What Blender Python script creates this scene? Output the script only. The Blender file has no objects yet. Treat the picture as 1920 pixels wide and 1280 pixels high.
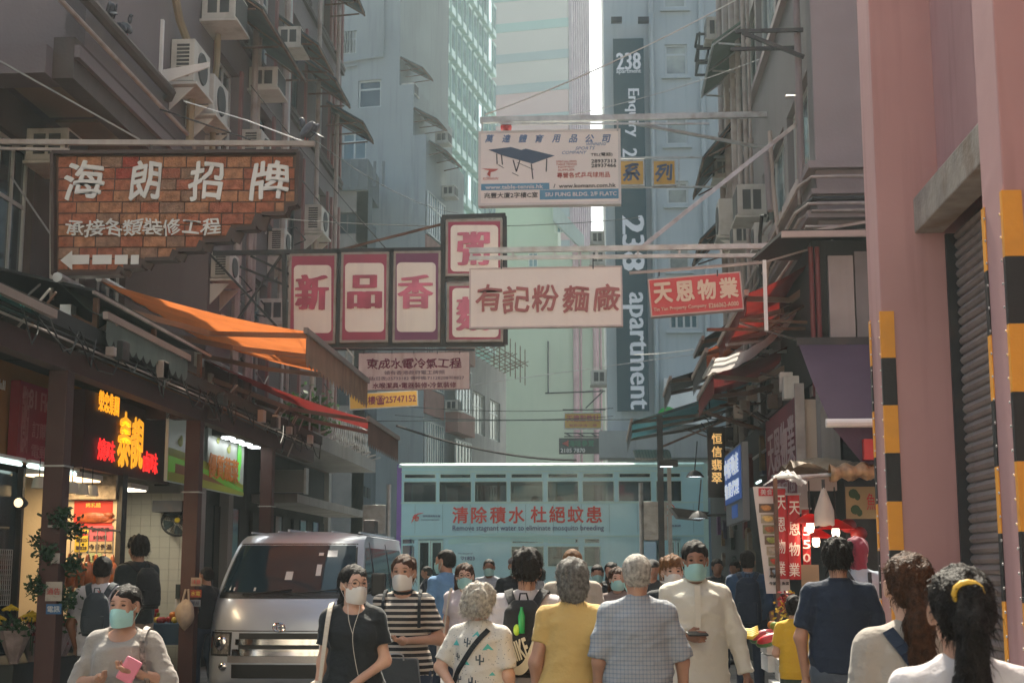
import bpy, math, random
import numpy as np
from mathutils import Vector, Matrix
sc = bpy.context.scene
col = sc.collection
random.seed(7)
# ---------------------------------------------------------------- camera
F, PITCH, YAW = 2667.0, math.radians(9.11), math.radians(3.43)
CAM = Vector((0, 0, 1.6))
cd = bpy.data.cameras.new('camera'); cam = bpy.data.objects.new('camera', cd); col.objects.link(cam)
cam.location = CAM; cam.rotation_euler = (math.pi/2 + PITCH, 0, YAW)
cd.sensor_width = 36; cd.lens = 36*F/1920; cd.clip_start = .1; cd.clip_end = 2000
cd.dof.use_dof = True; cd.dof.focus_distance = 11.0; cd.dof.aperture_fstop = 7.0
sc.camera = cam
# ---------------------------------------------------------------- sky, sun, exposure
SUN_EL, SUN_AZ = math.radians(54), math.radians(-2.5)          # azimuth from +Y towards +X
w = bpy.data.worlds.new('World'); sc.world = w; w.use_nodes = True
nt = w.node_tree; bg = nt.nodes['Background']
sky = nt.nodes.new('ShaderNodeTexSky'); sky.sky_type = 'NISHITA'; sky.sun_disc = False
sky.sun_elevation = SUN_EL; sky.sun_rotation = SUN_AZ; sky.air_density = .8; sky.dust_density = 5.0; sky.ozone_density = .4
tn = nt.nodes.new('ShaderNodeMix'); tn.data_type = 'RGBA'; tn.blend_type = 'MULTIPLY'; tn.inputs[0].default_value = 1; tn.inputs[7].default_value = (.91, 1.0, .93, 1)
nt.links.new(sky.outputs[0], tn.inputs[6]); nt.links.new(tn.outputs[2], bg.inputs[0]); bg.inputs[1].default_value = .115
sl = bpy.data.lights.new('sun', 'SUN'); sl.energy = 5.0; sl.angle = math.radians(.6); sl.color = (1, .91, .76)
so = bpy.data.objects.new('sun', sl); col.objects.link(so)
sd = Vector((math.sin(SUN_AZ)*math.cos(SUN_EL), math.cos(SUN_AZ)*math.cos(SUN_EL), math.sin(SUN_EL)))
so.rotation_euler = sd.to_track_quat('Z', 'Y').to_euler()
vs = sc.view_settings; sc.display_settings.display_device = 'sRGB'
vs.view_transform = 'Standard'; vs.look = 'None'; vs.exposure = 1.4; vs.gamma = 1; vs.use_curve_mapping = False
cy = sc.cycles
cy.max_bounces = 6; cy.diffuse_bounces = 4; cy.glossy_bounces = 3; cy.transmission_bounces = 5; cy.volume_bounces = 0
cy.transparent_max_bounces = 12; cy.caustics_reflective = False; cy.caustics_refractive = False
cy.sample_clamp_indirect = 4
# ---------------------------------------------------------------- picture -> place
R3 = Matrix.Rotation(YAW, 3, 'Z') @ Matrix.Rotation(math.pi/2 + PITCH, 3, 'X')
def ray(u, v): return R3 @ Vector(((u-960)/F, (640-v)/F, -1))
def PY(u, v, Y): r = ray(u, v); return CAM + r*(Y/r.y)
def PX(u, v, X): r = ray(u, v); return CAM + r*(X/r.x)
def V(*a): return Vector(a)
# ---------------------------------------------------------------- materials
MATS = {}
def mat(name, c, rough=.8, metal=0, var=.12, scale=1.5, streak=0, dirt=0, dcol=(.05,.045,.04), dscale=.7, bump=.15, bscale=25,
        emit=0, ecol=None, trans=0, spec=.5, sheen=0, coat=0, alpha=1):
    if name in MATS: return MATS[name]
    m = bpy.data.materials.new(name); m.use_nodes = True; MATS[name] = m
    n = m.node_tree.nodes; l = m.node_tree.links; b = n['Principled BSDF']
    c4 = (*c[:3], 1)
    b.inputs['Base Color'].default_value = c4; b.inputs['Roughness'].default_value = rough; b.inputs['Metallic'].default_value = metal
    b.inputs['Specular IOR Level'].default_value = spec; b.inputs['Coat Weight'].default_value = coat
    b.inputs['Alpha'].default_value = alpha
    g = n.new('ShaderNodeNewGeometry'); pos = g.outputs['Position']
    def noise(sca, vec=None, det=4, mp=None):
        t = n.new('ShaderNodeTexNoise'); t.inputs['Scale'].default_value = sca; t.inputs['Detail'].default_value = det
        if mp:
            q = n.new('ShaderNodeMapping'); q.inputs['Scale'].default_value = mp; l.new(pos, q.inputs[0]); l.new(q.outputs[0], t.inputs[0])
        else: l.new(pos, t.inputs[0])
        return t.outputs[0]
    def mix(fac, a, bb):
        x = n.new('ShaderNodeMix'); x.data_type = 'RGBA'
        l.new(fac, x.inputs[0])
        for v_, s in ((a, x.inputs[6]), (bb, x.inputs[7])):
            if isinstance(v_, tuple): s.default_value = v_
            else: l.new(v_, s)
        return x.outputs[2]
    def ramp(s, lo, hi):
        r = n.new('ShaderNodeMapRange'); r.inputs[1].default_value = lo; r.inputs[2].default_value = hi; l.new(s, r.inputs[0]); return r.outputs[0]
    out = None
    if var:
        f = ramp(noise(scale), .3, .7)
        out = mix(f, tuple(min(1, x*(1-var)) for x in c[:3])+(1,), tuple(min(1, x*(1+var)) for x in c[:3])+(1,))
    if streak:
        f = ramp(noise(1, det=5, mp=(6, 6, .35)), .52, .8)
        mth = n.new('ShaderNodeMath'); mth.operation = 'MULTIPLY'; mth.inputs[1].default_value = streak; l.new(f, mth.inputs[0])
        out = mix(mth.outputs[0], out or c4, (*dcol, 1))
    if dirt:
        f = ramp(noise(dscale, det=7), .5, .72)
        mth = n.new('ShaderNodeMath'); mth.operation = 'MULTIPLY'; mth.inputs[1].default_value = dirt; l.new(f, mth.inputs[0])
        out = mix(mth.outputs[0], out or c4, (*dcol, 1))
    if out is not None: l.new(out, b.inputs['Base Color'])
    if bump:
        bp = n.new('ShaderNodeBump'); bp.inputs['Strength'].default_value = bump; bp.inputs['Distance'].default_value = .02
        l.new(noise(bscale, det=3), bp.inputs['Height']); l.new(bp.outputs[0], b.inputs['Normal'])
    if emit:
        b.inputs['Emission Color'].default_value = (*(ecol or c[:3]), 1); b.inputs['Emission Strength'].default_value = emit
    if trans:
        tr = n.new('ShaderNodeBsdfTranslucent'); ms = n.new('ShaderNodeMixShader'); ms.inputs[0].default_value = trans
        tr.inputs[0].default_value = c4
        if out is not None: l.new(out, tr.inputs[0])
        l.new(b.outputs[0], ms.inputs[1]); l.new(tr.outputs[0], ms.inputs[2]); l.new(ms.outputs[0], n['Material Output'].inputs[0])
    return m
def glass(name, tint=(.6,.75,.75), alpha=.35, rough=.05):
    if name in MATS: return MATS[name]
    m = bpy.data.materials.new(name); m.use_nodes = True; MATS[name] = m
    n = m.node_tree.nodes; l = m.node_tree.links; n.remove(n['Principled BSDF'])
    t = n.new('ShaderNodeBsdfTransparent'); t.inputs[0].default_value = (*tint, 1)
    gl = n.new('ShaderNodeBsdfGlossy'); gl.inputs['Roughness'].default_value = rough; gl.inputs[0].default_value = (.9,.95,1,1)
    f = n.new('ShaderNodeLayerWeight'); f.inputs[0].default_value = alpha
    x = n.new('ShaderNodeMixShader'); l.new(f.outputs['Fresnel'], x.inputs[0]); l.new(t.outputs[0], x.inputs[1]); l.new(gl.outputs[0], x.inputs[2])
    l.new(x.outputs[0], n['Material Output'].inputs[0]); return m
# ---------------------------------------------------------------- objects
def wm(o):
    m = o.matrix_basis.copy()
    return wm(o.parent) @ o.matrix_parent_inverse @ m if o.parent else m
def tag(o, label=None, cat=None, group=None, kind=None):
    for k, v_ in (('label', label), ('category', cat), ('group', group), ('kind', kind)):
        if v_: o[k] = v_
    return o
def thing(name, label, cat, loc=(0,0,0), rz=0, group=None):
    o = bpy.data.objects.new(name, None); col.objects.link(o); o.empty_display_size = .2
    o.location = loc; o.rotation_euler = (0, 0, rz); o.matrix_basis = Matrix.Translation(loc) @ Matrix.Rotation(rz, 4, 'Z')
    return tag(o, label, cat, group)
def put(name, me, M, parent=None):
    o = bpy.data.objects.new(name, me); col.objects.link(o)
    if parent: o.parent = parent; o.matrix_parent_inverse = wm(parent).inverted()
    o.matrix_basis = M
    return o
def copy_tree(o, parent=None):
    c = o.copy(); col.objects.link(c)
    if parent: c.parent = parent
    for ch in list(o.children): copy_tree(ch, c)
    return c
def new_mesh(vs_, fs, mats=(), mi=None, smooth=False, name='mesh'):
    me = bpy.data.meshes.new(name); me.from_pydata([tuple(v_) for v_ in vs_], [], fs)
    for m in mats: me.materials.append(m)
    if mi: me.polygons.foreach_set('material_index', mi)
    if smooth: me.polygons.foreach_set('use_smooth', [True]*len(me.polygons))
    me.update(); return me
class MB:
    def __init__(s): s.v = []; s.f = []; s.mi = []; s.m = 0
    def add(s, vs_, fs):
        k = len(s.v); s.v += [Vector(p) for p in vs_]; s.f += [tuple(i+k for i in f) for f in fs]; s.mi += [s.m]*len(fs); return s
    def hexa(s, p): return s.add(p, [(0,3,2,1),(4,5,6,7),(0,1,5,4),(1,2,6,5),(2,3,7,6),(3,0,4,7)])
    def box(s, x0, x1, y0, y1, z0, z1):
        return s.hexa([(x0,y0,z0),(x1,y0,z0),(x1,y1,z0),(x0,y1,z0),(x0,y0,z1),(x1,y0,z1),(x1,y1,z1),(x0,y1,z1)])
    def bar(s, a, b, w_, h=None, up=(0,0,1)):
        a, b = Vector(a), Vector(b); h = h or w_; d = (b-a).normalized(); u = Vector(up)
        if abs(d.dot(u)) > .98: u = Vector((0,1,0))
        x = d.cross(u).normalized()*w_/2; z = x.cross(d).normalized()*h/2
        return s.hexa([a-x-z, b-x-z, b+x-z, a+x-z, a-x+z, b-x+z, b+x+z, a+x+z])
    def slab(s, a, b, c, d, t):
        a, b, c, d = map(Vector, (a,b,c,d)); n = (b-a).cross(d-a).normalized()*t
        return s.hexa([a, b, c, d, a+n, b+n, c+n, d+n])
    def quad(s, a, b, c, d): return s.add([a,b,c,d], [(0,1,2,3)])
    def prism(s, pts, vec):
        n = len(pts); vec = Vector(vec); p = [Vector(q) for q in pts]
        return s.add(p+[q+vec for q in p], [tuple(range(n))[::-1], tuple(range(n, 2*n))]+[(i, (i+1)%n, n+(i+1)%n, n+i) for i in range(n)])
    def tube(s, pts, r, n=8):
        pts = [Vector(p) for p in pts]; k = len(s.v); N = len(pts); prev = None
        for i, p in enumerate(pts):
            d = (pts[min(i+1,N-1)]-pts[max(i-1,0)]).normalized()
            if prev is None:
                u = Vector((0,0,1)) if abs(d.z) < .9 else Vector((1,0,0)); x = d.cross(u).normalized()
            else: x = (prev - d*prev.dot(d)).normalized()
            prev = x; y = d.cross(x); rr = r[i] if isinstance(r, (list, tuple)) else r
            for j in range(n): a = 2*math.pi*j/n; s.v.append(p + (x*math.cos(a)+y*math.sin(a))*rr)
        for i in range(N-1):
            for j in range(n): s.f.append((k+i*n+j, k+i*n+(j+1)%n, k+(i+1)*n+(j+1)%n, k+(i+1)*n+j)); s.mi.append(s.m)
        s.f += [tuple(k+j for j in range(n))[::-1], tuple(k+(N-1)*n+j for j in range(n))]; s.mi += [s.m]*2
        return s
    def lathe(s, prof, o=(0,0,0), n=16, ax='z'):
        k = len(s.v); o = Vector(o)
        for r, z in prof:
            for j in range(n):
                a = 2*math.pi*j/n; c, d = r*math.cos(a), r*math.sin(a)
                s.v.append(o + Vector({'z': (c,d,z), 'y': (c,z,d), 'x': (z,c,d)}[ax]))
        for i in range(len(prof)-1):
            for j in range(n): s.f.append((k+i*n+j, k+i*n+(j+1)%n, k+(i+1)*n+(j+1)%n, k+(i+1)*n+j)); s.mi.append(s.m)
        return s
    def ell(s, c, r, n=14, m=8, rot=None):
        k = len(s.v); c = Vector(c)
        for i in range(m+1):
            t = math.pi*i/m
            for j in range(n):
                a = 2*math.pi*j/n; p = Vector((r[0]*math.sin(t)*math.cos(a), r[1]*math.sin(t)*math.sin(a), r[2]*math.cos(t)))
                s.v.append(c + (rot @ p if rot else p))
        for i in range(m):
            for j in range(n): s.f.append((k+i*n+j, k+(i+1)*n+j, k+(i+1)*n+(j+1)%n, k+i*n+(j+1)%n)); s.mi.append(s.m)
        return s
    def grid(s, fn, nu, nv):
        k = len(s.v); s.v += [Vector(fn(i/nu, j/nv)) for i in range(nu+1) for j in range(nv+1)]
        for i in range(nu):
            for j in range(nv):
                a = k+i*(nv+1)+j; s.f.append((a, a+nv+1, a+nv+2, a+1)); s.mi.append(s.m)
        return s
    def build(s, name, mats, parent=None, smooth=False, world=None, bevel=0):
        """world: matrix taking the mesh's coordinates to the place (default: they are the place's)."""
        if not isinstance(mats, (list, tuple)): mats = [mats]
        lo = Vector([min(p[i] for p in s.v) for i in range(3)]); hi = Vector([max(p[i] for p in s.v) for i in range(3)])
        c = (lo+hi)/2; c.z = lo.z
        me = new_mesh([p-c for p in s.v], s.f, mats, s.mi, False, name)
        if bevel:
            import bmesh
            bm = bmesh.new(); bm.from_mesh(me); bmesh.ops.bevel(bm, geom=bm.edges[:], offset=bevel, segments=2, affect='EDGES', profile=.6)
            bm.to_mesh(me); bm.free()
        if smooth:
            me.polygons.foreach_set('use_smooth', [True]*len(me.polygons))
            if smooth != 2: me.set_sharp_from_angle(angle=math.radians(40))
        M = Matrix.Translation(c)
        if world is not None: M = world @ M
        return put(name, me, M, parent)
def Rz(a): return Matrix.Rotation(a, 4, 'Z')
def T(v_): return Matrix.Translation(Vector(v_))
FACE = {'F': 0.0, 'L': math.pi/2, 'R': -math.pi/2}
def frame(o, side, extra=0): return T(o) @ Rz(FACE[side] + extra)   # local x along the face, y into the wall, z up
def wallh(name, m, M, W, H, holes, th=.25, parent=None, z0=0):
    """wall slab [0,W]x[0,th]x[z0,z0+H] with rectangular openings (x, z, w, h)."""
    xs = sorted({0, W, *[min(max(h[0],0),W) for h in holes], *[min(max(h[0]+h[2],0),W) for h in holes]})
    zs = sorted({z0, z0+H, *[min(max(h[1],z0),z0+H) for h in holes], *[min(max(h[1]+h[3],z0),z0+H) for h in holes]})
    b = MB()
    op = lambda x, z: any(h[0] < x < h[0]+h[2] and h[1] < z < h[1]+h[3] for h in holes)
    solid = {}
    for i in range(len(xs)-1):
        for j in range(len(zs)-1): solid[i,j] = not op((xs[i]+xs[i+1])/2, (zs[j]+zs[j+1])/2)
    for (i, j), s_ in solid.items():
        if not s_: continue
        a, c, e, f = xs[i], xs[i+1], zs[j], zs[j+1]
        b.quad((a,0,e),(c,0,e),(c,0,f),(a,0,f)); b.quad((a,th,e),(a,th,f),(c,th,f),(c,th,e))
        if not solid.get((i-1,j), False): b.quad((a,0,e),(a,0,f),(a,th,f),(a,th,e))
        if not solid.get((i+1,j), False): b.quad((c,0,e),(c,th,e),(c,th,f),(c,0,f))
        if not solid.get((i,j-1), False): b.quad((a,0,e),(a,th,e),(c,th,e),(c,0,e))
        if not solid.get((i,j+1), False): b.quad((a,0,f),(c,0,f),(c,th,f),(a,th,f))
    return b.build(name, m, parent, world=M)
_wc = {}
def window(parent, M, w_, h, fm, pm, nx=1, nz=1, fw=.05, dep=.06, inset=.08, bars=0):
    """window (frame mesh) with child panes; local x right, y into the wall, z up."""
    k = (round(w_,2), round(h,2), fm.name, pm.name, nx, nz, fw, bars)
    if k not in _wc:
        b = MB()
        b.box(0,w_,0,dep,0,fw); b.box(0,w_,0,dep,h-fw,h); b.box(0,fw,0,dep,fw,h-fw); b.box(w_-fw,w_,0,dep,fw,h-fw)
        for i in range(1, nx): x = w_*i/nx; b.box(x-fw/2,x+fw/2,.004,dep-.004,fw,h-fw)
        for i in range(1, nz): z = h*i/nz if nz > 2 else h*.68; b.box(fw,w_-fw,.008,dep-.008,z-fw/2,z+fw/2)
        for i in range(bars): x = w_*(i+1)/(bars+1); b.box(x-.01,x+.01,-.05,-.03,0,h)
        _wc[k] = (new_mesh(b.v, b.f, [fm], name='window'), new_mesh(MB().box(fw,w_-fw,dep*.5,dep*.5+.012,fw,h-fw).v, MB().box(0,1,0,1,0,1).f, [pm], name='pane'))
    f = put('window', _wc[k][0], M @ T((0, inset, 0)), parent)
    put('pane', _wc[k][1], M @ T((0, inset, 0)), f)
    return f
# ---------------------------------------------------------------- lettering
def text_mesh(s, size=1, bold=0, ext=.003, shear=0, brush=0, serif=0):
    """flat lettering mesh, local x right, y up, centred; thickened by offset copies."""
    cu = bpy.data.curves.new('lettering', 'FONT'); cu.body = s; cu.size = size; cu.shear = shear; cu.align_x = 'CENTER'; cu.resolution_u = 2
    cu.space_line = 1.05
    cu.fill_mode = 'NONE' if False else 'BOTH'
    cu.extrude = ext
    ob = bpy.data.objects.new('lettering', cu); col.objects.link(ob)
    bpy.context.view_layer.update()
    me = bpy.data.meshes.new_from_object(ob.evaluated_get(bpy.context.evaluated_depsgraph_get()))
    bpy.data.objects.remove(ob); bpy.data.curves.remove(cu)
    n = len(me.vertices); a = np.zeros(n*3, np.float32); me.vertices.foreach_get('co', a); a = a.reshape(-1, 3)
    fs = [tuple(p.vertices) for p in me.polygons]; bpy.data.meshes.remove(me)
    if n == 0: return a, fs
    c = (a.max(0)+a.min(0))/2; a[:, :2] -= c[:2]
    if brush:
        for k in (3.1, 7.3): a[:, 0] += brush*size*np.sin(a[:, 1]/size*k+a[:, 0]/size*2.2)/k*.6; a[:, 1] += brush*size*np.sin(a[:, 0]/size*k+1.3)/k*.6
        a[:, 1] += a[:, 0]*0 + brush*.1*a[:, 0]*np.cos(a[:, 0])*0
    offs = [(0, 0)]
    if bold:
        t = bold*size; offs += [(t,0),(-t,0),(0,t),(0,-t),(t*.7,t*.7),(-t*.7,-t*.7),(t*.7,-t*.7),(-t*.7,t*.7)]
    if serif:
        t = serif*size; offs += [(x*t/2, y) for x in (-2,-1,1,2) for y in (0,)]
    V_, F_ = [], []
    for i, (dx, dy) in enumerate(offs):
        b = a.copy(); b[:, 0] += dx; b[:, 1] += dy; b[:, 2] += i*.0004
        F_ += [tuple(j+len(V_)*n for j in f) for f in fs]; V_.append(b)
    return np.concatenate(V_), F_
def lettering(s, parent, M, m, w_=None, h=None, size=1, name='lettering', **k):
    """M: local x right, y into the surface, z up, origin at the text's centre on the surface."""
    a, fs = text_mesh(s, size, **k)
    if len(a) == 0: return None
    e = a.max(0)-a.min(0)
    sx = w_/e[0] if w_ else None; sy = h/e[1] if h else None
    sx = sx or sy or 1; sy = sy or sx
    a[:, 0] *= sx; a[:, 1] *= sy
    v_ = [(p[0], -p[2]-.004, p[1]) for p in a]
    return put(name, new_mesh(v_, fs, [m], name=name), M, parent)
# ---------------------------------------------------------------- common materials
MK = mat
M_road = MK('asphalt', (.055,.055,.056), .85, var=.25, scale=3, dirt=.5, dcol=(.09,.085,.08), bump=.5, bscale=90)
M_pave = MK('paving', (.2,.19,.18), .85, var=.2, scale=4, dirt=.5, bump=.3, bscale=60)
M_white = MK('white_paint', (.72,.71,.68), .6, var=.08, dirt=.4, dcol=(.3,.28,.25))
M_steel = MK('galvanised', (.42,.43,.43), .45, .6, var=.15, scale=8, dirt=.5, dcol=(.18,.12,.08), dscale=5)
M_dark = MK('dark_metal', (.035,.037,.04), .55, .3, var=.2, dirt=.3, dcol=(.1,.06,.04), dscale=6)
M_black = MK('black_plastic', (.012,.012,.013), .5, var=0, bump=0)
M_glassd = MK('dark_glass', (.03,.045,.05), .08, var=.3, scale=.6, bump=.03, bscale=2, spec=.8)
M_glassb = MK('blue_glass', (.09,.16,.18), .12, var=.3, scale=.8, bump=.03, bscale=2, spec=.8)
M_glassc = MK('curtain_glass', (.32,.33,.29), .2, var=.5, scale=1.2, bump=.03, bscale=2, spec=.8)
M_ac = MK('ac_casing', (.52,.5,.45), .55, var=.06, dirt=.6, dcol=(.22,.19,.15), dscale=3, streak=.5, bump=.03)
M_acg = MK('ac_grille', (.05,.05,.05), .7, var=.2, bump=0)
M_rust = MK('rusty_iron', (.14,.075,.05), .8, .2, var=.4, scale=7)
M_pipe = MK('old_pipe', (.36,.31,.28), .6, var=.15, scale=3, dirt=.6, dcol=(.16,.1,.08), dscale=2.5, streak=.4)
M_cable = MK('cable', (.02,.02,.02), .6, var=0, bump=0)
# ---------------------------------------------------------------- ground
def struct(b, name, m, **k): o = b.build(name, m, **k); o['kind'] = 'structure'; return o
b = MB()
for i in range(-8, 8):
    for j in range(-4, 12): b.quad((i*50,j*50,-.02),(i*50+50,j*50,-.02),(i*50+50,j*50+50,-.02),(i*50,j*50+50,-.02))
struct(b, 'ground', M_pave)
struct(MB().box(-4.8, 1.5, -12, 33, -.3, 0), 'road', M_road)
struct(MB().box(-90, 90, 33.004, 46.5, -.3, 0), 'tram_road', M_road)
struct(MB().box(-3.6, 1.2, 46.504, 130, -.3, 0), 'far_road', M_road)
for x0, x1 in ((-60, -5.0), (1.7, 60)): struct(MB().box(x0, x1, -12, 31.5, -.3, .13), 'pavement', M_pave)
for x0, x1 in ((-60, -3.9), (1.4, 60)): struct(MB().box(x0, x1, 47.2, 130, -.3, .13), 'far_pavement', M_pave)
# kerb stones, one by one
M_kerb = MK('kerb_granite', (.3,.29,.28), .8, var=.2, scale=9, dirt=.5)
for x in (-5.0, 1.5):
    k = thing('kerb', None, None, (x+.1, 10, 0)); k['kind'] = 'structure'
    me = MB().box(0,.198,0,.985,0,.135); me = new_mesh(me.v, me.f, [M_kerb], name='kerb_stone')
    for i in range(36): put('kerb_stone', me, T((x, -4+i, 0)), k)
M_rail = MK('rail_steel', (.35,.33,.31), .3, .9, var=.2)
for y in (35.6, 36.7, 39.4, 40.5):
    struct(MB().box(-60, 60, y, y+.07, .0, .006), 'tram_rail', M_rail)
b = MB()
for i in range(9): b.box(-4.5+i*.68, -4.5+i*.68+.34, 28.6, 31.2, .001, .004)
struct(b, 'road_marking', M_white)
b = MB()
for i in range(7): b.box(-1.75, -1.63, 3+i*3.4, 4.6+i*3.4, .001, .004)
struct(b, 'road_marking', M_white)
# added building, unseen behind the camera, to bounce warm sunlight onto backs and signs
t = thing('bounce_building', 'plain cream building added unseen behind the viewer to bounce warm sunlight', 'building', (0,-16,0))
MBk = T((13,-15,0)) @ Rz(math.pi)
M_crb = MK('cream_wall', (.66,.58,.46), .9, var=.06, streak=.2)
hb = [(1.5+i*3.2, 3.2+j*3.0, 1.4, 1.5) for i in range(8) for j in range(5)]
wallh('wall', M_crb, MBk, 26, 19, hb, .3, t)
for i in range(8):
    for j in range(5): MB().box(1.5+i*3.2,2.9+i*3.2,.1,.14,3.2+j*3.0,4.7+j*3.0).build('pane', M_glassb, t, world=MBk)
# ---------------------------------------------------------------- far buildings
def fp(M, u, v):
    """local (x, z) where picture point (u, v) meets the plane y=0 of frame M"""
    Mi = M.inverted(); o = Mi @ CAM; d = (Mi.to_3x3() @ ray(u, v)); t = -o.y/d.y; p = o+d*t; return p.x, p.z
def rect(M, u0, v0, u1, v1):
    x0, z1 = fp(M, u0, v0); x1, z0 = fp(M, u1, v1); return (x0, z0, x1-x0, z1-z0)
def ac_unit(M, w_=.62, d=.5, h=.42, parent=None, label='', group=None, kind='window', name='air_conditioner', tray=True):
    """local x along wall, y into the wall (body sticks out to -y), z up"""
    c = M.to_translation(); t = thing(name, label, 'air conditioner', c, 0, group)
    MB().box(0,w_,-d,0,0,h).build('casing', M_ac, t, world=M, bevel=.012)
    if kind == 'window':
        for sx in (-.006, w_-.004):
            for k in range(2):
                g = MB(); g.box(sx, sx+.01, -d*.82+k*d*.36, -d*.82+k*d*.36+d*.28, h*.18, h*.82); g.build('side_grille', M_acg, t, world=M)
        MB().box(.03,w_-.03,-d-.01,-d+.005,.04,h-.04).build('rear_grille', M_acg, t, world=M)
        if tray: MB().box(-.03,w_+.03,-d-.04,.02,-.05,-.012).build('drip_tray', M_ac, t, world=M)
    else:
        g = MB()
        for k in range(9): g.box(-.008, .004, -d*.78, -d*.25, h*.1+k*h*.09, h*.1+k*h*.09+h*.055)
        g.build('side_grille', M_acg, t, world=M)
        g = MB(); g.lathe([(0,-.02),(h*.36,-.02),(h*.4,.01)], (w_*.5,-d-.0,h*.5), 20, 'y'); g.build('fan_grille', M_acg, t, world=M)
        if tray:
            MB().box(-.03,w_+.03,-d-.05,.0,-.06,-.02).build('tray', M_ac, t, world=M)
            for x in (0, w_-.03):
                b = MB(); b.prism([(x,-d,-.1),(x,0,-.1),(x,0,-.42)], (.03,0,0)); b.build('bracket', M_ac, t, world=M)
    return t
M_grey = MK('grey_render', (.29,.32,.325), .9, var=.1, scale=.5, streak=.55, dcol=(.17,.19,.2), dirt=.35, dscale=.25)
M_cream = MK('cream_render', (.5,.5,.4), .9, var=.08, scale=.5, streak=.3, dcol=(.25,.25,.2))
M_teal = MK('green_tile', (.16,.33,.29), .5, var=.12, scale=.6, streak=.25, dcol=(.12,.2,.19))
M_teal2 = MK('green_tile_pale', (.34,.47,.44), .5, var=.1, scale=.6, streak=.3, dcol=(.15,.24,.22))
M_frame = MK('window_frame', (.5,.52,.5), .5, .3, var=.1)
M_brick_red = MK('red_spandrel', (.33,.17,.14), .85, var=.15, streak=.4, dcol=(.12,.08,.08))
Bk = T((-6.15, 50, 0)) @ Rz(math.radians(-9))
g = thing('apartment_building', 'grey rendered block with a blank side wall and a dark square window, behind the tram', 'building', (-9, 50, 0))
front = Bk @ T((-16, 0, 0))
holes = [rect(front,637,60,668,100), rect(front,672,152,714,200), rect(front,641,250,686,298)]
wallh('wall', M_grey, front, 14.95, 26, holes, .3, g)
MB().box(-16,-1.06,.31,7,0,26).build('block', M_grey, g, world=Bk)
MB().box(-1.055,-.5,0,5.6,0,19.3).build('corner_extension', M_grey, g, world=Bk)
MB().box(-.497,0,0,5.6,0,17.35).build('corner_extension', M_grey, g, world=Bk)
for i, hl in enumerate(holes):
    window(g, front @ T((hl[0],0,hl[1])), hl[2], hl[3], M_frame, (M_glassc, M_glassd, M_glassb)[i], 2 if i != 1 else 1, 2, .06, bars=4 if i == 0 else 0)
x, z, w_, h = holes[0]
b = MB()
for k in range(5): b.tube([(x+.08+k*.1,-.06,z+.05),(x+.02+k*.12,-.06,z+.3),(x+.12+k*.09,-.06,z+.5),(x+.05+k*.11,-.06,z+h-.05)], .02, 6)
b.build('window_grille', M_dark, g, world=front)
b = MB(); p0 = rect(front,641,330,731,330); xa = fp(front,628,118)[0]; xb, zb = fp(front,719,108); z1 = fp(front,719,40)[1]
b.tube([(xa,-.08,zb-.1),(xb,-.08,zb),(xb,-.08,z1+2)], .05); b.tube([(xa,-.08,zb-.3),(xb-1,-.08,zb-.25)], .04); b.build('drain_pipe', M_grey, g, world=front)
# side facade of the grey block: window bands, red spandrels, canopies
side = Bk @ T((0,0,0)) @ Rz(math.pi/2)      # local x = away along the facade, y = into the wall
for z, c in ((13.6,M_brick_red),(10.8,M_brick_red),(8.0,M_brick_red),(5.2,M_grey)):
    MB().box(0.01,2.6,-.06,-.001,z-.9,z).build('spandrel', c, g, world=side)
    MB().box(3.0,5.6,-.5,-.001,z-1.3,z-.5).build('balcony_box', c, g, world=side)
    for x in (.05, 1.3): window(g, side @ T((x,0,z+.05)), 1.2, 1.6, M_frame, M_glassb, 4, 2, .05, inset=-.09)
    for x in (3.1,): window(g, side @ T((x,0,z-.45)), 2.4, 1.7, M_frame, M_glassb, 5, 1, .05, inset=-.4)
M_can = MK('canopy_sheet', (.07,.085,.09), .8, var=.3, dirt=.5, dcol=(.12,.08,.06), dscale=3)
def canopy(M, w_, d, drop, parent, m=None, name='canopy', ribs=3):
    b = MB(); b.slab((0,-.02,0),(w_,-.02,0),(w_,-d,-drop),(0,-d,-drop),-.03)
    o = b.build(name, m or M_can, parent, world=M)
    r = MB()
    for i in range(ribs):
        x = .03+(w_-.06)*i/(ribs-1); r.bar((x,-.0,-.03),(x,-d,-drop-.03),.03,.03); r.bar((x,-.02,-.55),(x,-d*.85,-drop*.9-.05),.03,.03)
    r.bar((0,-d,-drop-.035),(w_,-d,-drop-.035),.035,.035)
    r.build('canopy_bracket', M_rust if m is None else M_steel, o, world=M)
    return o
canopy(Bk @ T((-.5,0,18.4)) @ Rz(math.pi/2) @ T((0,0,0)), 1.5, .9, .5, g); canopy(Bk @ T((-1.05,0,20.4)) @ Rz(math.pi/2), 1.4, .9, .5, g)
canopy(side @ T((.3,0,17.2)), 2.2, .7, .45, g); canopy(side @ T((3.0,0,11.0)), 2.6, .9, .7, g)
for i, (u, v) in enumerate(((708,128),(795,165),(826,222),(842,305),(690,325))):
    pass
for i, (x, z, o_) in enumerate(((-.5,19.0,.0),(1.2,17.4,0),(2.2,15.6,0),(3.6,13.6,.4),(.4,11.9,0),(1.0,9.1,0),(2.9,7.5,0))):
    p = Bk @ Vector((o_ if i else -1.0, max(x,.1), z))
    ac_unit(T(p) @ Rz(math.radians(-9)+math.pi/2), .55, .5, .4, label=['air conditioner under the topmost small canopy of the grey block','air conditioner on the grey block just right of its corner, upper one','air conditioner on the grey block left of the green bay windows','air conditioner on the grey block above the red balcony box','small air conditioner low on the red panels of the grey block','air conditioner on the grey block just above the white and pink shop signs','lowest air conditioner on the grey block, above the tram'][i], group='air conditioners on the far grey block')
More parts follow.
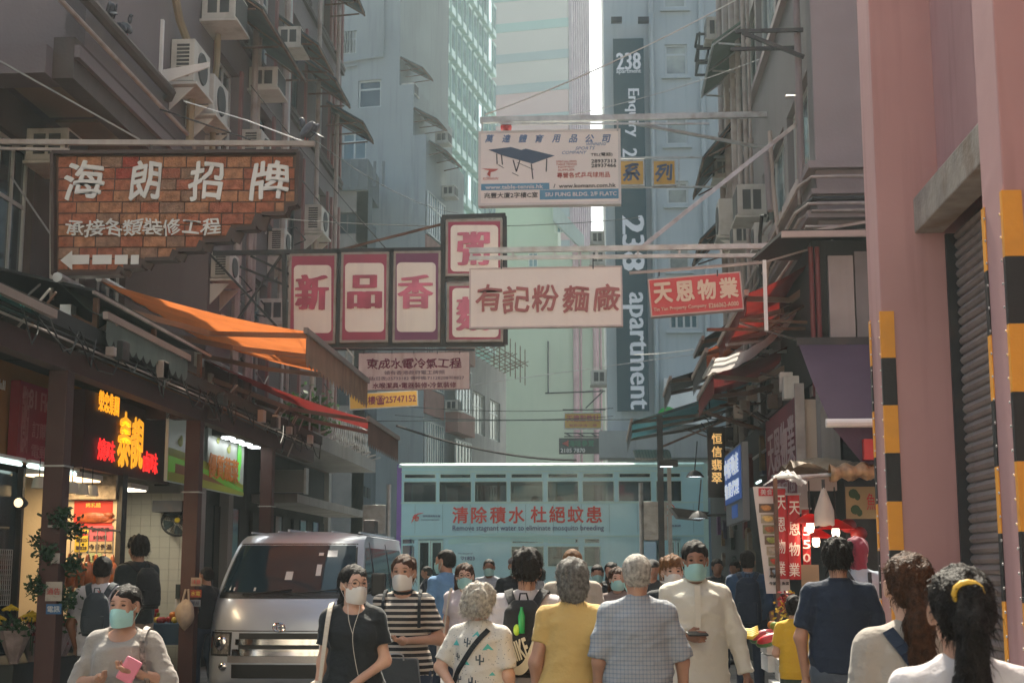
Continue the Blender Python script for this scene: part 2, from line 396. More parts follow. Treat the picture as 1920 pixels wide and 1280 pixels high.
# lower blocks on that side of the far street
M_conc = MK('concrete', (.26,.26,.25), .9, var=.15, scale=.8, streak=.5, dcol=(.12,.12,.12))
g = thing('low_building', 'low grey concrete building with gridded window above the tram roof', 'building', Bk @ Vector((-3,9,0)))
s2 = Bk @ T((0,6.0,0)) @ Rz(math.pi/2)
hl = [(1.2,.2+z,2.2,1.7) for z in (3.8,6.9)] + [(4.2,.2+z,2.0,1.7) for z in (3.8,6.9)]
wallh('wall', M_conc, s2, 7.4, 10.3, hl, .3, g)
MB().box(-6,-.31,6.0,13.4,0,10.3).build('block', M_conc, g, world=Bk)
for h_ in hl: window(g, s2 @ T((h_[0],0,h_[1])), h_[2], h_[3], M_frame, M_glassc, 4, 2)
b = MB()
for i in range(9): b.bar((.2+i*.8,-.05,10.2),(.2+i*.8,-1.2,10.5+.1*(i%3)),.03)
for i in range(5): b.bar((-.2,-.2-i*.22,10.3+i*.05),(7.0,-.2-i*.22,10.35+i*.05),.03)
for i in range(7): b.bar((.3+i,-1.1,9.6),(.3+i,-1.1,11.2),.035)
b.build('scaffold_pole', M_rust, g, world=s2)
M_brown = MK('brown_render', (.21,.19,.17), .9, var=.15, streak=.5, dcol=(.1,.09,.08))
g = thing('annex_building', 'stepped brown and slate low block in front of the grey wall', 'building', (-8, 47, 0))
fr = T((-11, 47.2, 0)); x1 = fp(fr, 690, 400)[0]; ztop = fp(fr, 690, 300)[1]
hl = [rect(fr,632,398,668,438), rect(fr,632,560,668,620), rect(fr,632,700,668,760), rect(fr,632,470,668,520)]
wallh('wall', M_brown, fr, x1, ztop-1.1, hl, .25, g)
for h_ in hl: window(g, fr @ T((h_[0],0,h_[1])), h_[2], h_[3], M_dark, M_glassd, 2, 1)
M_slate = MK('slate_cladding', (.12,.14,.15), .7, var=.15, streak=.3)
b = MB(); b.box(0,x1,-.15,2.4,ztop-1.1,ztop); b.build('cornice', M_slate, g, world=fr)
b = MB()
for i in range(13): b.box(.1+i*.3,.2+i*.3,-.19,-.151,ztop-1.0,ztop-.1)
b.build('cornice_rib', M_slate, g, world=fr)
sd_ = fr @ T((x1,0,0)) @ Rz(math.pi/2)
for k, (dy, dz) in enumerate(((0,0),(.9,.9),(1.7,2.0))):
    b = MB(); b.box(dy+.001 if k else 0,dy+.9,0,.4,0,ztop-1.12-dz); b.build('side_wall', M_slate, g, world=sd_)
for z in (4,6.5,9,11.4):
    for dx in (.1,.75): MB().box(dx,dx+.5,-.03,-.001,z,z+.35).build('louvre', M_dark, g, world=sd_)
# green bay-window tower
g = thing('green_tower', 'tall green tiled residential tower with rows of boxed bay windows', 'tower', (-10, 82, 0))
G = T((-9.0, 78, 0)) @ Rz(math.radians(-9))
MB().box(-8,0,0,13.6,0,52).build('wall', M_teal, g, world=G)
MB().box(-8,-.02,-.12,-.003,0,52).build('front_wall', M_cream, g, world=G)
bm_ = MB(); bm_.box(0,.46,.1,1.0,.0,.35); bm_.box(0,.44,.14,.96,.35,2.05); bm_.box(0,.47,.09,1.01,2.05,2.17)
me_b = new_mesh(bm_.v, bm_.f, [M_teal2], name='bay_window')
pn = MB(); pn.box(.441,.452,.2,.9,.5,2.0); me_p = new_mesh(pn.v, pn.f, [MK('matt_glass', (.10,.17,.17), .6, var=.4, bump=.02, bscale=1.5, spec=.05)], name='pane')
sp_ = MB(); sp_.box(.0,.03,1.06,1.28,.5,2.0); me_s = new_mesh(sp_.v, sp_.f, [MK('matt_glass',(0,0,0))], name='side_window'); me_p2 = new_mesh(pn.v, pn.f, [MK('mirror_glass', (.5,.6,.6), .06, .6, var=.1, bump=.02, bscale=1.5)], name='pane')
for k in range(5, 16):
    for j in range(10):
        M_ = G @ T((0, .1+j*1.335, 1.8+k*2.69)); o = put('bay_window', me_b, M_, g); put('pane', me_p2 if random.random() < .06+.03*max(0,k-9)+.02*j*(k > 10) else me_p, M_, o); put('side_window', me_s, M_, g)
bf = MB(); bf.box(-1.5,-.62,-.5,-.125,.0,2.1); me_f = new_mesh(bf.v, bf.f, [M_grey], name='front_bay')
pf = MB(); pf.box(-1.4,-.72,-.515,-.502,.4,1.95); me_f2 = new_mesh(pf.v, pf.f, [M_glassb], name='pane')
for k in range(5, 14): o = put('front_bay', me_f, G @ T((0,0,1.8+k*2.69)), g); put('pane', me_f2, G @ T((0,0,1.8+k*2.69)), o)
# pink banded tower
M_pk = MK('pink_render', (.50,.33,.33), .9, var=.05, scale=.1); M_bg = MK('beige_render', (.45,.40,.385), .9, var=.05, scale=.1)
M_band = MK('band_render', (.27,.31,.33), .7, var=.08, scale=.2); M_bandg = MK('band_green', (.26,.36,.35), .7, var=.08, scale=.2)
g = thing('banded_tower', 'tall pink and beige tower with dark horizontal bands at the end of the street', 'tower', (-7, 118, 0))
P = T((-2.16, 115, 0)) @ Rz(math.radians(-11))
z = 23.0; k = 0
MB().box(-16,0,0,8.2,0,z).build('wall', M_pk, g, world=P)
while z < 54:
    m = M_pk if z < 42 else M_bg
    MB().box(-16,0,0,8.2,z,z+1.97).build('wall', m, g, world=P)
    o = MB().box(-16,.04,-.05,8.2,z+1.971,z+2.759).build('band', M_bandg if z > 43 else M_band, g, world=P)
    z += 2.76
b = MB()
for i in range(9): b.box(.041,.34,.1+i*.92,.5+i*.92,0,56)
b.build('rib', MK('violet_rib', (.36,.27,.31), .8, var=.1), g, world=P)
b = MB()
for i in range(8): b.box(.041,.1,.52+i*.92,1.0+i*.92,0,56)
b.build('rib_glazing', MK('blue_rib', (.2,.28,.36), .4, var=.1), g, world=P)
# pale green building
M_pg = MK('pale_green_render', (.36,.40,.325), .9, var=.06, scale=.3, streak=.2, dcol=(.25,.3,.25))
g = thing('pale_green_building', 'plain pale green building with pink drain pipes below the banded tower', 'building', (-4, 100, 0))
Q = T((-9, 100, 0)); xr = fp(Q, 1046, 500)[0]; zt = fp(Q, 1000, 378)[1]; xr2 = fp(Q, 1132, 500)[0]; zt2 = fp(Q, 1100, 462)[1]
hl = [rect(Q, 991, 474, 1008, 500)]
wallh('wall', M_pg, Q, xr, zt, hl, .3, g); window(g, Q @ T((hl[0][0],0,hl[0][1])), hl[0][2], hl[0][3], M_frame, M_glassb, 2, 1)
MB().box(0,xr,.31,9,0,zt).build('block', M_pg, g, world=Q)
MB().box(xr+.003,xr2,0,9,0,zt2).build('wing', M_pg, g, world=Q)
b = MB(); b.prism([(xr-.3,-.8,zt-.2),(xr+1.9,-.8,zt2+.6),(xr+1.9,-.8,zt2-.5),(xr-.3,-.8,zt-1.6)], (0,.78,0)); b.build('stair_parapet', M_grey, g, world=Q)
xa, za = fp(Q,1024,425); xb, zb = fp(Q,1052,395)
for r_ in (rect(Q,1040,420,1062,436),): window(g, Q @ T((r_[0],-.1,r_[1])), r_[2], r_[3], M_frame, M_glassb, 2, 1)
for u in (1080, 1117):
    x = fp(Q,u,600)[0]; b = MB(); b.tube([(x,-.15,0),(x,-.15,zt2+.1)], .22, 8); b.tube([(x+.35,-.1,0),(x+.35,-.1,zt2)], .07, 6)
    b.build('drain_pipe', MK('pink_pipe', (.4,.24,.27), .7, var=.15), g, world=Q)
b = MB(); pts = [fp(Q,1028,640), fp(Q,1028,737), fp(Q,1095,735), fp(Q,1130,731)]
b.tube([(x,-.12,z) for x, z in pts], .06, 6); b.build('conduit', M_dark, g, world=Q)
for i in range(4): x, z = fp(Q, 1108+i*3, 470+i*45); MB().box(x,x+.7,-.7,-.1,z,z+.7).build('balcony_cage', M_dark, g, world=Q)
# 238 building
M_bl = MK('pale_blue_render', (.40,.44,.45), .9, var=.06, scale=.5, streak=.35, dcol=(.2,.25,.27))
g = thing('serviced_apartment_building', 'pale blue-grey apartment building behind the tall dark vertical banner', 'building', (3, 50, 0))
Q = T((.36, 48, 0))
rr = [rect(Q,1246,84,1289,140), rect(Q,1248,212,1290,270), rect(Q,1250,340,1291,382), rect(Q,1253,462,1294,505), rect(Q,1255,588,1310,616), rect(Q,1243,-44,1287,14),
      rect(Q,1345,84,1385,140), rect(Q,1345,212,1385,270)]
wallh('wall', M_bl, Q, 14, 42, rr, .3, g)
MB().box(0,14,.31,14,0,42).build('block', M_bl, g, world=Q)
for i, r_ in enumerate(rr):
    window(g, Q @ T((r_[0],0,r_[1])), r_[2], r_[3], M_frame, M_glassc if i != 4 else M_glassb, 1 if i != 4 else 4, 2 if i != 4 else 1, .07)
    b = MB(); b.box(r_[0]-.12,r_[0]+r_[2]+.12,-.12,-.002,r_[1]-.16,r_[1]-.04); b.build('sill', M_bl, g, world=Q)
for u in (1226, 1322):
    x = fp(Q,u,400)[0]; b = MB(); b.tube([(x,-.1,4),(x,-.1,42)], .09); b.build('drain_pipe', M_bl, g, world=Q)
xq, zq = fp(Q, 1200, 812)
b = MB(); b.box(-.3,6,-1.0,-.01,zq-.9,zq); b.build('shop_fascia', M_conc, g, world=Q)
b = MB(); b.box(1.9,3.6,-.5,-.02,zq+.25,zq+1.8); b.build('shop_canopy', M_white, g, world=Q)
b = MB(); b.lathe([(0,0),(.34,.0)],(2.0,-.52,zq+.5),14,'y'); b.build('canopy_disc', MK('leaf_green',(.05,.4,.08),.6,var=.1), g, world=Q)
for x, u in ((-.05,1155),(.0,1205)):
    xx, zz = fp(Q,u,48); b = MB(); b.bar((xx,-.5,zz),(xx,0,zz+.15),.05); b.box(xx-.18,xx+.2,-.66,-.45,zz-.12,zz+.06); b.build('floodlight', M_dark, g, world=Q)
sd2 = Q @ Rz(-math.pi/2)   # the side facing the far street
for i in range(6):
    p = Q @ Vector((0, 2+i*1.5, 8+i*1.6+(i%2)*3)); ac_unit(T(p) @ Rz(-math.pi/2), .7,.55,.5, label=['lowest','second lowest','third lowest','third highest','second highest','highest'][i]+' air conditioner on the narrow side of the blue-grey apartment building', group='air conditioners on the blue-grey building side')
# banner
g = thing('banner_sign', 'tall dark vertical banner reading 238 apartment on the blue-grey building', 'banner', Q @ Vector((.7,-.3,7)))
xa, z1 = fp(Q,1149,80); xb, _ = fp(Q,1206,80); _, z0 = fp(Q,1190,772)
M_ban = MK('banner_fabric', (.045,.085,.1), .7, var=.1, scale=1, bump=.1)
b = MB(); b.box(xa,xb,-.35,-.25,z0,z1)
for i in range(14): x = xa+(xb-xa)*(i+.5)/14; b.box(x-.012,x+.012,-.362,-.3505,z0,z1)
b.build('panel', M_ban, g, world=Q)
M_bt = MK('banner_print', (.72,.72,.74), .7, var=.05, bump=0)
xm = (xa+xb)/2
def bz(v): return fp(Q,1180,v)[1]
lettering('238', g, Q @ T((xm,-.365,bz(122))), M_bt, .86, .62, serif=.035)
lettering('apartment', g, Q @ T((xm,-.365,bz(142))), M_bt, .86, .17, serif=.02)
def down(M): return M @ Matrix.Rotation(math.pi/2, 4, 'Y')
lettering('Enquiry', g, down(Q @ T((xm+.1,-.365,bz(218)))), M_bt, 1.75, .5, serif=.03)
lettering('2160', g, down(Q @ T((xm+.0,-.365,bz(318)))), M_bt, 1.3, .5, serif=.03)
lettering('238', g, down(Q @ T((xm+.08,-.365,bz(460)))), M_bt, 1.95, .75, serif=.045)
lettering('apartment', g, down(Q @ T((xm+.08,-.365,bz(660)))), M_bt, 4.0, .78, serif=.03)
# ---------------------------------------------------------------- left tenement
M_mv = MK('mauve_render', (.165,.135,.138), .88, var=.12, scale=.6, streak=.6, dcol=(.15,.12,.125), dirt=.45, dscale=.4, bump=.25)
M_pkr = MK('salmon_paint', (.23,.115,.11), .85, var=.12, streak=.4, dcol=(.2,.13,.12))
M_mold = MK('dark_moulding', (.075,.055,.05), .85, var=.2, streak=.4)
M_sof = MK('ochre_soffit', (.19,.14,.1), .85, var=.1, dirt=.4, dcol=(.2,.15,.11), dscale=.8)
g = thing('tenement_building', 'mauve rendered tenement with overhanging upper floors, window canopies and pipes, left of the street', 'building', (-7, 24, 0))
ML = T((-6, 15.7, 0)) @ Rz(math.pi/2)
cols_ = [(.6,1.5),(3.0,1.5),(5.6,1.5),(8.3,1.25),(10.9,1.4),(13.7,1.2),(15.5,.8)]
hu = [(x, z, w_, 1.95) for z in (7.9, 10.7, 13.5, 16.3) for x, w_ in cols_ if not (z < 8 and x < 4)]
hu_low = [(x, 4.7, w_, 2.0) for x, w_ in cols_ if x > 6]
wallh('wall', M_mv, ML, 16.5, 12.3, hu, .25, g, z0=7.7)
wallh('wall', M_mv, ML @ T((5.8,0,0)), 10.7, 3.95, [(x-5.8, z, w_, h) for x, z, w_, h in hu_low], .25, g, z0=3.745)
for x, z, w_, h in hu + hu_low:
    M_ = ML @ T((x, 0, z))
    window(g, M_, w_, h, M_frame if (x*7+z) % 3 > 1 else M_dark, M_glassb if (x*3+z) % 2 > .8 else M_glassd, 3 if w_ > 1.3 else 2, 2, .045, inset=.14)
    MB().box(x-.12,x-.001,-.05,-.001,z-.1,z+h+.1).build('window_jamb', M_pkr, g, world=ML); MB().box(x+w_+.001,x+w_+.12,-.05,-.001,z-.1,z+h+.1).build('window_jamb', M_pkr, g, world=ML)
    b = MB(); b.box(x-.2,x+w_+.2,-.09,-.001,z-.18,z-.101); b.build('sill', M_mold, g, world=ML)
for z in (10.42, 13.22):
    MB().box(0,16.5,-.07,-.001,z,z+.09).build('string_course', M_mold, g, world=ML)
MB().box(-9,0,0,.25,7.55,20).build('end_wall', M_mv, g, world=T((-6.001,15.7,0)))
MB().box(-9,-.02,.251,16.5,19.9,20).build('roof', M_conc, g, world=T((-6,15.7,0)))
MB().box(-.25,0,0,6,7.2,7.699).build('edge_beam', M_mold, g, world=T((-6,15.4,0)))
MB().box(0,.06,0,6,7.45,7.6).build('moulding', M_mv, g, world=T((-5.998,15.4,0)))
MB().box(-4,0,0,.5,7.2,7.548).build('end_beam', M_mv, g, world=T((-6.251,15.2,0)))
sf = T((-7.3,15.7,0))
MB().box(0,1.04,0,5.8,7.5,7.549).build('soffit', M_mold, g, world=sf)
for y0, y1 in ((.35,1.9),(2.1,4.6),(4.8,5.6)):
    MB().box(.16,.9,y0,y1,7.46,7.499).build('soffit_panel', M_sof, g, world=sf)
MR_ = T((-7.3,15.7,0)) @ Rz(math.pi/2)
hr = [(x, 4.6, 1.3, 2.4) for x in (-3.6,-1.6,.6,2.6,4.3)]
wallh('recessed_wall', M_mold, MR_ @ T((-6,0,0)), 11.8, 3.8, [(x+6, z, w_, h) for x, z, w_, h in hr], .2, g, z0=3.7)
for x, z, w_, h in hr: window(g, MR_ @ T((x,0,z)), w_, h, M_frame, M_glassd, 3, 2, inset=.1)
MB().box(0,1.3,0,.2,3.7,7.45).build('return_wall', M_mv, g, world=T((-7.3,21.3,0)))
# pipes on the left facade
def pipe(parent, pts, r, m=None, name='pipe'): b = MB(); b.tube(pts, r, 8); return b.build(name, m or M_pipe, parent, smooth=1)
X = -5.86
pipe(g, [V(-5.85,12,8.12), V(-5.85,18.6,8.12), V(-5.95,18.8,8.12)], .075, M_mold)
pipe(g, [V(-5.88,13,7.82), V(-5.88,19.9,7.82), V(-5.9,20.0,7.6)], .03)
pipe(g, [V(X,18.6,12), V(X,18.6,9.6), V(X,18.9,9.3), V(X,19.4,9.1),V(X,19.6,8.8),V(X,19.6,7.7)], .06, MK('yellow_pipe',(.26,.2,.12),.6,var=.15,dirt=.3))
pipe(g, [V(X,20.9,13), V(X,20.9,9.4), V(X,20.8,9.0), V(X,20.8,7.6)], .05, MK('yellow_pipe',(0,0,0)))
for y, r, z0 in ((23.3,.06,4),(23.6,.04,4),(25.7,.06,6.5),(26.0,.03,3.8),(28.8,.05,5),(31.0,.05,4.2)):
    pipe(g, [V(X,y,z0), V(X,y,18)], r, M_pipe if y != 26.0 else M_frame)
pipe(g, [V(X,22.5,3.8), V(X,22.5,7.6)], .07); pipe(g, [V(X,26.4,3.8), V(X,26.4,7.5), V(X,26.9,7.7), V(X,27.6,7.2)], .05)
pipe(g, [V(X,23.4,8.9), V(X+.12,23.5,8.1), V(X+.1,23.8,7.5)], .02, MK('yellow_hose',(.45,.42,.1),.6,var=.1)); pipe(g, [V(X,23.35,9.0), V(X+.15,23.6,8.3), V(X+.1,24.0,7.4)], .015, M_frame)
for y, z in ((22.0,6.2),(26.1,8.0),(28.3,6.0)):
    pipe(g, [V(-5.95,y,z),V(-5.7,y+.1,z+.05),V(-5.6,y+.5,z-.1),V(-5.9,y+.9,z-.1)], .012, M_cable, 'loose_cable')
rr_ = random.Random(9)
for i in range(12):
    y = 21.6+rr_.random()*9.5; z = 4.4+rr_.random()*2.8; L = .5+rr_.random()*1.6
    pipe(g, [V(-5.9,y,z), V(-5.86,y+L*.5,z-.08-.1*rr_.random()), V(-5.9,y+L,z+.05)], .012+.01*rr_.random(), M_cable if i % 2 else M_pipe, 'wall_cable')
# window canopies: (u, v) of near outer corner and far outer corner on X
for (y0, y1, z, d, dr) in ((21.2,24.6,10.95,.75,.55),(25.4,27.0,12.0,.8,.6),(27.5,29.2,12.0,.75,.55),(30.3,31.8,11.95,.85,.5),(29.2,30.6,14.6,.8,.5)):
    canopy(T((-6,y0,z)) @ Rz(math.pi/2), y1-y0, d, dr, g, ribs=3)
def acL(u, v, X0=-6, **k):
    p = PX(u, v, X0); return ac_unit(T((X0+.02, p.y, p.z)) @ Rz(math.pi/2), **k)
acL(375, 35, w_=.75, d=.52, h=.5, label='large boxy air conditioner at the top edge above the two outdoor units', group='window air conditioners on the left tenement')
acL(464, 165, w_=.65, d=.5, h=.38, label='window air conditioner below the biggest dark canopy on the mauve tenement', group='window air conditioners on the left tenement')
acL(516, 86, w_=.65, d=.46, h=.38, label='window air conditioner tucked under the upper dark canopy on the mauve tenement', group='window air conditioners on the left tenement')
acL(483, 603, w_=.7, d=.48, h=.42, label='air conditioner behind the crossed bracing left of the first white and pink sign', group='window air conditioners on the left tenement')
acL(44, 300, X0=-7.3, w_=.7, d=.55, h=.42, label='air conditioner under the ochre overhang behind the brick sign post', group='window air conditioners on the left tenement')
acL(316, 152, w_=.82, d=.34, h=.62, kind='split', label='nearer of the two outdoor units on the white bracket, with ladder grille', group='outdoor units on the left tenement')
p = PX(316,152,-6); ac_unit(T((-5.98, p.y+1.05, p.z-.12)) @ Rz(math.pi/2), .82, .34, .6, kind='split', label='farther of the two outdoor units on the white bracket', group='outdoor units on the left tenement')
acL(447, 296, w_=.75, d=.36, h=.5, kind='split', label='outdoor unit peeping over the top edge of the brick sign', group='outdoor units on the left tenement')
acL(568, 432, w_=.8, d=.36, h=.55, kind='split', label='outdoor unit above the first white and pink sign', group='outdoor units on the left tenement')
acL(392, 520, w_=.6, d=.3, h=.42, kind='split', label='small outdoor unit at the stepped corner of the brick sign', group='outdoor units on the left tenement')
acL(500, 470, w_=.6, d=.3, h=.42, kind='split', label='outdoor unit right of the brick sign above the dark sign beam', group='outdoor units on the left tenement')
# white wall bracket under the near outdoor unit
t = thing('wall_bracket', 'white steel bracket holding up the nearer outdoor unit', 'bracket', (-5.9,19.9,8.2))
p = PX(294,170,-6.02); b = MB(); b.box(-6.02,-5.96,p.y-.02,p.y+.04,8.25,9.15); b.build('upright', M_white, t)
b = MB(); b.prism([(-5.96,p.y,8.42),(-5.3,p.y,8.52),(-5.3,p.y,8.45),(-5.96,p.y,8.22)], (0,.03,0)); b.build('arm', M_white, t)
# ---------------------------------------------------------------- shop canopy, posts, ledges
M_redb = MK('oxide_red_paint', (.055,.02,.018), .6, var=.2, scale=3, dirt=.4, dcol=(.05,.03,.025), dscale=3, bump=.1)
M_dkroof = MK('dark_roofing', (.016,.017,.017), .8, var=.3, dirt=.4, dcol=(.04,.03,.025))
t = thing('shop_canopy', 'dark sheet canopy over the left shops carried on oxide red posts', 'canopy', (-5.8,16,3.7))
for y in (9.2, 11.65, 14.1, 16.55, 19.0, 21.45):
    MB().box(-7.28,-4.72,y,y+2.42,3.72,3.8).build('roof_panel', M_dkroof, t)
b = MB(); b.box(-4.719,-4.68,9,24,3.7,3.84); b.build('fascia', M_dkroof, t)
b = MB(); b.box(-4.98,-4.82,9,24,3.4,3.6); b.build('edge_beam', M_redb, t)
for y in (12.7, 17.1, 21.0):
    b = MB(); b.box(-5.0,-4.82,y-.09,y+.09,.13,3.4); b.build('post', M_redb, t, bevel=.008)
    b = MB(); b.box(-5.02,-4.8,y-.11,y+.11,2.52,2.535); b.build('band', M_steel, t)
b = MB(); b.box(-7.2,-4.7,17.3,17.5,3.45,3.7); b.build('cross_beam', M_redb, t)
b = MB(); b.bar((-5.0,14.2,3.62),(-4.9,20.5,3.62),.08,.14); b.build('edge_strip', MK('rust_orange',(.22,.09,.04),.8,var=.2), t)
t2 = thing('ledge', 'concrete ledge over the dark shopfronts beyond the awnings, plants on top', 'ledge', (-5.4,28,3.7))
MB().box(-6,-4.95,24.5,31.6,3.74,4.0).build('slab', M_conc, t2)
b = MB()
for i in range(10): b.bar((-4.9,24.7+i*.68,3.97),(-4.72,24.7+i*.68,4.02),.03)
b.build('bracket', M_steel, t2); t2.children[-1]['kind'] = 'stuff'
MB().box(-6,-5.2,24.5,31.6,2.75,2.9).build('lower_slab', M_conc, t2)
for i in range(7):
    b = MB(); b.tube([V(-5.05,24.7+i*.9,4.0), V(-5.05,24.7+i*.9,4.75)], .018, 6); b.build('rail_post', M_steel, t2)
b = MB()
for i in range(22): b.bar((-5.02,26.2+i*.22,4.02),(-5.02,26.5+i*.22,4.6),.012); b.bar((-5.02,26.5+i*.22,4.02),(-5.02,26.2+i*.22,4.6),.012)
o = b.build('lattice', M_steel, t2); o['kind'] = 'stuff'
def leaves(name, c, r, n, size, m, parent=None, seed=1, hang=0):
    rn = random.Random(seed); b = MB()
    for i in range(n):
        p = Vector((rn.gauss(0,.45)*r[0], rn.gauss(0,.45)*r[1], rn.gauss(0,.45)*r[2])) + Vector(c)
        d = Vector((rn.uniform(-1,1), rn.uniform(-1,1), rn.uniform(-.6,1)-hang)).normalized()*size*rn.uniform(.6,1.3)
        s_ = d.cross(Vector((rn.uniform(-1,1),rn.uniform(-1,1),rn.uniform(-1,1)))).normalized()*size*.3
        b.add([p, p+d*.5+s_, p+d, p+d*.5-s_], [(0,1,2,3)])
    return b.build(name, m, parent)
M_leaf = MK('leaf', (.05,.11,.03), .6, var=.4, scale=6, trans=.35, bump=0)
M_leafd = MK('leaf_dark', (.02,.06,.025), .5, var=.4, scale=8, trans=.2, bump=0)
t = thing('potted_shrub', 'leafy green shrub on the ledge beyond the red awning', 'plant', (-5.3,26,4.0))
leaves('foliage', (-5.3,25.9,4.4), (.35,.9,.4), 900, .12, M_leaf, t, 3)
b = MB()
for i in range(14): b.tube([V(-5.3,25.4+i*.08,4.05), V(-5.3+random.uniform(-.3,.3),25.2+i*.12,4.5+random.random()*.3)], .008, 4)
b.build('stem', M_leafd, t); t.children[-1]['kind']='stuff'
MB().box(-5.45,-5.12,25.3,26.6,4.001,4.16).build('planter', M_rust, t)
# dark building base behind shops
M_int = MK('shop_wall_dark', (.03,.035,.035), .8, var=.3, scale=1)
t = thing('shopfront', 'dark closed shopfronts behind the van under the ledge', 'shopfront', (-6,27,0))
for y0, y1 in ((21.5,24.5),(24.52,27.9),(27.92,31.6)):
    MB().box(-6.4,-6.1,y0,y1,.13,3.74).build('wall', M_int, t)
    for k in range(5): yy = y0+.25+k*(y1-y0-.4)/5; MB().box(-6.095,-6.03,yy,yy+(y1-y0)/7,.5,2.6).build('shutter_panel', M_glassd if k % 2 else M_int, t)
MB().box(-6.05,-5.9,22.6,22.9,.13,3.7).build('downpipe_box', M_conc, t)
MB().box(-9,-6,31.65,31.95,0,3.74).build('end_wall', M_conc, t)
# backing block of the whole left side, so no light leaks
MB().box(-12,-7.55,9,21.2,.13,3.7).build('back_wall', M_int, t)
t = thing('lightbox_sign', 'blank grey lightbox sign jutting out beyond the third red post', 'sign', (-5.2,24,3))
b = MB(); b.box(-5.75,-4.98,24.0,24.16,2.9,3.28); b.build('box', MK('grey_acrylic',(.17,.18,.17),.4,var=.15), t, bevel=.01)
b = MB(); b.box(-4.977,-4.94,23.97,24.19,2.87,3.31); b.build('frame', M_steel, t)
# ---------------------------------------------------------------- retractable awnings
M_awarm = MK('awning_arm', (.26,.2,.17), .5, var=.1, dirt=.4)
def cloth_fn(a, b_, c, d, sag=.06, n=1):
    a, b_, c, d = map(Vector, (a, b_, c, d))
    def f(s, t_):
        p = (a*(1-s)+b_*s)*(1-t_) + (d*(1-s)+c*s)*t_
        p.z -= sag*math.sin(math.pi*t_)*(1+.25*math.sin(s*17)) - .01*math.sin(s*40+t_*5)
        return p
    return f
def awning(name, label, Y0, Y1, Xi, zi, Xo, zo, m, side=1, group=None, valance=.25, vm=None, arms=2, nY=14, Mw=None, sag=.06):
    Mw = Mw or Matrix.Identity(4)
    t = thing(name, label, 'awning', Mw @ Vector((Xi, (Y0+Y1)/2, zi)), 0, group)
    b = MB(); b.grid(cloth_fn((Xi,Y0,zi),(Xi,Y1,zi),(Xo,Y1,zo),(Xo,Y0,zo), sag), nY, 8); b.build('fabric', m, t, smooth=2, world=Mw)
    b = MB(); b.tube([V(Xi,Y0-.05,zi+.04),V(Xi,Y1+.05,zi+.04)], .05); b.build('roller', M_steel, t, world=Mw)
    b = MB(); b.bar((Xo,Y0-.04,zo),(Xo,Y1+.04,zo),.05,.07); b.build('front_bar', M_awarm, t, world=Mw)
    if valance:
        b = MB(); n = int((Y1-Y0)/.22)
        for i in range(n):
            y0 = Y0+(Y1-Y0)*i/n; y1 = Y0+(Y1-Y0)*(i+1)/n; e = valance
            pts = [(Xo,y0,zo-.03)]+[(Xo,y0+(y1-y0)*k/6,zo-.03-e-.07*math.sin(math.pi*k/6)) for k in range(7)]+[(Xo,y1,zo-.03)]
            b.add(pts, [tuple(range(9))])
        b.build('valance', vm or m, t, world=Mw)
    for i in range(arms):
        y = Y0+(Y1-Y0)*(i+.5)/arms if arms > 1 else Y0+.3
        y = Y0+.25+(Y1-Y0-.5)*i/max(1,arms-1)
        b = MB(); mid = V((Xi+Xo)/2-.1*side, y+.45*(1 if i == 0 else -1), (zi+zo)/2-.22)
        b.bar((Xi,y,zi-.25), mid, .05,.07); b.bar(mid, (Xo,y,zo-.02), .045,.06); b.build('folding_arm', M_awarm, t, world=Mw)
        b = MB(); b.box(Xi-.05,Xi+.06,y-.07,y+.07,zi-.42,zi-.18); b.build('arm_bracket', M_steel, t, world=Mw)
    return t
M_awarm_ = MK('awning_arm', (.26,.2,.17), .5, var=.1, dirt=.4)
M_or = MK('orange_canvas', (.5,.145,.04), .8, var=.15, scale=2, streak=.5, dcol=(.25,.08,.03), trans=.5, bump=.1, bscale=200)
M_rd = MK('red_canvas', (.22,.022,.02), .8, var=.15, scale=2, streak=.3, trans=.3, bump=.1, bscale=200)
M_val = MK('faded_valance', (.26,.16,.1), .85, var=.25, scale=3, streak=.6, dcol=(.12,.08,.05), trans=.2)
awning('awning', 'long orange awning with scalloped faded edge over the left shops', 16.6, 21.2, -6, 5.05, -3.46, 4.42, M_or, vm=M_val, arms=3, valance=.33)
awning('awning', 'dark red awning beyond the orange one over the left shops', 21.3, 24.6, -6, 4.78, -3.46, 3.86, M_rd, vm=MK('brown_valance',(.14,.07,.05),.85,var=.2,trans=.15), arms=2, valance=.33)
awning('awning', 'folded green-grey awning hanging under the brick sign', 13.0, 15.7, -5.1, 4.3, -4.62, 3.97, MK('greygreen_canvas',(.12,.15,.13),.85,var=.2,streak=.4,trans=.15), vm=MK('greygreen_canvas',(0,0,0)), arms=2, valance=.18)
awning('awning', 'turquoise awning corner at the left edge of the view', 9.9, 11.5, -5.9, 4.05, -4.55, 3.72, MK('turquoise_canvas',(.05,.3,.27),.8,var=.15,trans=.4), vm=MK('turquoise_canvas',(0,0,0)), arms=1, valance=0)
t = thing('roof_sheet', 'dark roof sheet with a shiny edge under the orange awning', 'roof sheet', (-5.2,14.5,4.2))
b = MB(); b.slab((-6.2,13.0,4.55),(-4.75,13.0,4.2),(-4.75,17,4.2),(-6.2,17,4.55),.03); b.build('sheet', M_dkroof, t)
b = MB(); b.bar((-4.74,12.95,4.19),(-4.74,17.05,4.19),.03,.03); b.build('edge', M_pipe, t)
for y in (13.2, 15.0, 16.8):
    b = MB(); b.bar((-4.8,y,3.86),(-4.8,y,4.18),.05); b.bar((-4.8,y,3.9),(-5.8,y+.1,4.35),.04); b.build('strut', M_rust, t)
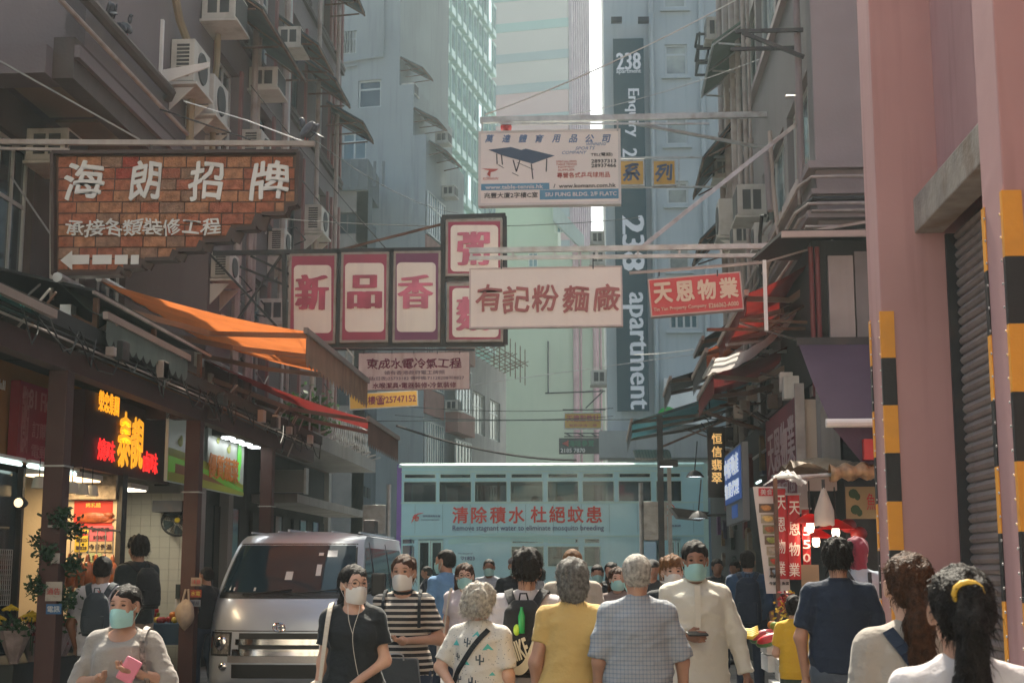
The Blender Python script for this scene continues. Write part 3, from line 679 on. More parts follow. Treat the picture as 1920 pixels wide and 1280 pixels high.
# ---------------------------------------------------------------- left shops
M_orw = MK('ochre_wall', (.3,.14,.04), .8, var=.15, dirt=.4)
M_signr = MK('crimson_board', (.28,.02,.035), .5, var=.1)
M_pinkl = MK('faded_pink_print', (.42,.16,.17), .6, var=0, bump=0)
MS = lambda X_, Y_, z_: T((X_, Y_, z_)) @ Rz(math.pi/2)      # text frame on a plane facing +X
t = thing('shop_sign', 'crimson florist signboard on the ochre wall at the left edge', 'sign', (-5.9,15,3.1))
b = MB(); b.box(-6.0,-5.9,14.15,16.0,2.72,3.52); b.build('board', M_signr, t)
lettering('81 Florist Com', t, MS(-5.897,15.1,3.36), M_pinkl, 1.45, .2, serif=.02)
lettering('花藝公司', t, MS(-5.897,14.3,3.12) @ Matrix.Identity(4), M_pinkl, .18, .7)
lettering('訂購熱線 : 2574', t, MS(-5.897,15.2,3.05), M_pinkl, 1.4, .17)
lettering('電郵 : 81florist', t, MS(-5.897,15.2,2.83), M_pinkl, 1.4, .14)
t = thing('shop_wall', 'ochre painted upper wall of the florist behind the crimson sign', 'wall', (-6.1,13,3))
MB().box(-6.2,-6.02,10,16.2,2.72,3.7).build('wall', M_orw, t)
lettering('No.81', t, MS(-6.017,13.95,3.45), M_white, .18, .1)
# florist window: dark glass, shelves
t = thing('florist_front', 'dark glass front of the florist with mesh rack, left of the first post', 'shopfront', (-6,13,0))
MB().box(-6.1,-6.04,10.5,14.6,.13,2.6).build('glass', M_glassd, t)
for y in (12.2,13.6,14.55): MB().box(-6.04,-5.98,y,y+.06,.13,2.65).build('mullion', M_dark, t)
b = MB()
for i in range(12): b.bar((-5.95,13.75,1.25+i*.05),(-5.95,14.3,1.25+i*.05),.008)
for i in range(12): b.bar((-5.95,13.75+i*.05,1.25),(-5.95,13.75+i*.05,1.8),.008)
o = b.build('mesh_rack', M_steel, t); o['kind']='stuff'
t = thing('counter', 'dark flower counter inside the left shops', 'counter', (-5.6,13.5,0)); MB().box(-6.0,-5.3,12.9,14.9,.13,.75).build('cabinet', M_int, t)
M_tube = MK('tube_light', (.8,.95,.95), .5, emit=.9, ecol=(.75,1,.95), var=0, bump=0)
for i, y in enumerate((12.6,14.1)):
    t = thing('tube_light', ('near' if i == 0 else 'far')+' white tube light under the florist sign', 'lamp', (-5.7,y,2.66), 0, 'tube lights of the florist')
    MB().tube([V(-5.75,y,2.64),V(-5.75,y+1.3,2.64)], .022).build('tube', M_tube, t); MB().box(-5.79,-5.71,y-.03,y+1.33,2.67,2.7).build('batten', M_white, t)
M_cup = MK('paper_cup', (.55,.5,.42), .6, var=.1)
for i in range(6):
    y = 13.9+i*.3; t = thing('hanging_cup', ('first','second','third','fourth','fifth','last')[i]+' off-white bell cup from the left under the florist tube light', 'cup', (-5.55,y,2.4), 0, 'bell cups under the florist light')
    MB().lathe([(.03,.12),(.055,.11),(.075,.0),(.07,.0),(.05,.1)], (-5.55,y,2.4), 12).build('cup', M_cup, t, smooth=1)
    MB().tube([V(-5.55,y,2.52),V(-5.55,y,2.7)], .006, 5).build('string', M_cable, t)
t = thing('spot_lamp', 'round warm spot lamp left of the first red post', 'lamp', (-5.5,13.6,2.2))
MB().lathe([(0,.0),(.05,.0),(.06,.05),(.03,.16),(0,.18)], (-5.5,13.3,2.23), 14, 'y').build('housing', M_dark, t, smooth=1)
MB().lathe([(0,-.004),(.045,-.004)], (-5.5,13.3,2.23), 14, 'y').build('lens', MK('warm_lens',(1,.8,.5),.5,emit=.7,ecol=(1,.72,.4),var=0,bump=0), t)
# flowers
M_yf = MK('yellow_petal', (.5,.35,.02), .7, var=.2, scale=20, bump=0); M_pf = MK('dusky_petal', (.2,.05,.06), .7, var=.3, scale=20, bump=0); M_wrap = MK('wrap_film', (.25,.2,.2), .3, var=.3, scale=10)
rn = random.Random(4)
for i in range(11):
    c = V(-5.35+rn.uniform(-.25,.25), 13.3+rn.uniform(-.5,.9), 1.12+rn.uniform(-.05,.12))
    t = thing('flower', 'yellow round bloom in the clump left of the first post', 'flower', c, 0, 'yellow blooms of the florist')
    b = MB()
    for k in range(26):
        a = k*2.4; r_ = .065*math.sqrt(k/26); b.ell(c+V(math.cos(a)*r_,math.sin(a)*r_,.05-.6*r_), (.018,.018,.014), 5, 3)
    b.build('bloom', M_yf, t); MB().tube([c, c-V(0,0,.3)], .006, 5).build('stem', M_leafd, t)
for i in range(6):
    c = V(-5.3+.05*(i%2), 12.9+i*.3, .76); t = thing('bouquet', ('first','second','third','fourth','fifth','last')[i]+' film wrapped bouquet from the left on the low counter', 'bouquet', c, 0, 'wrapped bouquets of the florist')
    MB().lathe([(.04,0),(.08,.1),(.16,.3),(.15,.3)], c, 10).build('wrapping', M_wrap, t); leaves('petals', c+V(0,0,.3), (.2,.2,.1), 120, .06, M_pf if i % 2 else M_leafd, t, i)
t = thing('leaf_garland', 'garland of green vine leaves wound round the first red post', 'plant', (-4.9,12.7,1.3))
for k in range(9): leaves('foliage', (-4.9+.17*math.sin(k*1.9), 12.72+.14*math.cos(k*1.9), 1.25+k*.1), (.1,.09,.1), 170, .05, M_leafd, t, 40+k)
MB().tube([V(-4.9+.17*math.sin(k*1.9), 12.72+.14*math.cos(k*1.9), 1.2+k*.1) for k in range(10)], .012, 6).build('vine', M_leafd, t)
# stickers on posts
def sticker(u, v, w_, h, c, label, X_=None, Y_=12.608, text=None, tc=(.5,.05,.05)):
    p = PY(u, v, Y_); t = MB().box(-w_/2,w_/2,-.004,0,-h/2,h/2).build('sticker', MK('st_%s' % (c,), c, .6, var=.1, dirt=.4, dscale=12), None, world=T(p))
    tag(t, label, 'sticker')
    if text: lettering(text, t, T(p+V(0,-.004,0)), MK('ink_%s' % (tc,), tc, .7, var=0, bump=0), w_*.8)
    return t
sticker(101,1108,.15,.17,(.4,.36,.32),'pale notice with a red line on the first post',text='通告',tc=(.4,.04,.04)); sticker(101,1141,.14,.09,(.03,.12,.28),'blue sticker low on the first post',text='電訊',tc=(.6,.6,.6))
sticker(104,1046,.08,.09,(.4,.38,.36),'torn white scrap on the first post'); sticker(101,986,.11,.02,(.35,.33,.32),'thin torn paper strip on the first post')
sticker(368,1090,.13,.1,(.35,.28,.22),'tan label on the second post',Y_=17.008,text='注意'); sticker(367,1112,.14,.09,(.3,.05,.03),'orange red label on the second post',Y_=17.008,text='水電',tc=(.6,.5,.1)); sticker(366,1130,.13,.08,(.2,.24,.3),'blue-grey label low on the second post',Y_=17.008,text='搬屋',tc=(.05,.05,.1))
# roast meat shop
M_sgn = MK('maroon_board', (.055,.018,.018), .5, var=.15)
t = thing('shop_sign', 'dark maroon sign with glowing yellow and red characters over the roast meat shop', 'sign', (-5.6,16.8,3.1))
b = MB(); b.box(-5.75,-5.6,15.2,18.3,2.7,3.56); b.build('board', M_sgn, t)
b = MB(); b.box(-5.77,-5.58,18.303,18.34,2.68,3.6); b.build('end_cap', M_dark, t)
M_ny = MK('neon_yellow', (1,.6,.05), .5, emit=.33, ecol=(1,.42,.02), var=0, bump=0); M_nr = MK('neon_red', (1,.05,.02), .5, emit=.35, ecol=(1,.03,.03), var=0, bump=0)
M_no = MK('neon_orange', (1,.3,.02), .5, emit=.8, ecol=(1,.16,.02), var=0, bump=0)
def onX(s, u, v, X_, wpx, hpx, par, m, bold=.03, rim=None, **k):
    p = PX(u, v, X_); w_ = wpx/(abs(X_)*F/p.y**2); h = hpx/F*p.y
    if False: lettering(s, par, MS(X_, p.y, p.z), rim, w_*1.05, h*1.03, bold=bold*1.35, ext=.001, **k)
    lettering(s, par, MS(X_+.012, p.y, p.z), m, w_, h, bold=bold, ext=.004, **k)
onX('榮忠集團', 202, 756, -5.595, 40, 40, t, M_ny, .012, rim=None); onX('泰', 231, 828, -5.595, 26, 108, t, M_ny, .026, M_no, brush=.2)
onX('靚', 255, 832, -5.595, 24, 100, t, M_ny, .022, M_no, brush=.2); onX('燒味', 197, 844, -5.595, 34, 42, t, M_nr, .015); onX('鹵味', 280, 867, -5.595, 28, 40, t, M_nr, .015)
t = thing('shop_partition', 'lit cream partition of the roast meat shop covered with price posters', 'wall', (-6.6,16.9,0))
M_warmw = MK('warm_tile', (.62,.52,.36), .5, var=.06)
MB().box(-7.5,-5.62,16.6,16.7,.13,2.7).build('panel', M_warmw, t)
MB().box(-5.66,-5.6,16.56,16.74,.13,2.72).build('door_post', M_dark, t)
MB().box(-6.25,-5.66,16.5,16.59,2.42,2.7).build('valance_board', MK('crumpled_beige',(.3,.25,.19),.9,var=.4,scale=14,bump=.8,bscale=30), t)
def poster(u0, v0, u1, v1, Y_, c, label, lines=(), tc=(.05,.03,.03), name='poster', **mk):
    a, b_ = PY(u0, v0, Y_), PY(u1, v1, Y_)
    o = MB().box(a.x,b_.x,Y_-.006,Y_,b_.z,a.z).build(name, MK('paper_%s' % (c,), c, .7, var=.05, bump=.03), None); tag(o, label, 'poster')
    n = len(lines)
    for i, s in enumerate(lines):
        z = a.z+(b_.z-a.z)*(i+.5)/n
        lettering(s, o, T(((a.x+b_.x)/2, Y_-.006, z)), MK('ink_%s' % (tc,), tc, .7, var=0, bump=0), None, (a.z-b_.z)/n*.55, bold=.01)
    return o
o = poster(140,938,210,988,16.598,(.5,.03,.02),'red poster with a roast suckling pig above the price notes',('烤乳豬','',''),tc=(.7,.5,.1))
pc = PY(176,970,16.58); b = MB(); b.ell(pc,(.2,.02,.065),14,8); b.ell(pc+V(.17,0,.03),(.07,.018,.035),10,6); b.prism([pc+V(-.22,0,-.05),pc+V(.2,0,-.06),pc+V(.26,0,-.01),pc+V(.1,0,-.03)],(0,.01,0)); b.build('roast_pig', MK('roast_print',(.3,.07,.02),.4,var=.4,scale=20), o)
poster(166,985,211,1014,16.59,(.55,.12,.16),'pink price note for the suckling pig',('酬神乳豬','$628/隻')); poster(141,1004,165,1034,16.59,(.6,.45,.05),'yellow price note left of the pink one',('飯$25','飯$28'))
poster(141,986,165,1004,16.592,(.5,.05,.05),'small red and yellow note above the yellow one',('半隻雙',),tc=(.7,.6,.1)); poster(167,1015,210,1034,16.59,(.5,.4,.24),'handwritten note on tan paper',('今日例湯',)); poster(165,1036,190,1053,16.59,(.38,.45,.26),'pale green note reading 皇',('皇',)); poster(144,1056,178,1082,16.59,(.5,.44,.33),'faded licence sheet with small print',('牌照','衛生署','食物'),tc=(.3,.2,.15))
# roast meats hanging
M_roast = MK('roast_skin', (.3,.09,.025), .3, var=.4, scale=12, coat=.4)
rn = random.Random(8)
for i in range(7):
    y = 14.75+i*.27; x = -5.62; z = 1.55
    t = thing('roast_duck', ('first','second','third','fourth','fifth','sixth','last')[i]+' glazed roast duck from the left in the lit window', 'roast duck', (x,y,z), 0, 'roast ducks in the window')
    b = MB(); b.ell((x,y,z),(.075,.07,.15),12,8); b.ell((x,y,z+.14),(.03,.03,.09),8,6); b.ell((x+.05,y,z-.12),(.02,.02,.07),8,5); b.ell((x-.05,y,z-.12),(.02,.02,.07),8,5); b.build('body', M_roast, t, smooth=2)
    MB().tube([V(x,y,z+.2),V(x,y,z+.5)], .006, 5).build('hook', M_steel, t)
t = thing('hanging_rail', 'steel rail from which the roast ducks hang', 'rail', (-5.62,15.6,2.05)); MB().tube([V(-5.62,14.6,2.05),V(-5.62,16.6,2.05)], .012, 6).build('bar', M_steel, t)
t = thing('meat_counter', 'brightly lit tray counter of roast meats behind the first post', 'counter', (-5.5,15.5,0))
MB().box(-6.3,-5.3,14.9,16.5,.13,.98).build('cabinet', M_int, t); MB().box(-6.2,-5.35,14.95,16.45,.981,1.0).build('tray', M_steel, t)
for i in range(14):
    c = (-5.5+rn.uniform(-.15,.1), 15.0+i*.1, 1.04); b = MB(); b.ell(c,(.07,.06,.045),8,6); b.build('roast_piece', MK('roast_gold',(.55,.24,.05),.3,var=.4,scale=15) if i%2 else M_roast, t, smooth=2)
b = MB(); b.box(-5.32,-5.31,14.95,16.45,1.0,1.45); b.build('sneeze_guard', glass('clear_glass',(.9,.95,.93),.2), t)
def lamp_area(name, label, loc, size, power, c, rx=0):
    l_ = bpy.data.lights.new(name, 'AREA'); l_.shape = 'RECTANGLE'; l_.size, l_.size_y = size; l_.energy = power; l_.color = c
    o = bpy.data.objects.new(name, l_); col.objects.link(o); o.location = loc; return o
t = thing('ceiling_lamp', 'warm ceiling lamp of the roast meat shop', 'lamp', (-5.95,15.7,2.66)); MB().box(-6.2,-5.75,15.0,16.3,2.62,2.68).build('housing', M_white, t)
MB().box(-6.18,-5.77,15.03,16.27,2.6,2.619).build('diffuser', MK('warm_diffuser',(1,.8,.5),.5,emit=1.2,ecol=(1,.74,.4),var=0,bump=0), t); o = lamp_area('lamp_light','', (-5.98,15.7,2.59), (.4,1.2), 14, (1,.7,.38)); o.parent = t; o.matrix_parent_inverse = wm(t).inverted()
t = thing('ceiling_lamp', 'white ceiling lamp over the cream tiled wall', 'lamp', (-5.9,17.9,2.62)); MB().box(-6.1,-5.75,17.3,18.0,2.6,2.66).build('housing', M_white, t)
MB().box(-6.08,-5.77,17.33,17.97,2.585,2.599).build('diffuser', MK('cool_diffuser',(1,.95,.85),.5,emit=1.5,ecol=(1,.9,.72),var=0,bump=0), t); o = lamp_area('lamp_light','', (-5.93,17.65,2.57), (.3,.6), 6, (1,.88,.7)); o.parent = t; o.matrix_parent_inverse = wm(t).inverted()
# tiled side wall with fan (tiles are real pieces, joined)
M_tile = MK('cream_tile', (.5,.5,.42), .35, var=.06, scale=2, dirt=.25)
t = thing('tiled_wall', 'cream tiled side wall behind the wall fan', 'wall', (-6.3,18.9,0))
MB().box(-7.5,-5.3,18.9,19.1,.13,3.6).build('backing', M_conc, t)
b = MB()
for i in range(14):
    for j in range(16): b.box(-7.2+i*.135,-7.2+i*.135+.131,18.89,18.899,.3+j*.145,.3+j*.145+.141)
o = b.build('tile', M_tile, t); o['kind'] = 'stuff'
fc = PY(331,978,18.7)
t = thing('wall_fan', 'round grille wall fan with a yellow hub label above the shoppers', 'fan', fc)
tilt = T(fc) @ Matrix.Rotation(math.radians(-30),4,'X') @ Matrix.Rotation(math.radians(25),4,'Z')
b = MB()
for k in range(7): b.lathe([(.03+k*.027,-.05+k*k*.0012),(.034+k*.027,-.05+k*k*.0012)], (0,0,0), 26, 'y')
for k in range(20): a = k*math.pi/10; b.bar((.03*math.cos(a),-.05,.03*math.sin(a)),(.2*math.cos(a),.0,.2*math.sin(a)),.005)
b.lathe([(.2,-.01),(.205,0),(.2,.04),(.17,.08)],(0,0,0),26,'y'); b.build('grille', M_dark, t, world=tilt)
b = MB()
for k in range(4):
    a = k*math.pi/2; b.grid(lambda s,q,a=a: V(math.cos(a+q*.9)*(.03+s*.14), .02+.03*q, math.sin(a+q*.9)*(.03+s*.14)), 4, 5)
b.build('blade', MK('fan_blade',(.05,.09,.09),.4,var=.1), t, world=tilt); MB().lathe([(0,-.065),(.035,-.06),(.04,-.04)],(0,0,0),14,'y').build('hub', MK('yellow_label',(.5,.4,.03),.5,var=0), t, world=tilt)
MB().bar(fc+V(0,.05,0), fc+V(-.12,.19,.12), .04).build('arm', M_dark, t)
MB().box(-5.85,-5.45,18.5,18.88,2.35,2.5).build('speaker_shelf', M_dark, t)
# grocer
t = thing('shop_sign', 'white and green grocer lightbox with a tree and orange characters', 'sign', (-5.3,19.2,3.1))
b = MB(); b.box(-5.34,-5.3,17.3,21.1,2.68,3.56); b.build('box', MK('sign_white',(.36,.4,.36),.4,emit=.02,ecol=(.8,.9,.8),var=0,bump=0), t)
M_gr = MK('print_green',(.12,.32,.03),.5,var=0,bump=0,emit=.1); M_gr2 = MK('print_lime',(.35,.4,.04),.5,var=0,bump=0); M_gr3 = MK('print_brown',(.3,.14,.05),.5,var=0,bump=0)
def hill(y0,y1,za,zb,zc,m,dx):
    n=14; pts=[(-5.298+dx,y0,2.69)]+[(-5.298+dx,y0+(y1-y0)*k/n, za+(zb-za)*k/n+zc*math.sin(math.pi*k/n)) for k in range(n+1)]+[(-5.298+dx,y1,2.69)]
    b = MB(); b.prism(pts,(.002,0,0)); b.build('printed_hill', m, t)
hill(17.31,21.09,3.1,2.85,.06,M_gr2,0); hill(17.31,21.09,3.0,2.78,.04,M_gr,.003); hill(17.6,20.5,2.92,2.72,.05,M_gr3,.006); hill(17.31,21.09,2.8,2.74,.02,M_gr2,.009)
b = MB(); b.ell((-5.29,20.8,3.25),(.006,.12,.22),14,8); b.box(-5.295,-5.285,20.78,20.82,2.9,3.1); b.build('printed_tree', MK('bright_green',(.1,.5,.05),.5,emit=.2,var=0,bump=0), t)
for y,z,s_ in ((19.6,3.38,.8),(20.2,3.3,1),(17.8,3.2,1.1)):
    b = MB(); b.ell((-5.295,y,z),(.004,.1*s_,.05*s_),12,6); b.ell((-5.295,y+.05,z+.04),(.004,.06*s_,.05*s_),12,6); b.build('printed_cloud', M_gr2, t)
onX('優質蔬菜', 418, 878, -5.286, 58, 46, t, MK('print_orange',(.4,.13,.015),.5,emit=.04,var=0,bump=0), .02)
t = thing('led_strip', 'row of four bright square downlights over the grocer sign', 'lamp', (-5,20.5,3.35))
MB().box(-5.28,-4.98,19.2,21.4,3.42,3.6).build('housing', M_dark, t)
for k in range(4): MB().box(-5.2,-5.06,19.4+k*.5,19.62+k*.5,3.4,3.419).build('downlight', MK('white_led',(1,1,1),.5,emit=3,ecol=(.95,1,1),var=0,bump=0), t)
o = lamp_area('lamp_light','', (-5.1,20.3,3.39), (.2,1.8), 1.2, (.95,1,1)); o.parent = t; o.matrix_parent_inverse = wm(t).inverted()
t = thing('produce_stall', 'stall table with crates of fruit and vegetables under the fan', 'stall', (-5.4,17.8,0))
MB().box(-6.2,-5.02,17.4,18.6,.7,.95).build('table', MK('blue_tarp',(.03,.08,.16),.7,var=.2), t)
rn = random.Random(5); FR = [MK('apple_red',(.3,.02,.02),.35,var=.3,scale=20,bump=0), MK('orange_fruit',(.6,.2,.02),.45,var=.15,scale=30), MK('lime_green',(.2,.28,.03),.5,var=.2), MK('banana_yellow',(.6,.42,.04),.5,var=.15)]
me_f = []
for m in FR: b = MB(); b.ell((0,0,.04),(.045,.045,.04),10,7); me_f.append(new_mesh(b.v,b.f,[m],smooth=True,name='fruit'))
def fruit_pile(x0,x1,y0,y1,z,n,label,kinds,grp,layers=2):
    for i in range(n):
        k = kinds[i % len(kinds)]; zz = z + (.06 if i > n*.6 else 0) + (.05 if i > n*.85 else 0)
        o = put('fruit', me_f[k], T((rn.uniform(x0,x1), rn.uniform(y0,y1), zz)) @ Rz(rn.random()*6)); tag(o, label, 'fruit', grp)
fruit_pile(-5.7,-5.15,17.5,17.9,.95,26,'round red, orange or green fruit heaped on the blue stall beside the second post',[0,1,2,0,3],'fruit on the left produce stall')
t = thing('weighing_scale', 'upright white weighing scale on the produce stall', 'scale', (-5.3,17.9,.95)); MB().box(-5.35,-5.2,18.0,18.1,.95,1.35).build('column', M_white, t); b=MB(); b.box(-5.34,-5.2,17.97,17.999,1.24,1.42); b.build('display', M_glassd, t)
MB().box(-5.4,-5.12,17.9,18.2,.951,1.0).build('base', M_white, t)
# plastic bag on the second post
c = PY(347,1152,16.95)
def bagmesh(c, r, seed, n=18, m_=12):
    rn2 = random.Random(seed); b = MB(); ph = [rn2.random()*6 for _ in range(6)]
    b.grid(lambda s,q: V(c.x+r[0]*math.sin(math.pi*min(1,q*1.02))**.6*math.cos(s*2*math.pi)*(1+.14*math.sin(s*19+q*6+ph[0])*(1-q)), c.y+r[1]*math.sin(math.pi*min(1,q))**.6*math.sin(s*2*math.pi)*(1+.12*math.sin(s*25+ph[1])), c.z+r[2]*(1-2*q)+.02*math.sin(s*12+ph[2])), n*2, m_); return b
t = thing('plastic_bag', 'bulging translucent shopping bag hanging from the second red post', 'bag', c)
bagmesh(c,(.115,.09,.17),3).build('bag', MK('bag_film',(.6,.5,.4),.3,var=.15,scale=12,trans=.45,bump=.6,bscale=25), t, smooth=2)
for s_ in (-.04,.04): MB().tube([c+V(s_,0,.15),c+V(s_*.4,.04,.3)], .012, 6).build('handle', MK('bag_film',(0,0,0)), t)

# clutter along the shop canopy: conduits, junction boxes, hooks, loops of cable
rn = random.Random(77)
t = thing('cable_run', 'tangle of conduits, boxes and cable loops along the left shop canopy edge', 'cables', (-4.7,15,3.6))
for i in range(7): pipe(t, [V(-4.66-.02*i, 10+rn.random()*3, 3.55+.05*i), V(-4.66-.02*i, 14+rn.random(), 3.57+.05*i), V(-4.66-.02*i, 22+rn.random()*2, 3.55+.05*i)], .008+.006*rn.random(), [M_cable, M_pipe, M_dark][i % 3], 'conduit')
for i in range(22):
    y = 11+rn.random()*12; L = .3+rn.random()*.9; pipe(t, [V(-4.65,y,3.72), V(-4.6,y+L*.3,3.6-.2*rn.random()), V(-4.62,y+L*.7,3.55-.15*rn.random()), V(-4.66,y+L,3.72)], .007, M_cable, 'cable_loop')
for i in range(12):
    y = 11.5+rn.random()*11; s_ = .05+.08*rn.random(); MB().box(-4.64,-4.56,y,y+s_*1.6,3.6,3.6+s_*1.5).build('junction_box', rn.choice([M_pipe, M_dark, M_ac]), t, bevel=.006)
for i in range(16):
    y = 11+rn.random()*12; MB().bar((-4.62,y,3.95),(-4.75-.3*rn.random(),y+.3*rn.random()-.15,3.3+.3*rn.random()),.018).build('hook', rn.choice([M_rust, M_dark, M_pipe]), t)
# ---------------------------------------------------------------- right tenement
M_rw = MK('greige_render', (.2,.185,.185), .88, var=.1, scale=.6, streak=.5, dcol=(.16,.14,.14), dirt=.4, dscale=.5)
M_rl = MK('pale_plaster', (.26,.22,.22), .88, var=.08, streak=.35, dcol=(.25,.2,.2))
g = thing('tenement_building', 'greige corner tenement with strip windows and bundles of drain pipes, right of the street', 'building', (4,25,0))
RT = T((3,32.2,0)) @ Rz(-math.pi/2); W_ = 13.2
hr = [(W_-2.6,7.15,2.2,1.4),(W_-5.9,7.15,2.9,1.4),(W_-9.3,10.4,2.9,1.7),(W_-6.2,10.4,2.6,1.7),(W_-3.4,10.4,2.8,1.7),(W_-8.5,7.15,1.2,1.5)] + [(W_-12.5+i*4.2,13.6,3.2,1.7) for i in range(3)] + [(.8,4.3,1.4,1.6),(3.2,4.3,1.6,1.6),(6,4.3,1.6,1.6),(.9,8.0,1.2,1.5),(2.6,8.0,1.2,1.5),(.9,11.0,1.2,1.5)]
wallh('wall', M_rw, RT, W_, 16, hr, .25, g, z0=3.8)
for h_ in hr: window(g, RT @ T((h_[0],0,h_[1])), h_[2], h_[3], M_dark if h_[1] < 7 else M_frame, M_glassb if h_[1] > 7 else M_glassd, 3 if h_[2] > 2 else 2, 1, .05, inset=.1)
MB().box(3.003,9,18.9,19.0,0,19.8).build('end_wall', M_rl, g)
MB().box(3.26,9,19.01,32.2,0,19.8).build('block', M_rw, g)
for h_ in hr[:5]:
    b = MB(); b.box(h_[0]-.1,h_[0]+h_[2]+.1,-.1,-.001,h_[1]-.12,h_[1]-.001); b.build('sill', M_rl, g, world=RT)
for z, d, h_ in ((6.95,.12,.1),(6.6,.08,.07),(6.25,.16,.1),(5.9,.1,.08)):
    b = MB(); b.box(3-d,3.0,18.9-d,32,z,z+h_); b.box(3.0,6,18.9-d,18.899,z,z+h_); b.build('cornice', M_rl, g)
for i, (z, d) in enumerate(((6.8,.2),(6.5,.18),(6.42,.26),(6.1,.3),(6.33,.2))):
    pipe(g, [V(3-d,30,z-.02*i), V(3-d,19.2,z-.3*(i==3)), V(3-d+.1,18.8-d*.5,z), V(5.5,18.8-d*.5,z)], .022 if i != 1 else .035, M_pipe if i != 1 else M_cable)
for u, r_, z0 in ((1366,.07,4.5),(1380,.1,4),(1392,.09,4),(1400,.05,5),(1412,.045,5),(1421,.03,6)):
    y = 2.86*F/(u-1120); pipe(g, [V(2.86,y,z0), V(2.86,y,15)], r_)
    for z in (5.5,7.4,9.3,11.2): b = MB(); b.lathe([(r_+.02,0),(r_+.02,.08)], (2.86,y,z), 10); b.build('pipe_collar', M_pipe, g)
y = 2.9*F/415; pipe(g, [V(2.88,19.4,6.9), V(2.88,19.4,14)], .05, M_rl); pipe(g, [V(2.9,19.8,6.7), V(2.9,19.8,8.3), V(2.85,20.4,8.5)], .03)
pipe(g, [V(2.8,22.1,8.5),V(2.78,21.8,7.6),V(2.8,21.4,6.6),V(2.7,22.2,6.3),V(2.7,22.4,5.8)], .035, MK('tan_duct',(.42,.33,.27),.6,var=.1))
pipe(g, [V(2.7,21.9,8.1),V(2.72,21.7,7.1)], .05, M_rl); pipe(g, [V(2.72,23.2,6.2),V(2.7,23.0,7.0),V(2.72,22.8,7.3),V(2.75,22.6,7.25)], .03, M_cable)
rn = random.Random(11)
for i in range(14):
    y = 22+rn.random()*8; z = 4.6+rn.random()*3.2; L = .4+rn.random()*1.5
    pipe(g, [V(2.86,y,z), V(2.8,y+L*.5,z-.1*rn.random()), V(2.86,y+L,z+.1-.3*rn.random())], .012+.012*rn.random(), M_cable if i % 2 else M_pipe, 'wall_cable')
for (y0, y1, z, d, dr, m) in ((26.3,29.4,12.1,.7,.5,MK('green_canopy',(.12,.17,.14),.7,var=.2,dirt=.4)),(28.6,31.8,10.9,.75,.9,None),(29.2,31.8,9.2,.8,.8,None)):
    canopy(T((3,y1,z)) @ Rz(-math.pi/2), y1-y0, d, dr, g, m)
for q_ in (((2.95,19.3,9.1),(2.0,19.3,9.1)),((2.95,19.3,8.7),(2.1,19.3,9.08)),((2.95,20.0,9.1),(2.0,20.0,9.1))): MB().bar(*q_,.05).build('iron_bracket', M_dark, g)
def acR(u, v, X0=3, **k):
    p = PX(u, v, X0); w__ = k.get('w_', .6); return ac_unit(T((X0-.02, p.y+w__, p.z)) @ Rz(-math.pi/2), **k)
gr = 'air conditioners on the right tenement'
acR(1440,402, w_=.8, d=.5, h=.55, label='shiny boxy air conditioner in front of the drain pipes, above the double sign beam', group=gr)
acR(1398,440, w_=.7, d=.5, h=.75, kind='split', label='stacked outdoor unit left of the drain pipes near the slanted strut', group=gr)
acR(1412,458, w_=.6, d=.35, h=.42, label='white air conditioner just above the double sign beam, left one', group=gr)
acR(1452,462, w_=.6, d=.3, h=.42, kind='split', label='outdoor unit under the curved tan duct', group=gr)
acR(1360,70, w_=.6, d=.4, h=.5, label='air conditioner at the top beside the black cage', group=gr)
acR(1372,330, w_=.6, d=.35, h=.4, label='small air conditioner among the pipes under the dark canopy', group=gr)
t = thing('iron_cage', 'black double-decked iron cage high on the far end of the right tenement', 'cage', (2.6,30,11))
p = PX(1350,118,2.9)
for z in (0,.35,.7):
    b = MB()
    for a_, b__ in (((0,0),(0,.8)),((-.5,0),(-.5,.8)),((0,0),(-.5,0)),((0,.8),(-.5,.8)),((-.25,0),(-.25,.8))): b.bar(p+V(a_[0],a_[1],z), p+V(b__[0],b__[1],z), .05)
    b.build('shelf', M_dark, t)
for a_ in ((0,0),(-.5,0),(0,.8),(-.5,.8)): MB().bar(p+V(a_[0],a_[1],0), p+V(a_[0]*.9,a_[1],.75), .04).build('upright', M_dark, t)
# ---------------------------------------------------------------- pink building
M_pb = MK('pink_paint', (.60,.27,.25), .65, var=.05, scale=.7, streak=.18, dcol=(.35,.15,.14), dirt=.12, dcol_=None, bump=.12, bscale=12) if False else MK('pink_paint', (.50,.275,.265), .65, var=.06, scale=.9, streak=.45, dcol=(.27,.12,.11), dirt=.2, dscale=1.3, bump=.1, bscale=9)
M_lint = MK('bare_concrete', (.36,.3,.25), .9, var=.2, scale=5, dirt=.7, dcol=(.2,.12,.07), dscale=3, bump=.5)
M_shut = MK('shutter_steel', (.30,.26,.24), .55, .3, var=.15, scale=2, streak=.4, dirt=.3)
g = thing('pink_building', 'pink painted building with a big roller shutter at the right edge', 'building', (4,8,0))
C_, S_ = 2.2, 2.68
MB().box(C_,3.6,10.97,11.45,.13,13).build('column', M_pb, g, bevel=.01)
MB().box(C_,3.6,7.02,7.6,.13,13).build('column', M_pb, g, bevel=.01) if False else MB().box(C_,3.6,7.6,8.02,.13,13).build('column', M_pb, g, bevel=.01)
MB().box(C_,3.6,3.2,3.7,.13,13).build('column', M_pb, g, bevel=.01)
MB().box(S_,3.4,8.021,10.969,4.45,13).build('upper_wall', M_pb, g)
MB().box(S_+.3,8,3.0,11.6,0,13).build('block', M_pb, g); MB().box(S_,3.0,3.701,7.599,.13,13).build('side_wall', M_pb, g)
b = MB(); b.box(S_-.2,S_+.02,8.021,10.969,4.18,4.46); o = b.build('lintel', M_lint, g, bevel=.015)
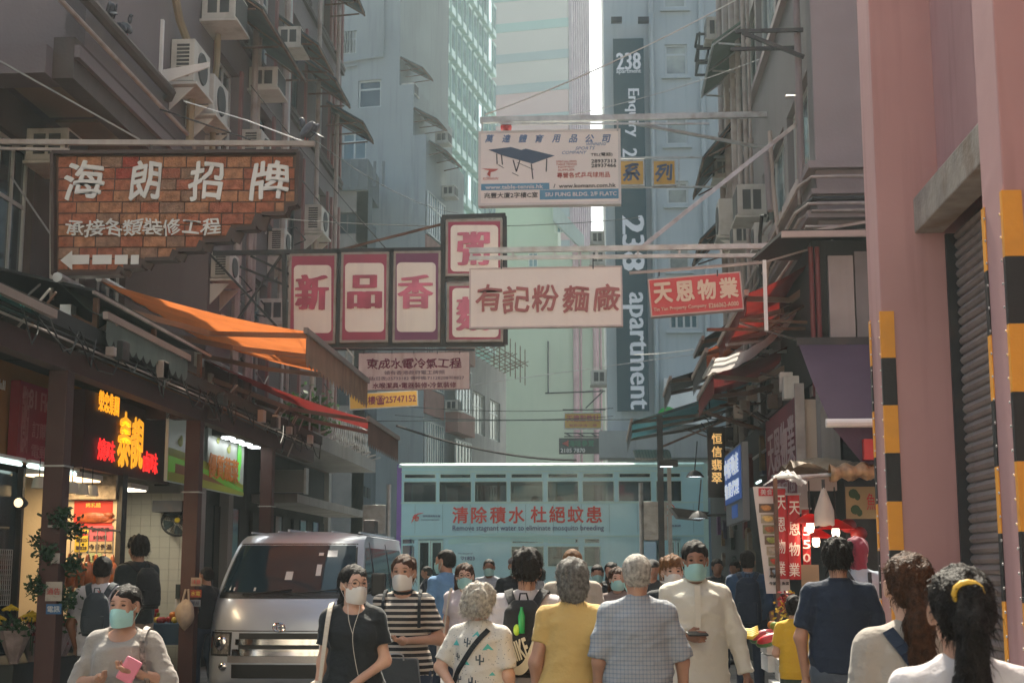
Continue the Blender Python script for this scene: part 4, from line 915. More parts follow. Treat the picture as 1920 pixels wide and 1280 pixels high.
me = MB()
prof = [(0,0),(.018,.012),(.03,.035),(.018,.06),(0,.075)]
for a_, c_ in zip(prof, prof[1:]): me.quad((-a_[0],0,a_[1]),(-a_[0],2.947,a_[1]),(-c_[0],2.947,c_[1]),(-c_[0],0,c_[1]))
me_s = new_mesh(me.v, me.f, [M_shut], name='shutter_slat')
for i in range(54): put('shutter_slat', me_s, T((S_+.12,8.021,.14+i*.075)), g)
for y in (8.021,10.93): MB().box(S_+.03,S_+.12,y,y+.04,.13,4.17).build('shutter_guide', M_dark, g)
M_yel = MK('hazard_yellow', (.85,.36,.04), .55, var=.06, dirt=.2, dcol=(.3,.15,.05), dscale=4); M_blk = MK('hazard_black', (.02,.02,.022), .5, var=.1)
M_scr = MK('bolt_head', (.7,.7,.7), .3, .9, var=0, bump=0)
for yc0, yc1, nm, zt in ((10.97,11.45,'far',3.57),(7.6,8.02,'near',3.62)):
    for k in range(10):
        z1 = zt-k*.365; z0 = max(.14, z1-.363)
        if z1 < .2: break
        m = M_yel if k % 2 == 0 else M_blk
        b = MB(); b.box(C_-.008,C_+.095,yc0-.01,yc0-.001,z0,z1); b.box(C_-.01,C_-.001,yc0-.009,yc0+.035,z0,z1); b.build('corner_guard', m, g)
        b = MB(); b.box(C_-.008,C_-.001,yc1-.06,yc1+.002,z0,z1); b.build('edge_guard', m, g)
    b = MB()
    for k in range(26): b.ell((C_-.012,yc0+.05,.3+k*.128),(.006,.008,.008),6,4); b.ell((C_-.012,yc1-.075,.35+k*.128),(.006,.008,.008),6,4)
    o = b.build('bolt', M_scr, g); o['kind'] = 'stuff'
# ---------------------------------------------------------------- market building and stalls on the right
g = thing('market_hut', 'low dark market hut with a pale door panel and red pipes beside the pink building', 'building', (3,17,0))
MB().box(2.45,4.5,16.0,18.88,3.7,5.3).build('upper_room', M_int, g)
MB().box(2.62,2.9,15.9,15.99,3.95,5.1).build('door_panel', MK('dingy_white',(.3,.27,.25),.7,var=.1,dirt=.6,streak=.4), g)
b = MB(); b.box(2.92,3.3,15.92,15.995,3.95,5.15); b.build('door_panel', MK('dingy_grey',(.17,.16,.155),.7,var=.1,dirt=.6), g)
for x in (2.5,2.43): b = MB(); b.tube([V(x,15.9,3.5),V(x,15.9,5.2)], .028); b.build('pipe', MK('red_pipe',(.13,.015,.012),.5,var=.1), g)
b = MB(); b.slab((2.1,15.7,5.32),(4.6,15.7,5.32),(4.6,18.88,5.7),(2.1,18.88,5.7),.04); b.build('roof_sheet', M_dkroof, g)
b = MB(); b.bar((2.08,15.68,5.3),(4.0,15.68,5.3),.05,.07); b.build('eave', MK('eave_tan',(.4,.33,.3),.6,var=.1), g)
b = MB(); b.slab((2.3,15.9,5.35),(3.9,15.9,5.6),(3.9,17,5.75),(2.3,17,5.5),.03); b.build('roof_sheet', M_steel, g)
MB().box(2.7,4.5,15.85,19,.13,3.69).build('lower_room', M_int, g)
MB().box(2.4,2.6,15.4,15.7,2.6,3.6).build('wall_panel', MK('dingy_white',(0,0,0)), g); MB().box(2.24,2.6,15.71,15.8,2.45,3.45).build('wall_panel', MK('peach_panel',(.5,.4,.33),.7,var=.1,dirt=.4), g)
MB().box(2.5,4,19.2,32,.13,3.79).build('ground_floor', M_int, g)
# right awnings: built through a mirror-free rotated frame
def awR(name_, label, Y0, Y1, Xi, zi, Xo, zo, m, **k): return awning('awning', label, Y0, Y1, Xi, zi, Xo, zo, m, side=-1, **k)
M_tealc = MK('teal_canvas',(.03,.1,.12),.8,var=.2,streak=.3,trans=.25,dcol=(.02,.04,.05)); M_dkc = MK('dark_canvas',(.04,.045,.05),.85,var=.3,streak=.4,trans=.15)
awR('a','long dark teal awning nearest the tram on the right, reaching over the street', 27,31.2,3,5.15,.66,4.4,M_tealc,vm=M_dkc,arms=3,valance=.2)
awR('a','short dark awning behind the sagging white cloth on the right', 24,26.4,3,5.5,1.25,4.8,M_dkc,vm=M_dkc,arms=2)
awR('a','glassy dark tin awning above the orange one on the right', 23.2,25.2,3,6.1,1.75,5.35,MK('grey_tin',(.13,.15,.15),.5,.4,var=.3,dirt=.5),arms=2,valance=0,sag=0)
awR('a','orange-red awning above the sagging white cloth', 20.6,23.6,3,5.75,1.6,4.75,MK('rust_canvas',(.28,.07,.03),.8,var=.2,streak=.4,trans=.4),vm=M_dkc,arms=2,valance=.22)
awR('a','bright red awning just right of the red property sign', 16.4,20.2,2.75,5.3,1.75,4.78,MK('bright_red_canvas',(.16,.015,.012),.8,var=.15,streak=.5,trans=.4),vm=MK('bright_red_canvas',(0,0,0)),arms=3,valance=.15)
awR('a','maroon awning hanging below the sagging white cloth', 18.2,21.0,2.6,4.5,1.5,4.1,MK('maroon_canvas',(.12,.02,.02),.8,var=.2,trans=.3),vm=M_rd,arms=2,valance=.2)
t = thing('sagging_cloth', 'brilliant white sagging tarpaulin between the red and maroon awnings', 'tarpaulin', (1.9,18,4.3))
b = MB(); b.grid(lambda s,q: V(1.42+1.05*s, 17.2+1.6*q, 4.12+.62*s-.13*math.sin(math.pi*s)-.05*math.sin(math.pi*q)+.008*math.sin(s*30)), 20, 8)
b.build('cloth', MK('white_tarp',(.8,.76,.72),.5,var=.04,trans=.35), t, smooth=2); MB().tube([V(1.42,17.15,4.12),V(1.42,18.85,4.12)], .02).build('edge_bar', M_steel, t)
t = thing('canopy_pole', 'dark post carrying the teal awning beside the tram', 'post', (1.19,27.2,0)); MB().box(1.14,1.25,27.15,27.27,.13,4.5).build('post', M_dark, t); b=MB(); b.box(1.1,1.3,27.1,27.3,.13,.5); b.build('foot', M_conc, t)
b = MB(); b.bar((.7,27.2,4.38),(2.9,27.2,5.05),.05); b.bar((1.2,27.2,3.9),(2.9,27.2,4.6),.04); b.build('brace', M_rust, t)
# purple awning facing the camera
t = thing('awning', 'faded purple awning with a white roller over the fruit stall', 'awning', (2.7,15,3.6))
M_pu = MK('purple_canvas',(.10,.06,.095),.85,var=.15,scale=1.5,streak=.3,trans=.3,dcol=(.1,.07,.1))
b = MB(); b.grid(lambda s,q: V(2.2+.1*q+(1.1-.1*q)*s, 15.45-1.25*q, 4.02-.97*q-.03*math.sin(math.pi*q)), 8, 8); b.build('fabric', M_pu, t, smooth=2)
b = MB(); b.bar((2.18,15.47,4.05),(3.35,15.47,4.05),.06,.09); b.build('top_bar', M_dark, t); b = MB(); b.tube([V(2.26,14.18,3.03),V(3.35,14.18,3.03)], .045, 10); b.build('roller', M_white, t)
b = MB(); b.prism([(2.32,14.2,3.0),(2.62,14.2,2.62),(3.3,14.2,2.62),(3.3,14.2,3.0)],(0,.01,0)); b.build('side_flap', M_pu, t); b = MB(); b.box(2.6,3.35,14.05,14.15,2.66,2.86); b.build('red_roll', MK('red_roll',(.45,.03,.03),.5,var=.1), t)
# faded crimson street-facing sign
t = thing('shop_sign', 'faded dark crimson property signboard facing the street under the awnings', 'sign', (2.2,17,3.1))
b = MB(); b.box(2.2,2.26,15.72,18.7,2.3,3.5); b.build('board', MK('faded_crimson',(.17,.03,.045),.7,var=.15,streak=.4), t); b = MB(); b.box(2.17,2.27,15.64,15.71,2.2,3.62); b.build('frame_post', M_pipe, t)
MSR = lambda X_, Y_, z_: T((X_, Y_, z_)) @ Rz(-math.pi/2)
lettering('天恩物業', t, MSR(2.197,17.2,3.05), MK('faded_white',(.42,.3,.3),.7,var=.1,bump=0), 2.5,.55,bold=.01); lettering('地產代理 2550 7337', t, MSR(2.197,17.2,2.55), MK('faded_white',(0,0,0)), 2.4,.2)
t = thing('shop_sign', 'narrow blue lit signboard turned to the street beside the gold characters', 'sign', (1.95,20.4,3))
b = MB(); b.box(1.93,2.02,19.2,21.7,2.25,3.3); b.build('box', MK('grey_sign_edge',(.2,.21,.23),.5,var=.1), t); MB().box(1.91,1.928,19.3,21.6,2.55,3.26).build('panel', MK('lit_blue',(.05,.15,.5),.5,emit=.05,ecol=(.05,.16,.6),var=0,bump=0), t)
M_lw = MK('lit_white',(.9,.93,1),.5,emit=.12,ecol=(.8,.9,1),var=0,bump=0)
lettering('中原地產', t, MSR(1.905,20.45,3.05), M_lw, 2.1,.3,bold=.02); lettering('物業代理', t, MSR(1.905,20.45,2.73), M_lw, 2.1,.22,bold=.02); MB().box(1.92,1.928,19.9,20.7,2.32,2.5).build('panel', MK('lit_blue',(0,0,0)), t)
t = thing('shop_sign', 'black vertical sign with four glowing gold characters', 'sign', (1.95,23,3.2))
a_, b__ = PY(1326,800,23), PY(1362,932,23); MB().box(a_.x,b__.x,23,23.12,b__.z,a_.z).build('board', MK('gloss_black',(.015,.015,.018),.2,var=0,bump=0), t)
M_gold = MK('gold_light',(.9,.62,.25),.5,emit=.2,ecol=(1,.62,.22),var=0,bump=0)
for i, c_ in enumerate('恒信翡翠'): p = PY(1344, 822+i*24.5, 22.995); lettering(c_, t, T(p), M_gold, .165,.175,bold=.02)
# shop wall behind: assorted hanging goods
rn = random.Random(21)
M_goods = [MK('goods_%d' % i, c, .8, var=.3, scale=8) for i, c in enumerate([(.05,.05,.08),(.12,.04,.04),(.03,.05,.04),(.2,.18,.15),(.08,.04,.1),(.15,.1,.05)])]
for i in range(26):
    y = 19.5+rn.random()*9; z = .9+rn.random()*2.2; x = 2.25+rn.random()*.2; m = M_goods[i % 6]
    b = MB(); w2, h2 = .1+rn.random()*.15, .2+rn.random()*.3
    b.prism([(x,y-w2,z),(x,y+w2,z),(x,y+w2*.8,z+h2),(x,y,z+h2*1.15),(x,y-w2*.8,z+h2)], (.06,0,0)); o = b.build('hanging_bag', m, None); tag(o, 'dark bag or garment hung on display in the shadowed shopfronts on the right', 'bag', 'goods hung outside the right shops')
t = thing('goods_rail', 'long rail of shadowed display hooks outside the right shops', 'rail', (2.3,24,2.9)); MB().tube([V(2.35,19.4,3.25),V(2.35,29,3.25)], .02, 6).build('bar', M_steel, t)
for i, y in enumerate((20.5,23.0,25.5)): 
    t = thing('tube_light', ('nearest','middle','farthest')[i]+' greenish tube light in the shadowed right shops', 'lamp', (2.4,y,2.8), 0, 'tube lights of the right shops'); MB().tube([V(2.32,y,2.85),V(2.32,y+.5,2.85)], .018).build('tube', M_tube, t)
rn = random.Random(5)
t = thing('cable_run', 'tangle of cables, boxes and poles under the right awnings', 'cables', (2.6,22,4))
for i in range(26):
    y = 16+rn.random()*13; x = 1.9+rn.random()*.9; z = 3.5+rn.random()*1.3; pipe(t, [V(x,y,z), V(x+.2,y+.5*rn.random(),z-.2*rn.random()), V(x+.5*rn.random(),y+1.2*rn.random(),z+.1)], .006+.008*rn.random(), rn.choice([M_cable,M_cable,M_pipe]), 'cable_loop')
for i in range(14):
    y = 16.2+rn.random()*13; x = 2.1+rn.random()*.4; z = 3.2+rn.random()*1.2; s_ = .08+.14*rn.random(); MB().box(x,x+s_,y,y+s_,z,z+s_*1.5).build('junction_box', rn.choice([M_dark,M_pipe,M_ac,M_rust]), t, bevel=.008)
for i in range(16):
    y = 16.2+rn.random()*14; x = 1.6+rn.random()*.6; z = 3.9+rn.random()*.8; MB().bar((x,y,z),(2.9,y+.4*rn.random(),z+.3-.9*rn.random()),.02+.02*rn.random()).build('strut', rn.choice([M_rust,M_dark,M_steel]), t)
# hanging lamps over the street
def pend(u, v, Y, label, r=.16):
    p = PY(u, v, Y); t = thing('pendant_lamp', label, 'lamp', p); MB().lathe([(.02,.12),(r*.6,.08),(r,.0),(r*.9,.0)], p, 14).build('shade', M_dark, t, smooth=1)
    MB().lathe([(0,.005),(r*.7,.005)], p, 12).build('bulb', MK('pale_bulb',(.9,1,1),.5,emit=1,ecol=(.85,.95,1),var=0,bump=0), t); MB().tube([p+V(0,0,.12),p+V(.05,0,.6)], .01, 5).build('cord', M_cable, t)
pend(1303,894,24,'round dark pendant lamp hanging left of the gold character sign'); pend(1310,972,22,'small pendant lamp under the black sloping board')
p = PY(1246,872,27); t = thing('street_lamp', 'flat dark street lamp head on the awning post by the tram', 'lamp', p); MB().box(p.x-.12,p.x+.25,26.9,27.1,p.z-.02,p.z+.1).build('head', M_dark, t, bevel=.01); MB().box(p.x-.08,p.x+.15,26.92,27.08,p.z-.03,p.z-.021).build('lens', MK('pale_bulb',(0,0,0)), t)
t = thing('corrugated_canopy', 'small corrugated canopy in front of the tram roof', 'canopy', PY(1220,850,30)); a_, b__ = PY(1190,862,30), PY(1258,840,30)
b = MB()
for k in range(12): x = a_.x+(b__.x-a_.x)*k/12; b.bar((x+.03,29.7,a_.z),(x+.03-.02,30.5,b__.z),.05,.03)
o = b.build('rib', M_white, t); o['kind']='stuff'; b = MB(); b.slab((a_.x,29.7,a_.z-.03),(b__.x,29.7,a_.z-.03),(b__.x,30.5,b__.z-.03),(a_.x,30.5,b__.z-.03),.02); b.build('sheet', M_steel, t)
MB().box(b__.x-.1,b__.x-.02,29.7,29.8,.13,a_.z-.04).build('leg', M_steel, t)
p = PY(1293,962,23.5); t = thing('sloping_board', 'black sloping display board sticking out of the right shops', 'board', p); b = MB(); b.prism([p+V(-.3,0,.1),p+V(.32,0,.02),p+V(.22,0,-.1),p+V(-.18,0,-.06)],(0,.8,0)); b.build('board', M_black, t); MB().bar(p+V(.3,.4,-.02),V(2.5,p.y+.4,p.z),.04).build('bracket', M_dark, t)
def backsign(u0,v0,u1,v1,Y,pu,label,top):
    a_, b__ = PY(u0,v0,Y), PY(u1,v1,Y); q = PY(pu,v1,Y-.05); t = thing('road_sign', label, 'road sign', (q.x,Y,0))
    MB().box(a_.x,b__.x,Y,Y+.03,b__.z,a_.z).build('panel', M_steel, t, bevel=.005); b = MB(); b.bar((a_.x,Y-.02,a_.z-.1),(b__.x,Y-.02,a_.z-.1),.03); b.bar((a_.x,Y-.02,b__.z+.1),(b__.x,Y-.02,b__.z+.1),.03); b.build('rail', M_steel, t)
    MB().tube([V(q.x,Y-.06,0),V(q.x,Y-.06,PY(pu,top,Y).z)], .05, 10).build('post', M_steel, t)
backsign(1205,940,1252,1012,31,1203,'grey back of a road sign before the right end of the tram',905)
backsign(680,946,722,1000,31,728,'grey back of a road sign on a post left of the tram',908)
# ---------------------------------------------------------------- fruit stall, menu board, banners
def fbox(name, u0, v0, u1, v1, Y, th, m, par=None): a_, b__ = PY(u0,v0,Y), PY(u1,v1,Y); return MB().box(a_.x,b__.x,Y,Y+th,b__.z,a_.z).build(name, m, par)
t = thing('menu_board', 'leaning white menu board with food photos beside the red banners', 'menu board', PY(1455,1115,14.9))
M_menu = MK('menu_white',(.6,.56,.52),.5,var=.04,bump=0); a_ = PY(1412,912,14.9); b__ = PY(1482,1112,14.9)
b = MB(); b.prism([(a_.x,14.9,a_.z),(a_.x+.3,14.9,a_.z),(b__.x+.0,14.9,b__.z),(b__.x-.24,14.9,b__.z)],(0,.03,0)); b.build('panel', M_menu, t)
FD = [(.5,.22,.06),(.6,.4,.12),(.35,.12,.05),(.3,.35,.08),(.45,.4,.3),(.5,.08,.05),(.2,.25,.3)]
b = MB(); q = PY(1435,922,14.895); b.box(q.x-.07,q.x+.1,14.885,14.899,q.z-.04,q.z+.04); o = b.build('heading_plate', MK('menu_red',(.5,.03,.04),.5,var=0,bump=0), t); lettering('美食', o, T(q+V(.01,-.012,0)), M_menu, .12,.06)
for k in range(7):
    q = PY(1434+k*3.6, 952+k*20, 14.895); b = MB(); b.box(q.x-.06,q.x+.09,14.887,14.899,q.z-.045,q.z+.045); o = b.build('food_photo', MK('food_bg_%d' % (k%3), [(.12,.08,.05),(.35,.3,.2),(.2,.2,.1)][k%3], .5, var=.3, scale=20), t)
    b = MB(); b.ell((q.x+.015,14.884,q.z),(.05,.006,.03),10,6); b.ell((q.x-.02,14.882,q.z+.01),(.025,.006,.018),8,5); b.build('food_print', MK('food_%d' % k, FD[k], .5, var=.3, scale=30), o)
for k in range(3): lettering('牛腩麵 魚蛋', t, T(PY(1461,1093-k*13,14.89)), MK('ink',(.03,.03,.03),.7,var=0,bump=0), .2,.035,bold=.02)
M_bnr = MK('banner_red',(.5,.03,.035),.6,var=.08,streak=.1,trans=.2,dcol=(.3,.02,.02)); M_bw = MK('banner_white',(.75,.68,.62),.6,var=0,bump=0)
for i,(u0,v0,u1,v1,Y,s,lab,us) in enumerate(((1448,916,1477,1085,14.75,'天恩物業','left of two hanging red banners, characters half folded away',.75),(1476,928,1503,1086,14.7,'天恩物業','right of two hanging red banners with four pale characters',1),(1503,955,1522,1082,14.72,'95507','red strip with a phone number beside the banners',1))):
    t = thing('banner', lab, 'banner', PY((u0+u1)/2, v0, Y)); a_, b__ = PY(u0,v0,Y), PY(u1,v1,Y)
    b = MB(); b.grid(lambda s_,q_: V(a_.x+(b__.x-a_.x)*s_+.05*q_*(i==0), Y+.015*math.sin(s_*5+q_*3), a_.z+(b__.z-a_.z)*q_), 6, 12); b.build('fabric', M_bnr, t, smooth=2)
    MB().tube([V(a_.x-.02,Y,a_.z+.01),V(b__.x+.02,Y,a_.z+.01)], .012, 6).build('rod', M_steel, t)
    n = len(s)
    for k, ch in enumerate(s):
        v_ = v0+(v1-v0)*(k+.62)/(n+.1); p = PY((u0+u1)/2+2*(i==0), v_, Y-.02); lettering(ch, t, T(p), M_bw, (u1-u0)*.72/F*Y*us, (v1-v0)/n*.62/F*Y, bold=.01)
t = thing('stall_canopy', 'tattered stall canopy rail with bundled brown sheets over the fruit stall', 'canopy', (2.5,14.4,2.6))
MB().tube([V(1.75,14.3,2.5),V(3.3,14.3,2.58)], .02, 8).build('rail', M_steel, t); MB().tube([V(1.9,14.3,2.52),V(1.9,15.6,2.6)], .018, 6).build('rail', M_steel, t)
b = MB(); b.grid(lambda s,q: V(1.95+1.3*s, 14.35+1.1*q, 2.6+.1*math.sin(3*s+1)*math.sin(math.pi*q)+.05*math.sin(s*14+q*9)), 24, 10); b.build('sheet', MK('tan_sheet',(.16,.12,.08),.8,var=.3,scale=6,trans=.1), t, smooth=2)
c = PY(1610,886,14.2); b = MB(); b.grid(lambda s,q: c+V(-.28+.6*q, .09*math.cos(s*6.283)*(1+.3*math.sin(q*25)), .03*q+.075*math.sin(s*6.283)*(1+.3*math.sin(q*22+s*9))), 14, 20); b.build('rolled_bundle', MK('brown_wrap',(.32,.2,.1),.4,var=.5,scale=12), t, smooth=2)
b = MB(); b.grid(lambda s,q: PY(1440,905,14.1)+V(.38*s, .5*q, .12*math.sin(math.pi*s)*(1-.4*q)+.012*math.sin(s*40+q*11)), 24, 8); b.build('plastic_cover', MK('white_plastic',(.85,.83,.8),.2,var=.05,trans=.4,bump=.4), t, smooth=2)
MB().box(3.0,3.06,14.1,14.16,.13,2.6).build('pole', M_pipe, t); MB().box(1.74,1.78,14.28,14.32,.13,2.5).build('pole', M_rust, t)
t = thing('printed_cloth', 'yellowish cloth printed with dark leaves and a red character behind the stall', 'cloth', PY(1615,940,15)); fbox('cloth',1585,912,1645,972,15,.01,MK('buff_cloth',(.4,.32,.17),.8,var=.15),t)
for u,v in ((1600,925),(1604,955)): p = PY(u,v,14.99); b = MB(); b.ell(p,(.05,.004,.05),8,5); b.ell(p+V(.04,0,-.03),(.03,.004,.04),8,5); b.build('leaf_print', MK('print_dkgreen',(.03,.08,.03),.6,var=0), t)
lettering('魚', t, T(PY(1633,940,14.99)), MK('menu_red',(0,0,0)), .09,.17)
c = PY(1545,950,14.25); t = thing('plastic_bag', 'white plastic bag hanging from the rail above the red lamps', 'bag', c); b = MB()
b.grid(lambda s,q: V(c.x+(.02+.075*min(1,q*1.6))*math.cos(s*6.283)*(1+.12*math.sin(s*25)), c.y+(.02+.05*q)*math.sin(s*6.283), c.z+.18-.36*q+.01*math.sin(s*19)), 24, 10); b.build('bag', MK('white_bag',(.62,.57,.5),.4,var=.1,trans=.35,bump=.5), t, smooth=2); MB().box(c.x-.015,c.x+.015,c.y-.01,c.y+.01,c.z+.17,c.z+.27).build('clip', M_dark, t)
for i,(u,v) in enumerate(((1519,985),(1567,995),(1530,1012))):
    p = PY(u,v,14.6+.3*i); t = thing('market_lamp', ('left','right','lower middle')[i]+' glowing bulb under a red market lampshade', 'lamp', p, 0, 'red market lamps')
    MB().lathe([(.03,.12),(.09,.09),(.2,.02),(.19,.02),(.08,.08)], p, 18).build('lamp_shade', MK('red_shade',(.5,.01,.01),.35,var=.05,trans=.4,bump=0), t, smooth=1)
    b = MB(); b.lathe([(0,-.07),(.03,-.065),(.042,-.02),(.035,.03),(0,.04)], p, 14); b.build('bulb', MK('hot_bulb',(1,.85,.7),.5,emit=2,ecol=(1,.8,.6),var=0,bump=0), t, smooth=2); MB().tube([p+V(0,0,.1),p+V(0,0,.45)], .008, 5).build('cord', M_cable, t)
    l_ = bpy.data.lights.new('bulb_light','POINT'); l_.energy = 1.5; l_.color = (1,.6,.4); l_.shadow_soft_size = .04; o = bpy.data.objects.new('bulb_light', l_); col.objects.link(o); o.location = p+V(0,-.02,-.12); o.parent = t; o.matrix_parent_inverse = wm(t).inverted()
for i,(u,v) in enumerate(((1500,990),(1590,985),(1610,1000))):
    p = PY(u,v,15.1); t = thing('paper_lantern', ('left','middle','right')[i]+' dim round red lantern at the back of the stall', 'lantern', p, 0, 'dim red lanterns'); b = MB(); b.ell(p,(.09,.09,.075),14,8); b.build('lantern', MK('lantern_red',(.3,.02,.02),.5,var=.1,trans=.3), t, smooth=2)
t = thing('cardboard_sign', 'plain tan cardboard leaning behind the boy', 'sign', PY(1520,1070,14.6)); fbox('card',1502,1058,1537,1112,14.6,.015,MK('cardboard',(.38,.27,.16),.85,var=.15),t)
M_crate = MK('white_crate',(.62,.6,.56),.5,var=.1,dirt=.4,dscale=5)
def crate(x, y, z, w_, d, h, label):
    t = thing('crate', label, 'crate', (x+w_/2,y+d/2,z), 0, 'white fruit crates')
    MB().box(x,x+w_,y,y+d,z,z+.02).build('base', M_crate, t)
    for k in range(3):
        zz = z+.021+(h-.03)*k/3; b = MB(); e = .02
        b.box(x,x+w_,y,y+e,zz,zz+h*.22); b.box(x,x+w_,y+d-e,y+d,zz,zz+h*.22); b.box(x,x+e,y+e+.001,y+d-e-.001,zz,zz+h*.22); b.box(x+w_-e,x+w_,y+e+.001,y+d-e-.001,zz,zz+h*.22); b.build('rim', M_crate, t)
    for cx in (x-.004,x+w_-.026):
        for cy in (y-.004,y+d-.026): MB().box(cx,cx+.03,cy,cy+.03,z,z+h).build('corner', M_crate, t)
    return t
M_mel = MK('melon_flesh',(.5,.03,.04),.3,var=.15,scale=10,bump=0); M_rind = MK('melon_rind',(.05,.13,.03),.4,var=.3,scale=8)
n_ = 0; rows = (('nearest row','low front'),('middle row','middle'),('back row','raised back'))
for r in range(3):
    for k in range(4):
        x, y, z = 1.62+k*.44-.06*r, 12.0+r*.55, .45+.2*r
        crate(x, y, z, .41, .5, .2, f'{("leftmost","second","third","rightmost")[k]} white slatted fruit crate in the {("front","middle","back")[r]} row of the stall')
        MB()
        fruit_pile(x+.06,x+.35,y+.06,y+.44,z+.1,14,f'round fruit heaped in the {("leftmost","second","third","rightmost")[k]} {("front","middle","back")[r]} crate','0123'.replace('0','0') and [ (k+r)%4, (k+2*r)%3 ],f'fruit in crate {"abcd"[k]} of the {("front","middle","back")[r]} row')
t = thing('stall_table', 'stepped trestle table holding the white fruit crates', 'table', (2.4,12.8,0))
for r in range(3): MB().box(1.5,3.35,11.98+r*.55,12.52+r*.55,.3+.2*r,.44+.2*r).build('shelf', M_white, t)
for x in (1.55,3.2): 
    for y in (12.05,13.5): MB().box(x,x+.06,y,y+.06,.13,.3).build('leg', M_white, t)
for i,(u,v,Y) in enumerate(((1440,1200,12.9),(1428,1193,13.2))):
    p = PY(u,v,Y); t = thing('watermelon_slice', ('large','smaller')[i]+' cut watermelon half on top of the crates', 'watermelon', p); rot = Matrix.Rotation(math.radians(-20),3,'Y')
    b = MB(); b.ell(p,(.115,.07,.055),16,8,rot); b.build('rind', M_rind, t, smooth=2); b = MB(); b.ell(p+V(0,-.028,.016),(.107,.055,.044),16,8,rot); b.build('flesh', M_mel, t, smooth=2)
for i,(u,v,Y) in enumerate(((1405,1192,12.8),(1472,1180,13.4))):
    p = PY(u,v,Y); t = thing('banana_bunch', ('left','right')[i]+' bunch of bananas on the fruit stall', 'bananas', p)
    for k in range(5): b = MB(); b.tube([p+V(-.09+.0*k,-.04+.02*k,.05),p+V(-.05,-.05+.022*k,.0+.012*k),p+V(.02,-.05+.022*k,-.01+.014*k),p+V(.08,-.04+.02*k,.03+.014*k)],[.008,.02,.02,.006],7); b.build('banana', FR[3], t, smooth=2)
t = thing('flower_bunch', 'small bunch of red and yellow flowers behind the boy', 'flowers', PY(1478,1135,14)); leaves('petals', PY(1480,1140,14), (.12,.08,.14), 160, .05, FR[3], t, 5); leaves('petals', PY(1474,1128,14), (.07,.08,.08), 80, .05, FR[0], t, 6)
for i in range(3):
    x = 1.5+i*.5; b = MB(); b.box(x,x+.45,11.55,11.93,.13,.42); t = thing('foam_box', ('left','middle','right')[i]+' white foam box on the pavement before the fruit stall', 'box', (x,11.7,.13)); b.build('box', M_white, t, bevel=.02); b = MB(); b.box(x-.01,x+.46,11.54,11.94,.421,.46); b.build('lid', M_white, t, bevel=.01)
    leaves('leafy_greens', (x+.22,11.7,.5), (.2,.15,.04), 60, .09, M_leaf if i else M_mel, t, 60+i)
# ---------------------------------------------------------------- hanging signs
def sboard(name_, label, u0, v0, u1, v1, Y, m, th=.1, roll=0, fm=None, fw=.03, cat='sign', group=None, light=False):
    a_, b__ = PY(u0,v0,Y), PY(u1,v1,Y); c = (a_+b__)/2; c.y = Y; w_, h = b__.x-a_.x, a_.z-b__.z
    M = T(c) @ Matrix.Rotation(roll,4,'Y'); t = thing('hanging_sign', label, cat, c, 0, group)
    MB().box(-w_/2+fw,w_/2-fw,.006,th,-h/2+fw,h/2-fw).build('panel', m, t, world=M)
    if fm:
        for q in ((-w_/2,w_/2,h/2-fw,h/2),(-w_/2,w_/2,-h/2,-h/2+fw),(-w_/2,-w_/2+fw,-h/2+fw,h/2-fw),(w_/2-fw,w_/2,-h/2+fw,h/2-fw)):
            MB().box(q[0],q[1],0,th+.006,q[2],q[3]).build('frame', fm, t, world=M)
    def put_(s, u, v, wpx, hpx, mm, dy=.004, **k):
        p = PY(u,v,Y); l_ = M.inverted() @ p
        return lettering(s, t, M @ T((l_.x, dy, l_.z)), mm, wpx/F*Y if wpx else None, hpx/F*Y if hpx else None, **k)
    def box_(nm, ua, va, ub, vb, mm, d=.003):
        p, q = M.inverted() @ PY(ua,va,Y), M.inverted() @ PY(ub,vb,Y); return MB().box(p.x,q.x,.005-d,.0055,q.z,p.z).build(nm, mm, t, world=M)
    return t, M, put_, box_, w_, h
def ink(n, c, **k): return MK('ink_'+n, c, .6, var=0, bump=0, **k)
def beam(par, a, b_, w_=.06, h=None, m=None, name='beam'): bb = MB(); bb.bar(a, b_, w_, h); return bb.build(name, m or M_steel, par)
def hanger(par, p, L=.15): beam(par, p, p+V(0,0,L), .018, name='hanger')
# brick sign
Yb = 13.5
t = thing('hanging_sign', 'stepped brick-faced renovation shop sign with white characters and an arrow', 'sign', PY(330,400,Yb))
out = [(102,289),(562,287),(558,386),(541,388),(538,403),(494,404),(484,430),(446,432),(436,452),(388,455),(382,470),(338,472),(332,487),(276,489),(270,502),(236,504),(230,515),(104,517)]
P2 = [PY(u,v,Yb) for u,v in out]
b = MB(); b.prism([V(p.x,Yb,p.z) for p in P2], (0,.12,0)); b.build('backing', MK('mortar',(.1,.055,.04),.9,var=.2,scale=10), t)
M_fr = MK('dark_frame_bronze',(.06,.035,.03),.6,.2,var=.2)
for p, q in zip(P2, P2[1:]+P2[:1]): beam(t, V(p.x,Yb,p.z), V(q.x,Yb,q.z), *((.16, .035) if abs(p.x-q.x) > abs(p.z-q.z) else (.035, .16)), M_fr, 'frame')
rn = random.Random(3)
def rb(v): 
    for vm, u in ((385,553),(402,533),(428,478),(450,433),(468,380),(486,330),(500,270),(520,232)):
        if v < vm: return u
    return 0
bmats = [MK('brick_%d' % i, c, .85, var=.35, scale=14, dirt=.3, dcol=(.12,.08,.05), dscale=9, bump=.9, bscale=60) for i, c in enumerate([(.36,.12,.065),(.31,.10,.06),(.38,.17,.09),(.27,.15,.1),(.33,.06,.04)])]
v = 294; row = 0
